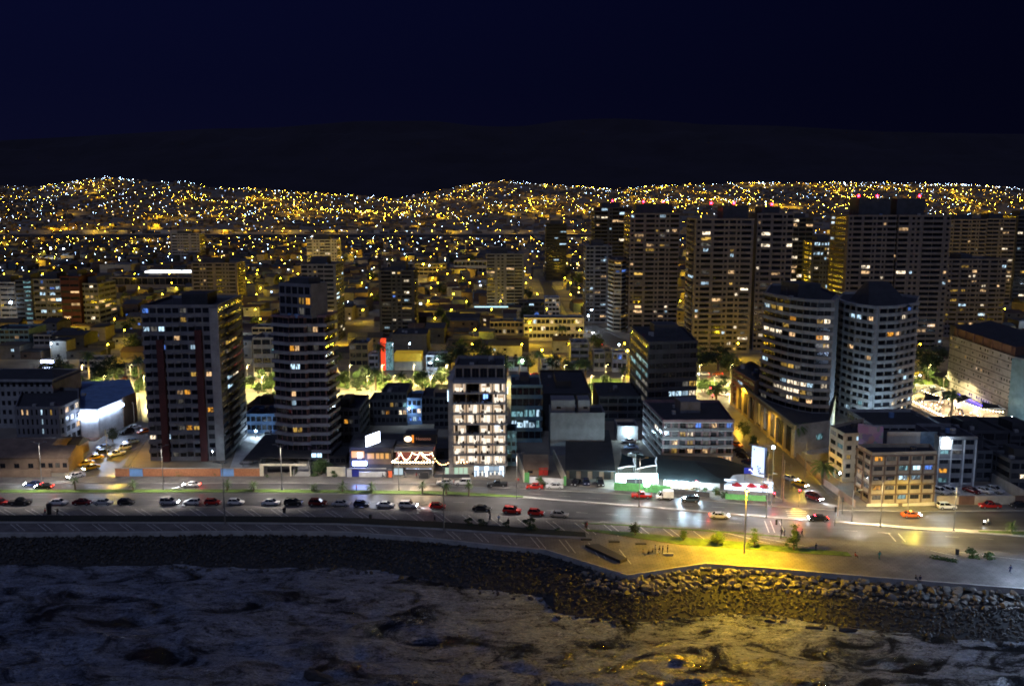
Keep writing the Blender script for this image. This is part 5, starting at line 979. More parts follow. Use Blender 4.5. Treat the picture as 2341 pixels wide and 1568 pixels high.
def tree(x, yb, s, label, name='tree', cr=None, dark=True, group=None, cz=4.6):
    p = G(x, yb) if not isinstance(x, Vector) else x; t = thing(name, label, 'tree', p, R.uniform(0, 6), group)
    mk('trunk', R.choice(TT), t, (0, 0, 0), 0, (s, s, s)); mk('crown', cr or TC[1 if dark else R.choice((0, 2))], t, (0, 0, cz*s), R.uniform(0, 6), (s, s, s*R.uniform(.85, 1.1)))
for x, y, s, lb, dk in ((968, 897, 1.15, 'wide umbrella shaped tree on the park square', 0), (1010, 880, .8, 'small round tree right of the umbrella tree', 0), (620, 893, .8, 'leafy tree by the left flank of the rounded tower', 0), (575, 888, .75, 'dark round tree next to the tall left tower', 1), (600, 872, .7, 'thin light green tree before the white modern building', 0), (235, 885, 1.5, 'big dark tree filling the left park', 1), (262, 872, 1.5, 'large dark tree beside the big left park tree', 1), (140, 868, 1.3, 'dark tree above the clinic roof edge', 1), (110, 870, 1.1, 'smaller dark tree at the far left park end', 1), (185, 898, .9, 'yellow lit shrub like tree behind the clinic gable', 0), (790, 885, .9, 'bushy tree right of the rounded tower', 0), (815, 893, .8, 'thin branched tree on the park path', 1), (835, 875, 1.0, 'dark round tree in front of the olive lit house', 1), (1600, 850, 1.6, 'large dark tree left of the park crossing', 1), (1640, 848, 1.7, 'broad dark tree over the park crossing cars', 1), (1668, 858, 1.3, 'yellow green tree beside the podium annex', 0), (1612, 896, .7, 'small tree on the lawn by the crossing', 0), (2112, 868, 1.9, 'very large dark tree left of the slab hotel', 1), (2140, 850, 1.6, 'dark tree touching the slab hotel corner', 1), (1005, 850, 1.2, 'dark tree behind the bright white house', 1), (1030, 846, 1.5, 'tall dark tree left of the hotel roof', 1), (1060, 842, 1.6, 'dark tree directly behind the hotel roof', 1), (1100, 840, 1.7, 'dark tree behind the right part of the hotel roof', 1), (1145, 845, 1.2, 'dark tree left of the glaring park lamp', 1), (1208, 850, 1.1, 'dark tree right of the glaring park lamp', 1), (1268, 852, 1.2, 'dark pointed tree behind the hall roof', 1), (1300, 858, 1.0, 'dark tree by the white framed shop', 1), (1385, 885, .7, 'light green bush tree in the office tower park', 0), (1745, 1052, .55, 'round bush at the podium arcade', 0), (1722, 1030, .6, 'taller bush at the podium arcade', 0), (1700, 1000, .7, 'dark street tree by the podium start', 1), (735, 1084, .62, 'dense shrub tree right of the entrance ramp', 0), (258, 1010, .6, 'small tree by the white station wall', 1), (905, 760, 1.3, 'dark tree crown left of the dark stepped tower foot', 1), (1010, 740, 1.4, 'dark tree mass below the grey piered tower', 1), (1560, 790, 1.2, 'dark tree beside the yellow gabled house', 1), (1320, 655, 1.6, 'dark tree near the lone yellow lamp', 1), (1060, 612, 1.5, 'dark tree before the floodlit far facade', 1), (1000, 616, 1.4, 'second dark tree near the yellow corner building', 1)):
    tree(x, y, s, lb, dark=bool(dk))
tree(322, 1, 1, '', dark=0) if 0 else None
p = G(322, 906); tree(252, 903, .6, 'rust pink blossoming tree at the near edge of the left park', cr=crown_mesh(3.2, 2.0, 1200, .3, 21, PINK)); tree(288, 893, .75, 'reddish leafed tree by the left park lawn', cr=bpy.data.meshes[-1] if 0 else crown_mesh(2.4, 2.6, 900, .3, 22, PINK))
# seafront promenade trees
CN = crown_mesh(2.0, 3.2, 1100, .28, 31, LEAF, True)
for x, y, s, lb, cr in ((1452, 1225, .42, 'wind bent dark bush tree at the left of the lawn strip', TC[1]), (1562, 1237, .33, 'small yellow lit tree on the lawn strip', TC[0]), (1640, 1249, .42, 'yellow lit leafy tree left of the sodium lamp', TC[2]), (1724, 1252, .6, 'slim conifer right of the sodium lamp', CN), (1815, 1258, .8, 'taller layered conifer near the pedestrian signal', CN)):
    tree(x, y, s, lb, cr=cr, cz=4.6 if cr is not CN else 4.3)
BM = crown_mesh(1.0, .7, 500, .16, 41, LEAF); BMD = crown_mesh(1.0, .8, 500, .16, 42, LEAFD)
BL = [(1071, 1204, 1.3, 'dark round bush left of three on the trough by the seafront'), (1103, 1206, 1.3, 'second dark bush on the planting trough'), (1157, 1209, 1.1, 'narrow dark bush alone on the trough'), (1210, 1213, 1.9, 'widest dark bush on the trough'), (1274, 1219, .8, 'smallest dark bush at the end of the trough'), (2225, 1276, 1.6, 'low green bush on the right promenade'), (2262, 1279, 1.3, 'second low green bush on the right promenade'), (1239, 1110, 1.7, 'round clipped bush before the white yard wall'), (349, 1087, .9, 'first low bush along the brick wall'), (377, 1087, .9, 'second low bush along the brick wall, by the lamp post'), (410, 1088, 1.3, 'widest low bush along the brick wall'), (446, 1087, .9, 'fourth low bush along the brick wall'), (470, 1087, 1.0, 'fifth low bush along the brick wall'), (491, 1088, .8, 'last low bush before the right blue gate'), (611, 1091, .6, 'tiny bush on the sidewalk by the cream gateway'), (720, 1088, 1.5, 'leafy bush right of the ramp foot'), (765, 1090, 1.2, 'spiky bush before the cream yard wall'), (700-28, 1082, 1.0, 'bush left of the entrance ramp'), (1640, 1130, 1.4, 'garden bush near the white front'), (1608, 1128, 1.2, 'garden bush behind the jeep'), (1590, 1127, 1.0, 'small garden bush behind the dark hedge'), (1655, 1139, 1.2, 'dark bush left of the short green fence')]
for x, y, s, lb in BL:
    t = thing('bush', lb, 'bush', G(x, y)); mk('foliage', BMD if 'dark' in lb else BM, t, (0, 0, .75*s), R.uniform(0, 6), (s, s, s))
    M().cyl((0, 0, 0), (0, 0, .6*s), .08, .05, BARK, 5).obj('stem', t)
t = thing('hedge', 'clipped low hedge box at the right promenade edge', 'hedge', G(2128, 1277)); e_ = G(2187, 1287)-G(2128, 1277)
q = M()
for i in range(900): u = R.random(); c = e_*u+Vector((R.uniform(-.4, .4), R.uniform(-.4, .4), R.uniform(.1, .9))); s = .16; q.face([c+Vector((R.uniform(-s, s), R.uniform(-s, s), R.uniform(-s, s))) for _ in range(3)], LEAF)
q.obj('foliage', t)
for k in range(34):
    seg = R.choice(((185, 335), (560, 636), (752, 1025), (752, 1025), (1345, 1432), (1592, 1675), (2085, 2165))); x = R.uniform(*seg); y = R.uniform(866, 900)
    tree(x, y, R.uniform(.4, .75), 'lamp lit leafy tree of the park between the city blocks', 'park_tree', dark=R.random() < .3, group='lamp lit trees of the park')
# park shrubs
for k in range(90):
    seg = R.choice(((185, 335), (560, 636), (755, 1025), (755, 1025), (1345, 1432), (1592, 1675), (2085, 2165))); x = R.uniform(*seg); y = R.uniform(868, 905)
    t = thing('park_shrub', 'leafy green shrub on the lamp lit park lawns', 'shrub', G(x, y), 0, 'shrubs of the park'); s = R.uniform(.7, 1.8); mk('foliage', BM, t, (0, 0, .6*s), R.uniform(0, 6), (s, s, s)); mk('stem', bpy.data.meshes.get('stem') , t)
# ---------------------------------------------------------------- lamp posts
def post(x, yb, yt, label, side=1, glow=DOWN, name='street_lamp', arm=1.6, group=None, base=None, e=True, cut=.17):
    p = base or G(x, yb); h = HT(p, yt); t = thing(name, label, 'street lamp', p, 0, group)
    M().cyl((0, 0, 0), (0, 0, h), .13, .08, METAL, 8).box(-.2, -.2, 0, .2, .2, .35, METAL).obj('pole', t)
    for s in ((-1, 1) if side == 2 else (side,)):
        M().cyl((0, 0, h-.5), (s*arm, 0, h), .05, .04, METAL, 6).obj('arm', t)
        hd = M().box(s*arm-.45, -.2, h-.05, s*arm+.45, .2, h+.14, METAL).obj('lamp_head', t)
        if not e: continue
        M().face([(s*arm-.3, -.14, h-.055), (s*arm-.3, .14, h-.055), (s*arm+.3, .14, h-.055), (s*arm+.3, -.14, h-.055)], glow[0] if isinstance(glow, tuple) else glow).obj('lantern', hd)
        lamp(t, (s*arm, 0, h-.1), glow[1] if isinstance(glow, tuple) else (1, .90, .80), glow[2] if isinstance(glow, tuple) else 9800, .2, (136 if cut else 165, .35), (0, .10 if cut else 0, -1))
        if 0: q = M().box(s*arm-.46, -.21, h-cut-.05, s*arm+.46, -.19, h-.03, METAL).box(s*arm-.46, .19, h-cut, s*arm+.46, .21, h-.03, METAL).box(s*arm-.46, -.185, h-cut, s*arm-.44, .185, h-.03, METAL).box(s*arm+.44, -.185, h-cut, s*arm+.46, .185, h-.03, METAL); q.obj('shade', hd)
    return t
SL = ((97, 1119, 1010, 'near the brown houses at the far left'), (374, 1120, 1017, 'in front of the tall left tower'), (645, 1120, 1016, 'in front of the cream gateway'), (912, 1122, 1026, 'in front of the terrace restaurant'), (1181, 1140, 1034, 'by the walled yard right of the hotel'), (1461, 1158, 1046, 'in front of the green fenced garden'), (1752, 1184, 1083, 'in front of the cafe pavilion'), (2012, 1205, 1095, 'on the island before the beige grid block'), (2180, 1214, 1105, 'before the car park wall'))
for x, yb, yt, lb in SL: post(x, yb, yt, 'grey avenue lamp post on the median '+lb, 2, DOWN if x < 1900 else (DOWN, (1, .74, .28), 11500), group='avenue lamp posts')
post(1947, 1192, 1120, 'pale lamp post on the corner kerb left of the beige grid block', 1)
post(2075, 1170, 1095, 'yellow lit lamp post close to the beige grid block front', 1, (emis('corner sodium lantern', (1, .74, .14), 60, False), (1, .72, .10), 5200), cut=0)
for x, yb, yt, lb in ((515, 1199, 1057, 'tall dark mast on the left promenade rising past the right blue gate'), (1015, 1216, 1052, 'tall dark mast on the promenade left of the hotel')): post(x, yb, yt, lb, 2, name='promenade_lamp', arm=.9, e=False)
for x, yb, yt, lb, sd in ((1840, 1092, 1010, 'sodium street lamp on the side street near the yard wall', -1), (1752, 1012, 940, 'sodium street lamp on the side street by the podium arcade', -1), (1700, 950, 885, 'sodium street lamp at the upper end of the podium', -1), (246, 1052, 980, 'sodium street lamp over the taxi queue', 1), (322, 962, 900, 'tall sodium lamp at the upper end of the taxi street', -1)): post(x, yb, yt, lb, sd, (emis('side street lantern', (1, .56, .05), 60, False), (1, .58, .05), 12000), cut=0)
# the lit sodium lamp
p = G(1701, 1266); h = HT(p, 1122); TI = Matrix.Rotation(math.radians(26), 3, 'Y') @ Matrix.Rotation(math.radians(10), 3, 'X'); t = thing('promenade_lamp', 'tall promenade lamp burning yellow over the rocks, the only lit mast', 'street lamp', p); M().cyl((0, 0, 0), (0, 0, h), .16, .11, mat('pale pole', (.55, .5, .42), .5), 8).obj('pole', t); M().cyl((0, 0, h+.25), (0, 0, h+.45), .5, .2, METAL, 10).obj('lamp_head', t)
M().face([TI @ Vector((.42*math.cos(-k*math.pi/6), .42*math.sin(-k*math.pi/6), 0))+Vector((0, 0, h)) for k in range(12)], emis('strong sodium light', (1, .52, .02), 60, False)).obj('lantern', t); lamp(t, (0, 0, h-.05), (1, .57, .008), 150000, .35, (128, .6), (-.34, -.34, -1)); lamp(t, (0, 0, h-.3), (1, .60, .012), 42000, .3)
M().ball((0, 0, h+.05), .2, emis('sodium bulb', (1, .52, .04), 60, False), 8, 6).obj('bulb', t)
p = G(2440, 1345); h = 13; t = thing('promenade_lamp', 'cold white promenade mast just past the right edge, lighting the paving', 'street lamp', p); M().cyl((0, 0, 0), (0, 0, h), .16, .11, METAL, 8).obj('pole', t); M().box(-.5, -.2, h, .5, .2, h+.2, METAL).obj('lamp_head', t); M().ball((0, 0, h-.2), .3, emis('strong cold light', (.50, .68, 1), 60, False), 10, 6).obj('lantern', t); lamp(t, (0, 0, h-.5), (.50, .68, 1), 48000, .3)
# park lamps
for k, x in enumerate((190, 240, 300, 331, 566, 600, 632, 757, 800, 840, 875, 900, 946, 985, 1020, 1100, 1150, 1350, 1385, 1420, 1598, 1632, 1668, 2085, 2120, 2155, 1290, 1500, 1545, 700, 500, 420)):
    yb = 908 if k % 2 else 880; p = G(x, yb); post(x, yb, 0, 'slim pale park lamp post among the lawns', 1, emis('park lantern', (1, .82, .36), 2600), 'park_lamp', .8, 'park lamp posts', None) if 0 else None
    t = thing('park_lamp', 'slim pale park lamp post among the lawns', 'street lamp', p, 0, 'park lamp posts'); M().cyl((0, 0, 0), (0, 0, 8.5), .11, .07, mat('pale pole', (.55, .5, .42), .5), 6).obj('pole', t)
    M().box(-.1, -.12, 8.4, 1.1, .12, 8.55, METAL).obj('lamp_head', t); M().face([(.3, -.13, 8.39), (.3, .13, 8.39), (1.05, .13, 8.39), (1.05, -.13, 8.39)], emis('park lantern', (1, .80, .34), 60, False)).obj('lantern', t); lamp(t, (.7, 0, 8.3), (1, .80, .34), 24000, .25, (160, .3), (0, 0, -1))
# individual visible lamps and glaring lights
def glare(x, yb, y, label, m, r=.4, post_=True):
    p = G(x, yb); h = HT(p, y); t = thing('floodlight', label, 'lamp', p); M().ball((0, 0, h), r, m[0], 8, 6).obj('lantern', t)
    if p.y < 1500: lamp(t, (0, -r-.1, h), m[1], m[2]*r*r*39.5, r)
    if post_: M().cyl((0, 0, 0), (0, 0, h-.2), .09, .06, METAL, 6).obj('pole', t)
LEDS = (emis('strong white lamp', (.6, .8, 1), 60, False), (.6, .8, 1), 420); SODG = (SOD, (1, .68, .03), 1500); LEDG = (LEDF, (.5, .7, 1), 10)
for a_ in ((1194, 858, 825, 'glaring blue white park lamp left of the hall', LEDS, .55), (1415, 800, 788, 'cold white lamp on a mast above the blue shop', LEDS, .35), (1000, 852, 822, 'glaring white lamp right of the yellow sign shop', LEDS, .45), (984, 850, 830, 'white lamp low beside the bright white house', LEDS, .35), (1239, 840, 800, 'warm lamp on a thin pole above the hall roof', SODG, .35), (1434, 846, 802, 'warm lamp above the blue shop', SODG, .4), (936, 972, 934, 'blue white corner lamp of the narrow house front', LEDS, .25), (1763, 1160, 1021.5, 'blue white lamp at the tip of the billboard arm', LEDS, .2), (1918, 1112, 1081, 'blue white yard lamp between the beige blocks', LEDS, .25), (2085, 1040, 965, 'cold white lamp over the dark rear block', LEDS, .25), (2311, 968, 953, 'cold white lamp at the corner of the slab hotel', LEDS, .28), (28, 735, 691, 'dazzling white lamp at the far left edge', LEDS, .75), (118, 600, 568, 'far cold floodlight left', LEDS, .9), (147, 600, 569, 'far smaller cold floodlight beside it', LEDS, .7), (188, 470, 423, 'brightest star like floodlight on the left ridge', LEDS, 5), (1616, 700, 571, 'cold lamp on the slab tower front', LEDS, .0), (1352, 758, 708, 'white lamp by the street bend left of the striped tower', LEDS, .4), (1345, 752, 722, 'second white lamp at the street bend', LEDS, .5), (1320, 640, 603, 'lone strong yellow lamp beyond the long building', SODG, .7), (968, 640, 604, 'yellow lamp at the far corner building', SODG, .6), (982, 640, 607, 'white lamp next to the far corner building', LEDS, .5), (1525, 458, 399, 'single lamp high on the dark hillside', LEDG, 2.2), (540, 1020, 1007, 'court lamp on the blue driveway', LEDS, .22), (585, 1000, 985, 'lamp at the end of the blue driveway', LEDS, .3), (487, 1060, 1032, 'wall lamp on the tower flank by the driveway', LEDS, .14), (2155, 1112, 1008, 'hidden lamp', LEDS, 0)):
    if a_[5]: glare(*a_)
LEDT = (LEDS[0], (.50, .74, 1), 1700); glare(1948, 985, 968, 'blue white lamp lighting the foot of the pale curved tower', LEDT, .42); glare(2035, 985, 972, 'second blue white lamp hidden at the right foot of the pale curved tower', LEDT, .34); glare(1850, 1025, 1012, 'small cold lamp by the podium ramp', LEDS, .3)
p = at(1435, 1006, 985); t = thing('wall_lamp', 'glaring round wall lamp on the small garage', 'lamp', p-Vector((0, .4, 0))); M().ball((0, 0, 0), .55, emis('garage lamp', (.55, .8, 1), 60, False), 8, 6).obj('lantern', t); lamp(t, (0, -.9, 0), (.55, .8, 1), 1500, .5)
# ---------------------------------------------------------------- city fill: houses, lamps
def free(x, y, r):
    for a, b_, c in BF:
        if (a-x)**2+(b_-y)**2 < (c+r)**2: return False
    for a_, b2, wd in ST_:
        d = b2-a_; t = max(0, min(1, ((x-a_.x)*d.x+(y-a_.y)*d.y)/d.length_squared)); c = a_+d*t
        if (c.x-x)**2+(c.y-y)**2 < (wd/2+r)**2: return False
    return True
ST_ = [(G(*a_), G(*b2), wd+3) for a_, b2, wd in GRND]
WK = [mat('town wall %d' % i, tuple(v*.75 for v in c), .9, var=.35, sc=.3, bump=.1) for i, c in enumerate(((.16, .16, .17), (.22, .21, .19), (.12, .09, .07), (.30, .26, .2), (.2, .16, .11), (.33, .33, .33), (.13, .09, .07), (.20, .15, .08), (.08, .11, .16), (.16, .15, .14), (.07, .07, .07)))]; RK = [wall('roof'), mat('town roof rust', (.07, .04, .03), .9), wall('dark'), mat('town roof grey', (.055, .055, .06), .9)]
def house_geo(q, x, y, z, w_, d, h, wm, rm, rise, rz=0):
    c, s = math.cos(rz), math.sin(rz); f = lambda a, b_, e: (x+a*c-b_*s, y+a*s+b_*c, z+e)
    v = [f(0, 0, 0), f(w_, 0, 0), f(w_, d, 0), f(0, d, 0), f(0, 0, h), f(w_, 0, h), f(w_, d, h), f(0, d, h)]
    q.geo(v, [(0, 1, 5, 4), (1, 2, 6, 5), (2, 3, 7, 6), (3, 0, 4, 7)], wm)
    if rise: q.geo([v[4], v[5], v[6], v[7], f(0, d/2, h+rise), f(w_, d/2, h+rise)], [(0, 1, 5, 4), (2, 3, 4, 5), (1, 2, 5), (3, 0, 4)], rm)
    else: q.geo(v[4:], [(0, 1, 2, 3)], rm)
# street grid: rows of houses along streets; streets every ~70 m in y, ~95 m in x
houses = []; lamps = []
y = 424.0; row = 0
while y < 1770:
    dy = 46 if y < 900 else 60
    for side in (0, 1):
        hy = y+8+side*19; x = -hy*.66-60
        while x < hy*.66+60:
            w_ = R.choice((8, 10, 12, 16, 9)); 
            if (x % 105) > 9+8 and R.random() < .9:
                d = R.uniform(9, 15); h = R.choice((3.2, 3.4, 5.8, 6.2, 8.5)); 
                if free(x+w_/2, hy+d/2, max(w_, d)*.55): houses.append((x, hy+R.uniform(-1, 2), w_-.5, d, h, R.choice((0, 0, 1.5, 2))))
            x += w_+R.choice((0, 0, 1, 4))
    x = -y*.62-60+R.uniform(0, 20)
    while x < y*.62+60:
        if free(x, y+3, 1.5): lamps.append((x, y+3+R.uniform(-2, 2)))
        x += R.uniform(22, 38)
    y += dy; row += 1
houses.sort(key=lambda t: t[1]); lamps.sort(key=lambda t: t[1])
HP = {}
WF = [mat('hill house wall %d' % i, c, .9, var=.3, sc=.2) for i, c in enumerate(((.22, .18, .12), (.14, .11, .08), (.30, .24, .15), (.10, .09, .08), (.18, .12, .08)))]
def hproto(w_, d, h, r_, wm, rm):
    k = (round(w_), round(d/3)*3, h, r_, wm.name, rm.name)
    if k not in HP:
        q = M(); o_ = .3; dd = k[1]; q2 = M()
        q.box(0, 0, 0, k[0], dd, h, wm)
        if r_: q2.geo([(-o_, -o_, h+.01), (k[0]+o_, -o_, h+.01), (k[0]+o_, dd+o_, h+.01), (-o_, dd+o_, h+.01), (-o_, dd/2, h+r_), (k[0]+o_, dd/2, h+r_)], [(0, 1, 5, 4), (2, 3, 4, 5), (1, 2, 5), (3, 0, 4)], rm)
        else: q2.box(-.1, -.1, h+.01, k[0]+.1, dd+.1, h+.5, rm)
        HP[k] = (q.mesh('wall'), q2.mesh('roof'))
    return HP[k]
NI = 295
for i, (x, y, w_, d, h, r_) in enumerate(houses[:NI]):
    wm, rm = R.choice(WK), R.choice(RK); a_, b2 = hproto(w_, d, h, r_, wm, rm)
    t = thing('town_house', 'small flat or gabled town house in the dim streets beyond the park', 'house', (x, y, 0), R.uniform(-.04, .04), 'town houses beyond the park'); mk('wall', a_, t); mk('roof', b2, t)
    nf = max(1, int(h/2.8)); nw = max(1, int(w_/4))
    for f in range(nf):
        for k in range(nw):
            if R.random() < .6: mk('window', pane(LITP[R.choice('WYCKDDTB')] if R.random() < .2 else GLS, False), t, (w_*(k+.5)/nw, -.02, f*2.8+1), 0, (1.3, 1, 1.2))
q = M(); LW = [LITP[k] for k in 'WYCKKD']
LS = [emis('far window warm', (1, .7, .3), 5, False), emis('far window white', (.8, .88, 1), 7, False), emis('far window blue', (.35, .55, 1), 6, False)]
def farhouse(x, y, z, w_, d, h, r_):
    house_geo(q, x, y, z-1.5, w_, d, h+1.5, R.choice(WK if y < 1900 else WF), R.choice(RK), r_, R.uniform(-.25, .25))
    if R.random() < (.12 if y > 1900 else .28):
        a = x+R.uniform(.1, .8)*w_; zz = z+R.uniform(1, h-1); s = R.uniform(.5, 1.0)*(1+y/5000); q.face([(a, y-1.6, zz), (a+s*1.3, y-1.6, zz), (a+s*1.3, y-1.6, zz+s), (a, y-1.6, zz+s)], R.choice(LS))
for x, y, w_, d, h, r_ in houses[NI:]: farhouse(x, y, 0, w_, d, h, r_)
hill = []; y = 1945.0
while y < 3560:
    x = -y*.69; skew = .25*math.sin(y/300)
    while x < y*.69:
        w_ = R.uniform(9, 17)
        if R.random() < .5 and abs(((x+y*.3*math.sin(y*0+1)) % 88)-44) > 6: farhouse(x, y+R.uniform(-4, 4), terr(x, y), w_, 11, R.choice((3, 3.5, 6, 6.5)), R.choice((0, 0, 1.8)))
        x += w_+R.choice((1, 3, 6))
    y += 23+(y-1900)*.012
for k in range(240): x_ = R.uniform(-1300, 1250); w9_ = R.uniform(12, 40); house_geo(q, x_, 1950+R.uniform(0, 8), terr(x_, 1950)-1, w9_, 10, R.choice((4, 6, 8)), R.choice((wall('cream'), wall('beige'), wall('conc'))), RK[0], 0)
struct(q.obj('distant_houses'), 'stuff')
# street lamps: 290 nearest as things, rest one mass
BULB = M().ball((0, 0, 0), .30, SOD, 6, 4).mesh('lantern'); BULBW = M().ball((0, 0, 0), .26, LED, 6, 4).mesh('lantern'); POLE = M().cyl((0, 0, 0), (0, 0, 8), .12, .07, METAL, 5).cyl((0, 0, 7.9), (.8, -.5, 8.3), .05, .04, METAL, 4).mesh('pole')
for x, y in lamps[:285]:
    t = thing('street_lamp', 'street lamp burning in the streets between the park and the hills', 'street lamp', (x, y, 0), 0, 'town street lamps'); mk('pole', POLE, t); wl = R.random() < .16; mk('lantern', BULBW if wl else BULB, t, (.8, -.5, 8.15)); lamp(t, (.8, -.7, 7.7), (.6, .78, 1) if wl else (1, .66, .02), R.choice((900, 2200)) if wl else R.choice((1800, 4200, 8000)), .3)
q = M(); qp = M()
def tet(q, c, r, m):
    c = Vector(c); q.geo([c+Vector((0, 0, r)), c+Vector((r, 0, 0)), c+Vector((0, -r, 0)), c+Vector((-r, 0, 0)), c+Vector((0, r, 0)), c-Vector((0, 0, r))], [(0, 2, 1), (0, 3, 2), (0, 4, 3), (0, 1, 4), (5, 1, 2), (5, 2, 3), (5, 3, 4), (5, 4, 1)], m)
def farlamp(x, y, wp=.25):
    z = terr(x, y); u = R.random(); r = .20+.10*(y/1000)*R.choice((.3, .45, .6, .6, .8, 1, 1.5))
    tet(q, (x, y, z+7), r, LEDF if u < wp else R.choice(SODF))
    if u > .945 and y > 1900: lamp(None, (x, y-4, z+9), (1, .58, .015), 42000, 1)
    elif y < 1800 and u > .74: lamp(None, (x, y-1, z+6.6), (1, .60, .015), 8500, .3); q.cyl((x, y, z), (x, y, z+7), .15, .1, METAL, 3, False)
for x, y in lamps[285:]: farlamp(x, y, .18)
# embankment road lamps, then the hillside streets
for k in range(20):
    if k not in (8, 9, 13, 17): lamp(None, (-1100+k*100+R.uniform(-30, 30), 1925+R.uniform(0, 20), 14), (1, .60, .02), R.choice((3000, 9000, 20000)), 1)
x = -1350
while x < 1000: farlamp(x, 1895+R.uniform(-3, 3), .08); x += R.choice((14, 22, 30, 70))
for k in range(345):
    y = R.uniform(1960, 3450); x = R.uniform(-.66, .66)*y; up = R.random() < .42; ln = R.uniform(120, 520); st = R.uniform(24, 38)*(1+(y-1950)/4000)
    a = R.uniform(-.10, .10)+(math.pi/2+R.choice((-.5, -.25, 0, .2, .45)) if up else R.choice((-.12, 0, 0, .1))); wp = R.choice((.03, .06, .1, .5)) if y < 3200 else .5
    for i in range(int(ln/st)):
        xx, yy = x+math.cos(a)*i*st, y+math.sin(a)*i*st
        if noise.noise(Vector((xx/330, yy/330, 17))) < -.12 and R.random() < .8: continue
        if 1950 < yy < 3540 and abs(xx) < .68*yy and R.random() < .9: farlamp(xx, yy+R.uniform(-2, 2), wp)
for k in range(900):
    y = R.uniform(1950, 3500); x = R.uniform(-.66, .66)*y
    if noise.noise(Vector((x/260, y/260, 8))) > -.15: farlamp(x, y, .25)
# ridge line of cold white lights
for a_, b2, n_, wp in ((180, 330, 34, .9), (380, 455, 12, .9), (0, 180, 16, .8), (1080, 1200, 18, .8), (1200, 1460, 22, .6), (1500, 2341, 55, .85), (1980, 2200, 22, 1), (2150, 2341, 28, 1)):
    for k in range(n_):
        px = R.uniform(a_, b2); y = 3500+R.uniform(-160, 60); x = (px-CX)/F*y; farlamp(x, y, wp)
struct(q.obj('distant_street_lights'), 'stuff')
# embankment wall below the long road
q = M().box(-1500, 1876, 0, 1400, 1879, 5.2, wall('dark')); tag(q.obj('embankment_wall'), 'long straight dark embankment wall below the lit road in the far city', 'wall')
# ---------------------------------------------------------------- scattered trees in the fill
n_ = 0
for k in range(900):
    y = R.uniform(425, 1100); x = R.uniform(-y*.56, y*.56)
    if n_ < 95 and free(x, y, 5): tree(Vector((x, y, 0)), 0, R.uniform(.9, 1.7), 'dark bushy tree among the dim streets beyond the park', 'street_tree', group='street trees beyond the park'); n_ += 1
# ---------------------------------------------------------------- vehicles
TYRE = mat('tyre rubber', (.015, .015, .015), .8); RIM = mat('wheel rim', (.4, .4, .42), .3, .8); CGL = mat('car glass', (.01, .012, .015), .08)
HL0 = mat('headlight glass', (.6, .6, .62), .15); TL0 = mat('tail light glass', (.35, .02, .02), .2); HL1 = emis('lit headlight', (.85, .92, 1), 50, False); TL1 = emis('lit tail light', (1, .04, .02), 16, False)
CC = {'white': (.75, .75, .74), 'silver': (.42, .43, .45), 'black': (.02, .02, .022), 'darkblue': (.02, .03, .08), 'red': (.42, .02, .015), 'maroon': (.13, .012, .012), 'taxi': (.75, .42, .02), 'jeep': (.04, .07, .10), 'blue': (.25, .35, .6), 'orange': (.6, .14, .03)}
PRO = {   # side profile of lower body / glasshouse (x along length, z), length, width
 'sedan': (4.5, 1.75, [(-2.25, .35), (-2.25, .85), (-2.05, .98), (-1.3, 1.02), (1.0, .95), (2.0, .80), (2.25, .62), (2.25, .35)], (-1.55, -1.0, .45, 1.15, 1.0, 1.43)),
 'hatch': (3.9, 1.7, [(-1.9, .35), (-1.95, .8), (-1.85, 1.0), (.8, .98), (1.75, .82), (1.95, .62), (1.95, .35)], (-1.85, -1.55, .25, .95, .99, 1.5)),
 'suv': (4.5, 1.85, [(-2.2, .42), (-2.25, .9), (-2.15, 1.12), (1.0, 1.10), (2.05, .98), (2.25, .72), (2.25, .42)], (-2.12, -1.85, .35, 1.05, 1.11, 1.72)),
 'pickup': (5.2, 1.85, [(-2.6, .5), (-2.6, 1.05), (-.75, 1.06), (.9, 1.1), (2.4, 1.02), (2.6, .78), (2.6, .5)], (-.75, -.6, .45, 1.1, 1.08, 1.74)),
 'van': (4.4, 1.75, [(.7, .4), (.7, 1.2), (1.5, 1.15), (2.1, .95), (2.2, .4)], (.4, .55, 1.2, 1.75, 1.15, 1.95))}
CP = {}
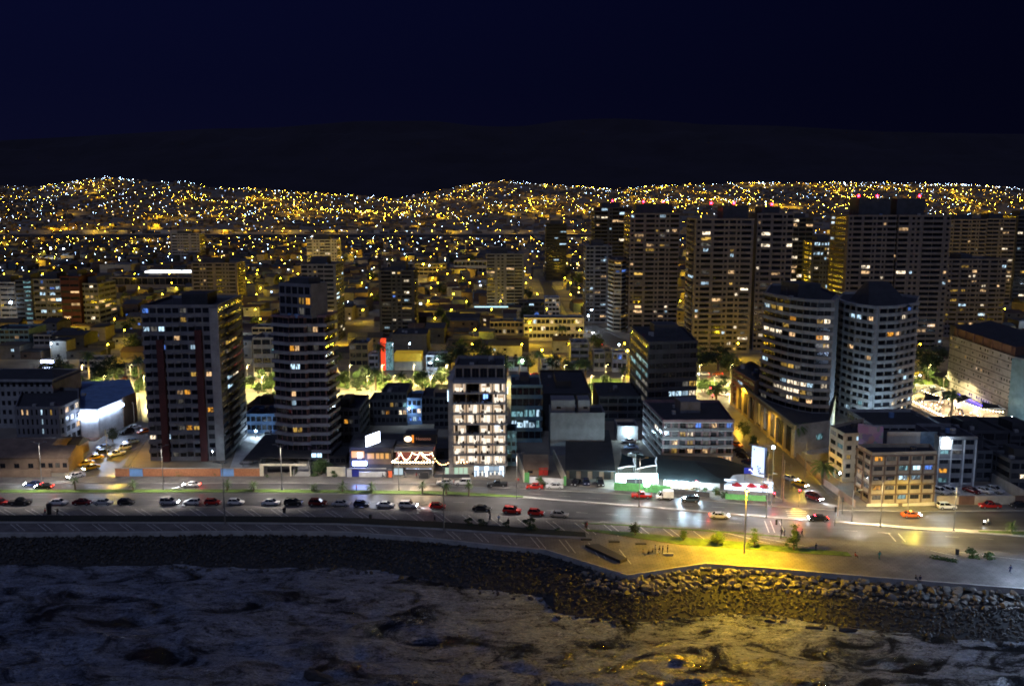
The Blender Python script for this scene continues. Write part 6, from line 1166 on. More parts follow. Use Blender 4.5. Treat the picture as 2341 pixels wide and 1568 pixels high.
def carparts(kind, col, hl, tl, extra=''):
    k = (kind, col, hl, tl, extra)
    if k in CP: return CP[k]
    ln, wd, prof, (a0, a1, a2, a3, z0, z1) = PRO[kind]; pm_ = mat('car paint '+col, CC[col], .25, .2, var=.04); n = len(prof); S = []
    q = M(); hw = wd/2
    for s, ins in ((-1, 0), (1, 0)):
        pass
    vs = []; 
    for yy, sc_ in ((-hw, 0), (-hw+.06, .05), (hw-.06, .05), (hw, 0)):
        for (x, z) in prof: vs.append((x*(1 if sc_ else .975), yy, z if sc_ or z < .5 else z-.05))
    fs = [tuple(range(n))[::1], tuple(range(3*n, 4*n))[::-1]]
    for r_ in range(3):
        for i in range(n): j = (i+1) % n; fs.append((r_*n+i, (r_+1)*n+i, (r_+1)*n+j, r_*n+j))
    q.geo(vs, [f[::-1] for f in fs], pm_)
    t_ = .16  # roof with pillars
    R0 = [(a0, -hw+.06, z0), (a3, -hw+.06, z0), (a3, hw-.06, z0), (a0, hw-.06, z0)]; R1 = [(a1, -hw+t_+.04, z1), (a2, -hw+t_+.04, z1), (a2, hw-t_-.04, z1), (a1, hw-t_-.04, z1)]
    q.geo(R1+[(p[0]*.97, p[1]*.92, p[2]+.05) for p in R1], [(4, 5, 6, 7), (0, 1, 5, 4), (1, 2, 6, 5), (2, 3, 7, 6), (3, 0, 4, 7)], pm_)
    for i in range(4):
        q.cyl(R0[i], R1[i], .06, .05, pm_, 4, False)
    mx0 = [(R0[0][0]+R0[1][0])/2-.2, (R1[0][0]+R1[1][0])/2-.2]
    for s in (0, 3): q.cyl((mx0[0], R0[s][1], z0), (mx0[1], R1[s][1], z1), .05, .05, pm_, 4, False)
    q.box(-ln/2+.1, -hw+.1, .22, ln/2-.1, hw-.1, .4, DMET)
    if kind == 'pickup': q.box(-2.5, -hw+.1, 1.065, -.85, hw-.1, 1.07, DMET).box(-.9, -hw+.1, 1.07, -.84, hw-.1, 1.5, pm_)
    if kind == 'van': q.box(-2.2, -hw, .5, .45, hw, .62, DMET)
    parts = [('body', q.mesh('body'))]
    parts.append(('windscreen', M().face([R0[1], R0[2], R1[2], R1[1]], CGL).mesh('windscreen'))); parts.append(('rear_window', M().face([R0[3], R0[0], R1[0], R1[3]], CGL).mesh('rear_window')))
    for s in (0, 1):
        f = [R0[0], R0[1], R1[1], R1[0]] if s == 0 else [R0[2], R0[3], R1[3], R1[2]]; parts.append(('side_window', M().face(f, CGL).mesh('side_window')))
    wx = ln*.30; wr = .33 if kind in ('sedan', 'hatch', 'van') else .39
    for x in (-wx, wx+.05):
        for s in (-1, 1): parts.append(('wheel', M().cyl((x, s*(hw-.2), wr), (x, s*(hw+.02), wr), wr, wr, TYRE, 12).cyl((x, s*(hw+.02), wr), (x, s*(hw+.03), wr), wr*.55, wr*.5, RIM, 8).mesh('wheel')))
    fx = max(p[0] for p in prof)-.02; rx = -ln/2+.06 if kind != 'van' else -2.2
    for s in (-1, 1):
        parts.append(('headlight', M().box(fx-.05, s*(hw-.38)-.18, .62, fx+.06, s*(hw-.38)+.18, .82, HL1 if hl else HL0).mesh('headlight')))
        parts.append(('tail_light', M().box(rx-.1, s*(hw-.28)-.14, .72, rx+.03, s*(hw-.28)+.14, .92, TL1 if tl else TL0).mesh('tail_light')))
    if kind == 'van':
        parts.append(('cargo_box', M().box(-2.2, -hw-.05, .63, .42, hw+.05, 2.35, mat('white box', (.75, .75, .7), .6)).box(-1.6, -hw-.07, .8, .3, -hw-.055, 2.1, mat('lime poster', (.45, .6, .05), .6, var=.5, sc=2)).mesh('cargo_box')))
    if extra == 'taxi': parts.append(('roof_sign', M().box(-.25, -.3, z1+.05, .05, .3, z1+.22, emis('taxi roof sign', (1, .7, .1), 3)).mesh('roof_sign')))
    if extra == 'spare': parts.append(('spare_wheel', M().cyl((-2.25, 0, 1.0), (-2.45, 0, 1.0), .36, .36, TYRE, 12).mesh('spare_wheel')))
    if extra == 'blackroof': parts.append(('roof_panel', M().box(a1, -hw+.25, z1+.055, a2, hw-.25, z1+.09, DMET).mesh('roof_panel')))
    CP[k] = parts; return parts
def car(x, y, kind, col, label, ang=0, hl=0, tl=0, extra='', group=None, gz=0.0, cat=None):
    p = G(x, y) if not isinstance(x, Vector) else x; p = p+Vector((0, 0, gz)); nm = {'pickup': 'pickup_truck', 'van': 'box_van'}.get(kind, 'car') if extra != 'taxi' else 'taxi'
    t = thing(nm, label, cat or {'pickup_truck': 'pickup truck', 'box_van': 'van'}.get(nm, nm), p, ang, group)
    for n_, me in carparts(kind, col, hl, tl, extra): mk(n_, me, t)
    if hl: lamp(t, (2.4, 0, .75), (.85, .92, 1), 2600, .15, (75, .6), (1, 0, -.14))
    if tl: lamp(t, (-2.6, 0, .8), (1, .05, .02), 60, .15)
def rdir(x):                        # direction of the near kerb at x
    a_ = gp(LC); X = G(x, 1170).x; return math.atan2(pl(a_, X+3)-pl(a_, X-3), 6)
ROW = [(3, 1145, 'hatch', 'red', 'red hatchback cut by the left edge of the kerb row', {}), (48, 1145, 'pickup', 'black', 'black pickup truck, second in the kerb row', {}), (135, 1145, 'sedan', 'white', 'white saloon leading the four car bunch at the left of the kerb row', {}), (190, 1145, 'sedan', 'maroon', 'dark maroon saloon in the yellow road reflection', {}), (238, 1145, 'sedan', 'silver', 'silver saloon with yellow glint right of the maroon one', {}), (290, 1145, 'hatch', 'black', 'black hatchback ending the left bunch', {}), (389, 1144, 'suv', 'silver', 'light suv with black flanks and lit headlights nose to nose with a white car', {'hl': 1, 'extra': 'blackroof'}), (440, 1145, 'hatch', 'white', 'white hatchback facing the lit headlights', {'flip': 1}), (487, 1145, 'hatch', 'red', 'red hatchback beside the tall dark mast', {}), (540, 1145, 'hatch', 'white', 'white hatchback just right of the tall dark mast', {}), (620, 1146, 'sedan', 'white', 'long white saloon alone between two gaps', {}), (671, 1147, 'suv', 'black', 'black suv between the long white saloon and the maroon suv', {}), (727, 1148, 'suv', 'maroon', 'large dark maroon suv in the middle of the kerb row', {}), (779, 1150, 'sedan', 'silver', 'grey saloon with bluish roof near the blue reflection', {}), (826, 1152, 'hatch', 'darkblue', 'dark blue hatchback in the blue reflection', {}), (880, 1155, 'sedan', 'white', 'white saloon left of the white suv with headlights', {}), (932, 1156, 'suv', 'white', 'white suv with glaring headlight and a person behind it', {'hl': 1}), (1000, 1160, 'hatch', 'red', 'red hatchback with glowing tail light next to the dark mast', {'tl': 1}), (1101, 1168, 'sedan', 'black', 'black saloon with a roof glint, past the dark mast', {}), (1171, 1171, 'suv', 'red', 'red suv, taller of the two red cars at the row end', {}), (1226, 1177, 'hatch', 'red', 'small red hatchback second from the row end', {}), (1279, 1180, 'sedan', 'silver', 'silver saloon at the right end of the kerb row', {})]
for x, y, kd, c, lb, o_ in ROW:
    a_ = rdir(x)+(math.pi if o_.get('flip') else 0); pp = G(x, y+7); X = pp.x; yy = pl(gp(LC), X)+1.5
    car(Vector((X, yy, 0)), 0, kd, c, lb, a_, o_.get('hl', 0), o_.get('tl', 0), o_.get('extra', ''), 'cars parked along the promenade kerb', .004)
for x, y, kd, c, lb, an, hl, tl, ex in ((76, 1112, 'sedan', 'darkblue', 'dark car driving left with glowing tail lights at the far left', 180, 1, 1, ''), (101, 1117, 'sedan', 'black', 'black car behind it on the nearer lane', 180, 1, 1, ''), (438, 1113, 'sedan', 'white', 'white car driving left on the empty far carriageway', 180, 1, 1, ''),
    (1018, 1107, 'sedan', 'silver', 'silver saloon parked by the hotel terrace', 180, 0, 0, ''), (1059, 1108, 'suv', 'white', 'white suv parked before the hotel behind the last palms', 180, 0, 0, ''), (1137, 1112, 'pickup', 'black', 'black pickup parked at the hotel entrance', 180, 0, 0, ''), (1222, 1117, 'sedan', 'red', 'red saloon parked before the white yard wall', 178, 0, 0, ''), (1268, 1116, 'sedan', 'white', 'white saloon parked beside the clipped round bush', 177, 0, 0, ''),
    (1466, 1138, 'pickup', 'red', 'red pickup parked before the green solid fence', 176, 0, 0, ''), (1519, 1141, 'van', 'white', 'white van with lime green poster on its cargo box', 176, 0, 0, ''), (1577, 1147, 'suv', 'jeep', 'dark teal jeep with spare wheel parked before the hedge', 175, 0, 0, 'spare'),
    (1644, 1184, 'sedan', 'white', 'white car driving right with lit lamps before the sodium mast', -4, 1, 1, ''), (1870, 1190, 'sedan', 'black', 'dark car turning on the bright crossing', 176, 1, 1, ''), (2082, 1182, 'sedan', 'orange', 'orange roofed taxi driving right past the beige grid block', 0, 1, 0, 'taxi'), (2163, 1163, 'suv', 'white', 'white estate parked below the car park wall', 0, 0, 0, ''), (2262, 1161, 'pickup', 'red', 'red pickup parked below the car park wall', 180, 0, 0, ''), (2330, 1160, 'sedan', 'black', 'dark saloon at the right end below the car park wall', 180, 0, 0, ''),
    (174, 1092, 'sedan', 'white', 'white car with blinding headlights leaving the taxi street', 232, 1, 0, ''), (209, 1073, 'sedan', 'taxi', 'yellow taxi with blinding headlights second in the queue', 232, 1, 0, 'taxi'), (197, 1064, 'sedan', 'taxi', 'yellow taxi on the kerb side of the street mouth', 232, 0, 0, 'taxi'), (218, 1050, 'sedan', 'taxi', 'yellow taxi with white roof in the middle of the queue', 232, 0, 0, 'taxi'), (231, 1038, 'sedan', 'black', 'black car with yellow nose behind the taxis', 232, 0, 0, ''), (238, 1026, 'sedan', 'blue', 'blue white car under the station light', 232, 0, 0, ''), (266, 1042, 'pickup', 'white', 'white pickup parked at the front of the right kerb', 232, 0, 0, ''), (283, 1028, 'suv', 'white', 'white estate behind the white pickup', 232, 0, 0, ''), (301, 1013, 'sedan', 'blue', 'car with blinding blue white headlights near the tower', 232, 1, 0, ''), (290, 991, 'suv', 'black', 'black suv parked by the brown wall', 232, 0, 0, ''), (306, 981, 'sedan', 'white', 'white saloon parked behind the black suv', 232, 0, 0, ''), (330, 990, 'sedan', 'orange', 'orange car half hidden by the tall tower', 232, 0, 0, ''),
    (1861, 1142, 'suv', 'maroon', 'maroon suv with bright headlights waiting at the crossing', 303, 1, 0, ''), (1829, 1111, 'sedan', 'taxi', 'yellow taxi with headlights behind the maroon suv', 303, 1, 0, 'taxi'), (1806, 1098, 'sedan', 'silver', 'grey car with headlights third at the signal', 303, 1, 0, ''), (1691, 1036, 'sedan', 'black', 'black car parked beside the brick block corner', 303, 0, 0, ''), (1700, 1048, 'suv', 'black', 'black suv parked below the brick block', 303, 0, 0, ''), (1683, 1020, 'sedan', 'orange', 'dull orange car parked furthest up beside the brick block', 303, 0, 0, ''), (1712, 1062, 'sedan', 'darkblue', 'dark blue car parked nearest the teal roof', 303, 0, 0, ''),
    (2148, 1128, 'suv', 'white', 'white estate at the left end of the car park', 300, 0, 0, ''), (2172, 1127, 'suv', 'white', 'second white estate in the car park', 300, 0, 0, ''), (2221, 1126, 'sedan', 'maroon', 'maroon saloon in the car park', 300, 0, 0, ''), (2249, 1126, 'sedan', 'white', 'white saloon right of the maroon one in the car park', 300, 0, 0, ''), (2274, 1125, 'suv', 'silver', 'silver suv at the right end of the car park', 300, 0, 0, ''),
    (1316, 1108, 'sedan', 'black', 'black saloon before the left warehouse gate', 250, 0, 0, ''), (1340, 1106, 'sedan', 'darkblue', 'dark saloon before the middle warehouse gate', 270, 0, 0, ''), (1372, 1109, 'suv', 'black', 'dark suv before the right warehouse gate', 270, 0, 0, ''), (1437, 1012, 'sedan', 'silver', 'silver roofed car nearest the garage lamp', 180, 0, 0, ''), (1442, 1026, 'sedan', 'blue', 'blue glinting car second below the garage lamp', 180, 0, 0, ''), (1452, 1043, 'sedan', 'silver', 'car with red stripe below the garage lamp', 180, 0, 0, ''), (564, 1060, 'hatch', 'silver', 'silver hatchback under the pitched carport edge', 180, 0, 0, ''), (612, 998, 'suv', 'white', 'white van like car at the far end of the blue driveway', 270, 0, 0, ''),
    (1609, 858, 'sedan', 'white', 'white car with headlights on the park street by the crossing', 180, 1, 1, ''), (1640, 858, 'sedan', 'orange', 'orange lit car following on the park street', 180, 0, 1, ''), (1000, 859, 'suv', 'silver', 'silver suv parked before the bright white house', 180, 0, 0, ''), (965, 858, 'sedan', 'black', 'dark saloon parked before the yellow sign shop', 180, 0, 0, ''), (770, 862, 'sedan', 'white', 'white car passing right of the rounded tower on the park street', 180, 1, 0, ''), (2115, 862, 'suv', 'white', 'white bus like car on the park street by the slab hotel', 180, 1, 0, ''), (1225, 860, 'sedan', 'red', 'red lit car on the park street above the hall', 0, 0, 1, ''), (600, 924, 'sedan', 'red', 'car with glowing lamps on the rear street between the left towers', 0, 1, 1, ''), (1655, 905, 'sedan', 'white', 'white car stopped at the park crossing signal', 303, 0, 1, ''), (1368, 790, 'sedan', 'red', 'red tail lit car on the bending street', 120, 0, 1, ''), (1350, 762, 'sedan', 'white', 'white lit car on the bending street', 300, 1, 0, '')):
    car(x, y, kd, c, lb, math.radians(an), hl, tl, ex, gz=.14 if y > 1130 and x < 2000 and an > 170 and an < 178 and False else .02)
# motorbike with rider
p = G(2256, 1200); t = thing('motorcycle', 'motorcycle with lit headlamp riding the right carriageway', 'motorcycle', p, math.pi)
q = M(); q.box(-.5, -.14, .5, .45, .14, .85, DMET).box(-.75, -.12, .8, -.1, .12, .92, DMET).cyl((.45, 0, .9), (.75, 0, .32), .05, .05, METAL, 6).cyl((.4, -.35, 1.05), (.4, .35, 1.05), .03, .03, METAL, 5); q.obj('body', t)
for x in (-.7, .75): M().cyl((x, -.06, .32), (x, .06, .32), .32, .32, TYRE, 14).obj('wheel', t)
M().ball((.62, 0, .95), .12, emis('motorbike lamp', (.9, .95, 1), 60, False), 8, 5).obj('headlight', t)
# ---------------------------------------------------------------- signals
def signal(x, yb, yt, label, on='red', red=True, arm=0):
    p = G(x, yb); h = HT(p, yt); t = thing('traffic_light', label, 'traffic light', p); M().cyl((0, 0, 0), (0, 0, h+.6), .09, .07, DMET, 6).obj('pole', t); ax = arm
    if arm: M().cyl((0, 0, h+.5), (arm, 0, h+.6), .06, .05, DMET, 5).obj('arm', t)
    hd = M().box(ax-.22, -.2, h-.7, ax+.22, .1, h+.5, DMET).obj('signal_head', t)
    for k, c in enumerate(('red', 'amber', 'green')):
        M().cyl((ax, -.21, h+.3-.38*k), (ax, -.3, h+.3-.38*k), .14, .14, emis('red signal', (1, .01, .02), 60, False) if red and k == 0 else mat('dark lens', (.03, .03, .02), .2), 10).obj('lens', hd)
    if red: lamp(t, (ax, -.5, h+.3), (1, .02, .03), 420, .12)
for a_ in ((1769, 1152, 1129, 'red traffic light at the cafe corner'), (1826, 1160, 1122, 'red traffic light in front of the waiting taxi'), (1628, 935, 905, 'red traffic light at the park crossing, near pole'), (1623, 905, 888, 'red traffic light at the park crossing, far pole')): signal(*a_)
signal(1908, 1202, 1163, 'unlit traffic light seen from behind on the crossing island', red=False); signal(1785, 1232, 1192, 'unlit signal mast on the promenade kerb before the waiting couple', red=False, arm=-1.2); signal(1752, 1160, 1135, 'unlit pedestrian signal before the cafe corner', red=False); signal(1925, 1175, 1140, 'unlit corner signal with a small blue street plate', red=False)
for x, yb, yt, lb in ((1786, 1140, 1035, 'thick power pole leaning beside the side street'), (1790, 1148, 1050, 'slim steel pole next to the thick power pole'), (1806, 1120, 1060, 'dark power pole behind the grey waiting car'), (1915, 1180, 1120, 'thin power pole before the corner block side'), (2310, 1110, 1060, 'thin power pole by the pale ramp wall'), (308, 975, 918, 'power pole with cross arm beside the taxi street')):
    p = G(x, yb); h = HT(p, yt); t = thing('power_pole', lb, 'power pole', p); M().cyl((0, 0, 0), (0, 0, h), .15, .1, BARK, 6).obj('pole', t); M().cyl((-.8, 0, h-.6), (.8, 0, h-.6), .05, .05, BARK, 4).obj('cross_arm', t)
# walls at the right
t = thing('car_park_wall', 'tan wall with brown gates along the avenue below the car park', 'wall', G(2140, 1152)); o = G(2140, 1152)
for a_, b2, m_, nm in ((2140, 2190, wall('beige'), 'wall'), (2190, 2226, wall('rust'), 'gate'), (2226, 2318, wall('beige'), 'wall'), (2318, 2360, wall('rust'), 'gate'), (2360, 2460, wall('beige'), 'wall')): wallrun(t, [G(a_, 1152), G(b2, 1152)], 2.2, m_, nm)
q = M().face([G(*p)+Vector((0, 0, .02)) for p in ((2135, 1150), (2345, 1150), (2300, 1108), (2138, 1112))], DRV); struct(q.obj('car_park'))
t = thing('ramp_wall', 'pale blue grey retaining wall dropping towards the car park', 'wall', G(2268, 1105)); o = G(2268, 1105); wallrun(t, [G(2268, 1105), G(2345, 1147)], 2.8, wall('pale'))
t = thing('yard_wall', 'long low wall along the side street pavement to the avenue corner', 'wall', G(1822, 1050)); o = G(1822, 1050); wallrun(t, [G(1822, 1050), G(1885, 1110), G(1955, 1160)], 2.0, wall('brown')); t = thing('kerb_wall', 'low pale plinth wall at the foot of the beige grid block', 'wall', G(1980, 1158)); o = G(1980, 1158); wallrun(t, [G(1980, 1158), G(2052, 1157)], .8, wall('cream')); wallrun(t, [G(2062, 1157), G(2136, 1154)], .8, wall('cream'))
# promenade furniture
p = G(1345, 1250); t = thing('sunken_planter', 'long dark slab shaped planter on the yellow lit square', 'planter', p); P = [G(*c) for c in ((1338, 1252), (1418, 1289), (1434, 1283), (1368, 1250))]; M().prism([(v.x-p.x, v.y-p.y) for v in P], .14, .75, mat('dark stone', (.04, .035, .03), .7)).obj('block', t)
p = G(1516, 1272); t = thing('stone_bench', 'block bench near the seated group on the square', 'bench', p); M().box(0, 0, .14, 2.2, .7, .62, wall('conc')).obj('seat', t)
for x, y, lb in ((1340, 1235, 'left dark paving slab on the square'), (1404, 1240, 'middle dark paving slab on the square'), (1465, 1245, 'right dark paving slab on the square')): p = G(x, y); t = thing('low_block', lb, 'slab', p); M().box(-1.2, -.3, .14, 1.2, .3, .4, mat('dark stone', (.04, .035, .03), .7)).obj('block', t)
for x, y, lb in ((650, 1172, 'dark litter bin on the left promenade'), (113, 1176, 'tall dark kiosk like bin at the left promenade'), (2188, 1268, 'slim bollard at the hedge end'), (1340, 1206, 'reddish litter bin by the grass edge'), (847, 1188, 'dark litter bin near the trough middle')):
    p = G(x, y); t = thing('litter_bin', lb, 'litter bin', p+Vector((0, 0, .14))); s = 2.2 if 'tall' in lb else 1; M().cyl((0, 0, 0), (0, 0, 1.1*s), .35*s**.5, .4*s**.5, wall('rust') if 'red' in lb else DMET, 10).obj('body', t); M().cyl((0, 0, 1.1*s), (0, 0, 1.25*s), .42*s**.5, .3*s**.5, DMET, 10).obj('lid', t)
# ---------------------------------------------------------------- people
SKIN = mat('skin', (.45, .28, .20), .6, var=0); HAIR = mat('dark hair', (.02, .015, .01), .8)
def body(pose):
    J = {'pel': (0, 0, .95), 'che': (0, 0, 1.32), 'nec': (0, 0, 1.5), 'hd': (0, -.02, 1.62), 'top': (0, -.01, 1.74)}
    s_ = {'stand': 0, 'walk': .28, 'sit': 0}[pose]; z0 = 0
    for k, s in (('l', -1), ('r', 1)):
        J['hip'+k] = (s*.1, 0, .9); J['sh'+k] = (s*.19, 0, 1.43); st = s*s_
        J['kn'+k] = (s*.11, -.05+st*.6, .5); J['an'+k] = (s*.11, .02+st*1.1, .09); J['to'+k] = (s*.13, -.16+st*1.1, .04)
        J['el'+k] = (s*.25, .03-st*.5, 1.15); J['wr'+k] = (s*.26, -.08-st*.8, .92); J['ha'+k] = (s*.26, -.11-st*.85, .82)
        for f in range(4): J['f%d%s' % (f, k)] = (s*.26+(f-1.5)*.018, -.13-st*.85-.01*(f % 2), .735+.01*abs(f-1.5))
        J['th'+k] = (s*.26-s*.045, -.15-st*.85, .80)
    if pose == 'sit':
        for k in list(J):
            x, y, z = J[k]; J[k] = (x, y, z-.45)
        for k, s in (('l', -1), ('r', 1)): J['kn'+k] = (s*.13, -.45, .52); J['an'+k] = (s*.12, -.48, .09); J['to'+k] = (s*.13, -.66, .04)
        for k, s in (('l', -1), ('r', 1)):
            J['wr'+k] = (s*.2, -.3, .62); J['ha'+k] = (s*.18, -.4, .6)
            for f in range(4): J['f%d%s' % (f, k)] = (s*.18+(f-1.5)*.018, -.49, .59-.005*f)
            J['th'+k] = (s*.13, -.42, .63)
    E_ = [('pel', 'che'), ('che', 'nec'), ('nec', 'hd'), ('hd', 'top')]; rad = {'pel': .15, 'che': .16, 'nec': .065, 'hd': .1, 'top': .075}
    for k in 'lr':
        E_ += [('pel', 'hip'+k), ('hip'+k, 'kn'+k), ('kn'+k, 'an'+k), ('an'+k, 'to'+k), ('che', 'sh'+k), ('sh'+k, 'el'+k), ('el'+k, 'wr'+k), ('wr'+k, 'ha'+k), ('ha'+k, 'th'+k)]+[('ha'+k, 'f%d%s' % (f, k)) for f in range(4)]
        rad.update({'hip'+k: .1, 'kn'+k: .065, 'an'+k: .045, 'to'+k: .04, 'sh'+k: .07, 'el'+k: .045, 'wr'+k: .03, 'ha'+k: .032, 'th'+k: .01}); rad.update({'f%d%s' % (f, k): .009 for f in range(4)})
    K = list(J); me = bpy.data.meshes.new('person'); me.from_pydata([J[k] for k in K], [(K.index(a), K.index(b_)) for a, b_ in E_], []); ob = mk('tmp', me)
    ob.modifiers.new('s', 'SKIN'); 
    for i, k in enumerate(K): me.skin_vertices[0].data[i].radius = (rad[k],)*2; me.skin_vertices[0].data[i].use_root = k == 'pel'
    ob.modifiers.new('u', 'SUBSURF').levels = 1
    dg = bpy.context.evaluated_depsgraph_get(); out = bpy.data.meshes.new_from_object(ob.evaluated_get(dg)); bpy.data.objects.remove(ob)
    return out
BODY = {k: body(k) for k in ('stand', 'walk', 'sit')}
CLO = {k: mat('cloth '+k, c, .9, var=.1) for k, c in (('black', (.02, .02, .025)), ('navy', (.02, .03, .08)), ('white', (.6, .6, .6)), ('grey', (.15, .15, .16)), ('red', (.4, .03, .03)), ('teal', (.03, .18, .18)), ('blue', (.08, .15, .4)), ('tan', (.4, .3, .18)))}
PB = {}
def person(x, y, pose, top, leg, label, rz=None, gz=.14):
    k = (pose, top, leg)
    if k not in PB:
        me = BODY[pose].copy(); me.materials.clear()
        for m_ in (SKIN, CLO[top], CLO[leg], DMET): me.materials.append(m_)
        dz = -.45 if pose == 'sit' else 0
        for p in me.polygons:
            c = p.center; p.material_index = 3 if c.z < .11 else (0 if c.z > 1.5+dz else (1 if (c.z > .98+dz or abs(c.x) > .2) and not (c.z < .9+dz and abs(c.x) > .2) else (0 if abs(c.x) > .2 and c.z < .9+dz and pose != 'sit' else 2))); p.use_smooth = True
        hz = 1.66+dz; hair = M().ball((0, .02, hz+.04), .118, HAIR, 8, 6, 1.0).mesh('hair')
        face = M().box(-.012, -.135, hz-.04, .012, -.11, hz, SKIN).box(-.05, -.113, hz+.005, -.025, -.106, hz+.02, DMET).box(.025, -.113, hz+.005, .05, -.106, hz+.02, DMET).box(-.03, -.11, hz-.075, .03, -.1, hz-.065, wall('rust')).mesh('face')
        PB[k] = (me, hair, face)
    p = G(x, y)+Vector((0, 0, gz)); me, ha, fc = PB[k]; o_ = mk('person', me, None, p, R.uniform(0, 6) if rz is None else rz); tag(o_, label, 'person'); mk('hair', ha, o_); mk('face', fc, o_)
for a_ in ((1498, 1264, 'stand', 'white', 'grey', 'person in a white top standing behind the seated group'), (1508, 1266, 'stand', 'black', 'black', 'person in black standing left in the trio on the square'), (1515, 1266, 'stand', 'navy', 'black', 'person in navy standing in the middle of the trio on the square'), (1526, 1265, 'stand', 'black', 'navy', 'person in black standing apart at the right of the trio'), (1470, 1270, 'sit', 'tan', 'grey', 'person in tan seated at the left end of the group'), (1483, 1271, 'sit', 'black', 'black', 'person in black seated in the group'), (1492, 1268, 'sit', 'navy', 'grey', 'person in navy seated in the group'), (1505, 1269, 'sit', 'white', 'tan', 'person in white seated by the block bench'),
    (1786, 1226, 'walk', 'black', 'navy', 'person in black, left of the couple waiting at the kerb'), (1793, 1226, 'stand', 'navy', 'black', 'person in navy, right of the couple waiting at the kerb'), (1833, 1227, 'walk', 'black', 'black', 'person walking beside the layered conifer'), (2010, 1279, 'walk', 'teal', 'teal', 'person in teal walking on the wide promenade'), (2309, 1311, 'walk', 'navy', 'navy', 'person walking near the right edge of the promenade'), (1865, 1260, 'stand', 'navy', 'black', 'person in dark clothes on the lawn right of the conifer'), (1955, 1276, 'sit', 'red', 'black', 'person in red seated at the lawn end'), (2093, 1329, 'sit', 'black', 'navy', 'left person sitting on the sea wall'), (2103, 1330, 'sit', 'navy', 'black', 'right person sitting on the sea wall'),
    (994, 1196, 'walk', 'black', 'black', 'person walking on the promenade left of the trough bushes'), (1120, 1192, 'walk', 'grey', 'navy', 'jogger behind the black saloon on the promenade'), (1140, 1194, 'walk', 'blue', 'grey', 'second jogger on the promenade before the red suv'), (1119, 1189, 'stand', 'grey', 'grey', 'person by the kerb behind the black saloon'), (939, 1157, 'stand', 'black', 'navy', 'person standing beside the white suv with headlights'), (104, 1178, 'walk', 'red', 'black', 'person in red at the left promenade'), (132, 1180, 'walk', 'black', 'black', 'person walking right of the tall bin at the left promenade'), (1342, 1210, 'stand', 'red', 'black', 'person in red by the grass edge'), (1162, 1202, 'stand', 'black', 'black', 'person in black beside the narrow bush'),
    (815, 1124, 'stand', 'red', 'navy', 'person in red waiting on the grass median in the blue reflection'), (875, 1093, 'sit', 'black', 'black', 'person crouching on the sidewalk before the restaurants'), (887, 1094, 'walk', 'black', 'black', 'person in black by the orange kiosk'), (926, 1092, 'stand', 'navy', 'grey', 'person in navy before the terrace restaurant entrance'), (952, 1094, 'stand', 'red', 'black', 'person in red before the terrace restaurant menu wall'), (960, 1094, 'stand', 'white', 'black', 'person in white before the terrace restaurant menu wall'), (972, 1093, 'stand', 'black', 'black', 'person in black at the right of the menu wall'), (1081, 1089, 'sit', 'black', 'black', 'person seated on the hotel entrance step'), (1180, 1106, 'stand', 'tan', 'grey', 'person in tan near the median lamp by the yard'), (1185, 1107, 'stand', 'red', 'grey', 'person in red vest next to the one in tan'), (301, 1080, 'walk', 'black', 'black', 'person crossing the taxi street mouth'), (306, 1082, 'walk', 'grey', 'black', 'second person crossing the taxi street mouth')):
    person(*a_)
p = G(2256, 1200); o_ = mk('person', None) if 0 else None; me = BODY['sit'].copy(); me.materials.clear(); me.materials.append(CLO['white']); o_ = mk('person', me, None, p+Vector((.25, 0, .42)), -math.pi/2); tag(o_, 'rider in white on the motorcycle', 'person'); M().ball((0, 0, 1.2), .15, DMET, 8, 6).obj('helmet', o_)
for k in range(60):                 # diners on the upper terrace, and in the market
    if k < 26: pp = U(R.uniform(.03, .97), R.uniform(1, 5), 2.9) if 0 else UT(R.uniform(.03, .97), R.uniform(.6, 5.5), 2.9-.0); lb, g = 'diner on the packed upper terrace under the string lights', 'diners on the upper terrace'
    else:
        u, v = R.uniform(.1, .95), R.uniform(.15, .85); a_, b2, c_, d_ = [G(*p) for p in MK]; pp = a_.lerp(d_, u).lerp(b2.lerp(c_, u), v); lb, g = 'diner among the lantern lit market tables', 'diners at the market'
    tp = R.choice(('black', 'white', 'red', 'navy', 'tan')); person(600, 1100, 'stand', tp, 'black', 'x'); o_ = bpy.data.objects[-1] if 0 else PL[-1]; o_.location = pp; o_['label'] = lb; o_['group'] = g
t = thing('ticket_kiosk', 'small orange red kiosk between the two restaurants', 'kiosk', G(892, 1091)); M().box(-.5, -.4, 0, .5, .4, 2.0, mat('orange kiosk', (.6, .12, .04), em=(1, .15, .05), es=.25)).obj('body', t); M().box(-.6, -.5, 2.01, .6, .5, 2.25, wall('dark')).obj('roof', t)
# ---------------------------------------------------------------- rocks
def rock(seed, sub=2):
    import bmesh
    bm = bmesh.new(); bmesh.ops.create_icosphere(bm, subdivisions=sub, radius=1); r = random.Random(seed); o_ = Vector((seed*7.1, seed*3.3, 0)); pls = [(Vector((r.gauss(0, 1), r.gauss(0, 1), r.gauss(0, 1))).normalized(), r.uniform(.42, .75)) for _ in range(8)]
    for v in bm.verts:
        for n_, dd in pls:
            e_ = v.co.dot(n_)
            if e_ > dd: v.co -= n_*(e_-dd)
        v.co *= 1+.14*noise.noise(v.co*1.7+o_)
    me = bpy.data.meshes.new('boulder'); bm.to_mesh(me); bm.free(); return me
RM = []
for s in range(7): me = rock(s+1, 2); me.materials.append(ROCK2 if s % 3 else ROCKM); RM.append(me)
def bank(x, t): e_, w_ = pl(EDGE, x)-.5, pl(WATER, x)+.3; return Vector((x, e_+(w_-e_)*t, -.75+(-3.9+.75)*t))
XR0, XR1 = G(1330, 1283).x, G(2380, 1349).x
cand = []
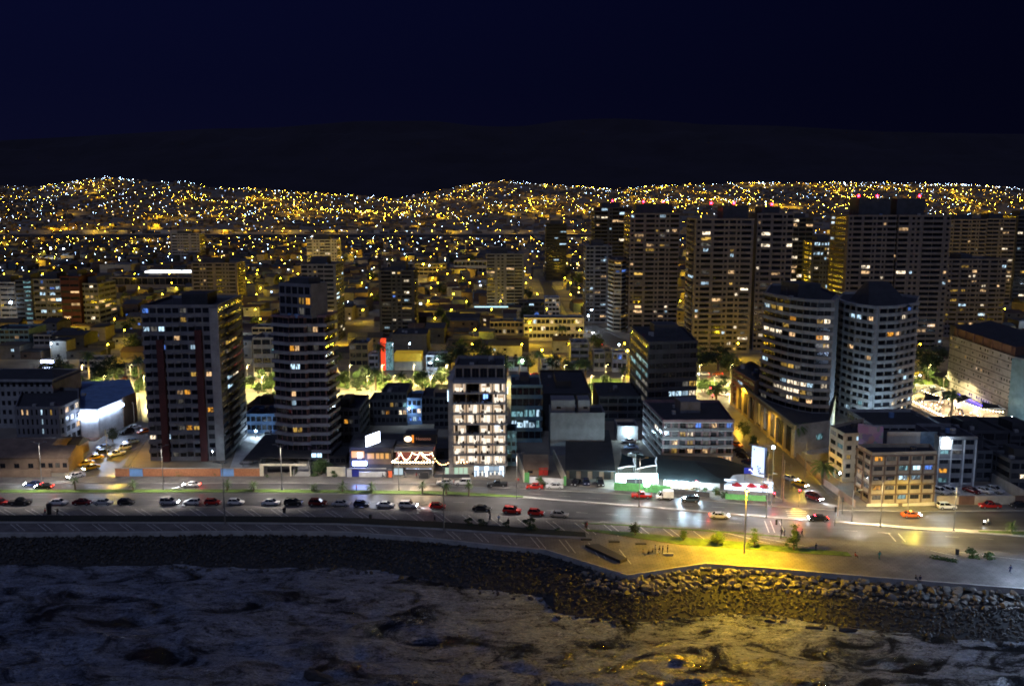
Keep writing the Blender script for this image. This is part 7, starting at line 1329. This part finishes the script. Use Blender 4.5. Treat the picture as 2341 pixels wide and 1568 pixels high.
for row_, (t, s) in enumerate(((.04, .62), (.16, .62), (.28, .58), (.40, .5))):
    x = XR0+R.uniform(0, 1)
    while x < XR1: k_ = s*R.choice((.8, 1, 1.2, 1.6)); cand.append((x, t+R.uniform(-.05, .05), k_*1.05)); x += k_*R.uniform(.95, 1.5)
R.shuffle(cand); big = cand[:295]; rest = cand[295:]
for x, t, s in big:
    p = bank(x, t); o_ = mk('boulder', R.choice(RM), None, p+Vector((0, 0, s*.02)), 0, (s*R.uniform(.9, 1.4), s*R.uniform(.8, 1.1), s*R.uniform(.55, .85))); o_.rotation_euler = (R.uniform(-.5, .5), R.uniform(-.5, .5), R.uniform(0, 6)); tag(o_, 'angular boulder of the rock bank below the promenade wall', 'boulder', 'boulders of the rock bank')
RS = [rock(s+20, 1) for s in range(5)]; RD = [([v.co.copy() for v in m.vertices], [tuple(p.vertices) for p in m.polygons]) for m in RS]
q = M()
def addrock(p, s, m):
    V, Fc = R.choice(RD); c = Matrix.Rotation(R.uniform(0, 6), 3, 'Z') @ Matrix.Rotation(R.uniform(-1, 1), 3, 'X'); sc_ = (s*R.uniform(.9, 1.3), s, s*R.uniform(.6, .9))
    q.geo([p+(c @ Vector((v.x*sc_[0], v.y*sc_[1], v.z*sc_[2]))) for v in V], Fc, m)
for x, t, s in rest: addrock(bank(x, t)+Vector((0, 0, .05)), s, ROCK2)
x0_ = G(-60, 1220).x
for k in range(6500):
    x = R.uniform(x0_, XR1); lo = .45 if x > XR0 else .0; t = lo+(1.04+.12*noise.noise(Vector((x*.2, 0, 1)))-lo)*R.random(); s = R.uniform(.16, .40) if x > XR0 else R.uniform(.2, .55); addrock(bank(x, t)+Vector((0, 0, s*.1)), s, ROCKM)
for k in range(130):
    x = R.uniform(XR0-90, XR1); addrock(Vector((x, pl(WATER, x)-R.uniform(0, 3.0), -4.0)), R.uniform(.3, .85), ROCKM)
struct(q.obj('shore_rocks'), 'stuff')
for x, y, s, lb in ((730, 1545, 3.2, 'dark rock breaking the water at the bottom centre left'), (2243, 1423, 1.4, 'pale flat slab lying on the right rock bank'), (1860, 1436, 1.7, 'black wet rock in the foam below the sodium lamp'), (1938, 1440, 1.9, 'black wet rock in the foam right of the other'), (1760, 1420, 1.1, 'small wet rock at the foam edge')):
    p = G(x, y, -4.0); o_ = mk('sea_rock', RM[2 if 'pale' in lb else 0], None, p+Vector((0, 0, -.2 if s > 3 else .1)), 0, (s, s*.6, s*.35)); o_.rotation_euler[2] = R.uniform(-.4, .4); tag(o_, lb, 'rock')
# ---------------------------------------------------------------- render settings
V = SC.view_settings; V.view_transform = 'Standard'; V.look = 'None'; V.gamma = 1; V.use_curve_mapping = False; V.exposure = 0
SC.render.engine = 'CYCLES'; cy = SC.cycles; cy.max_bounces = 3; cy.diffuse_bounces = 2; cy.glossy_bounces = 2; cy.transmission_bounces = 1; cy.transparent_max_bounces = 4
cy.use_light_tree = True; cy.use_adaptive_sampling = False; cy.sample_clamp_indirect = 3; cy.sample_clamp_direct = 0; cy.caustics_reflective = False; cy.caustics_refractive = False
cy.use_denoising = True; cy.denoising_prefilter = 'NONE'; cy.pixel_filter_type = 'BLACKMAN_HARRIS'; cy.filter_width = 1.8; SC.render.use_persistent_data = False
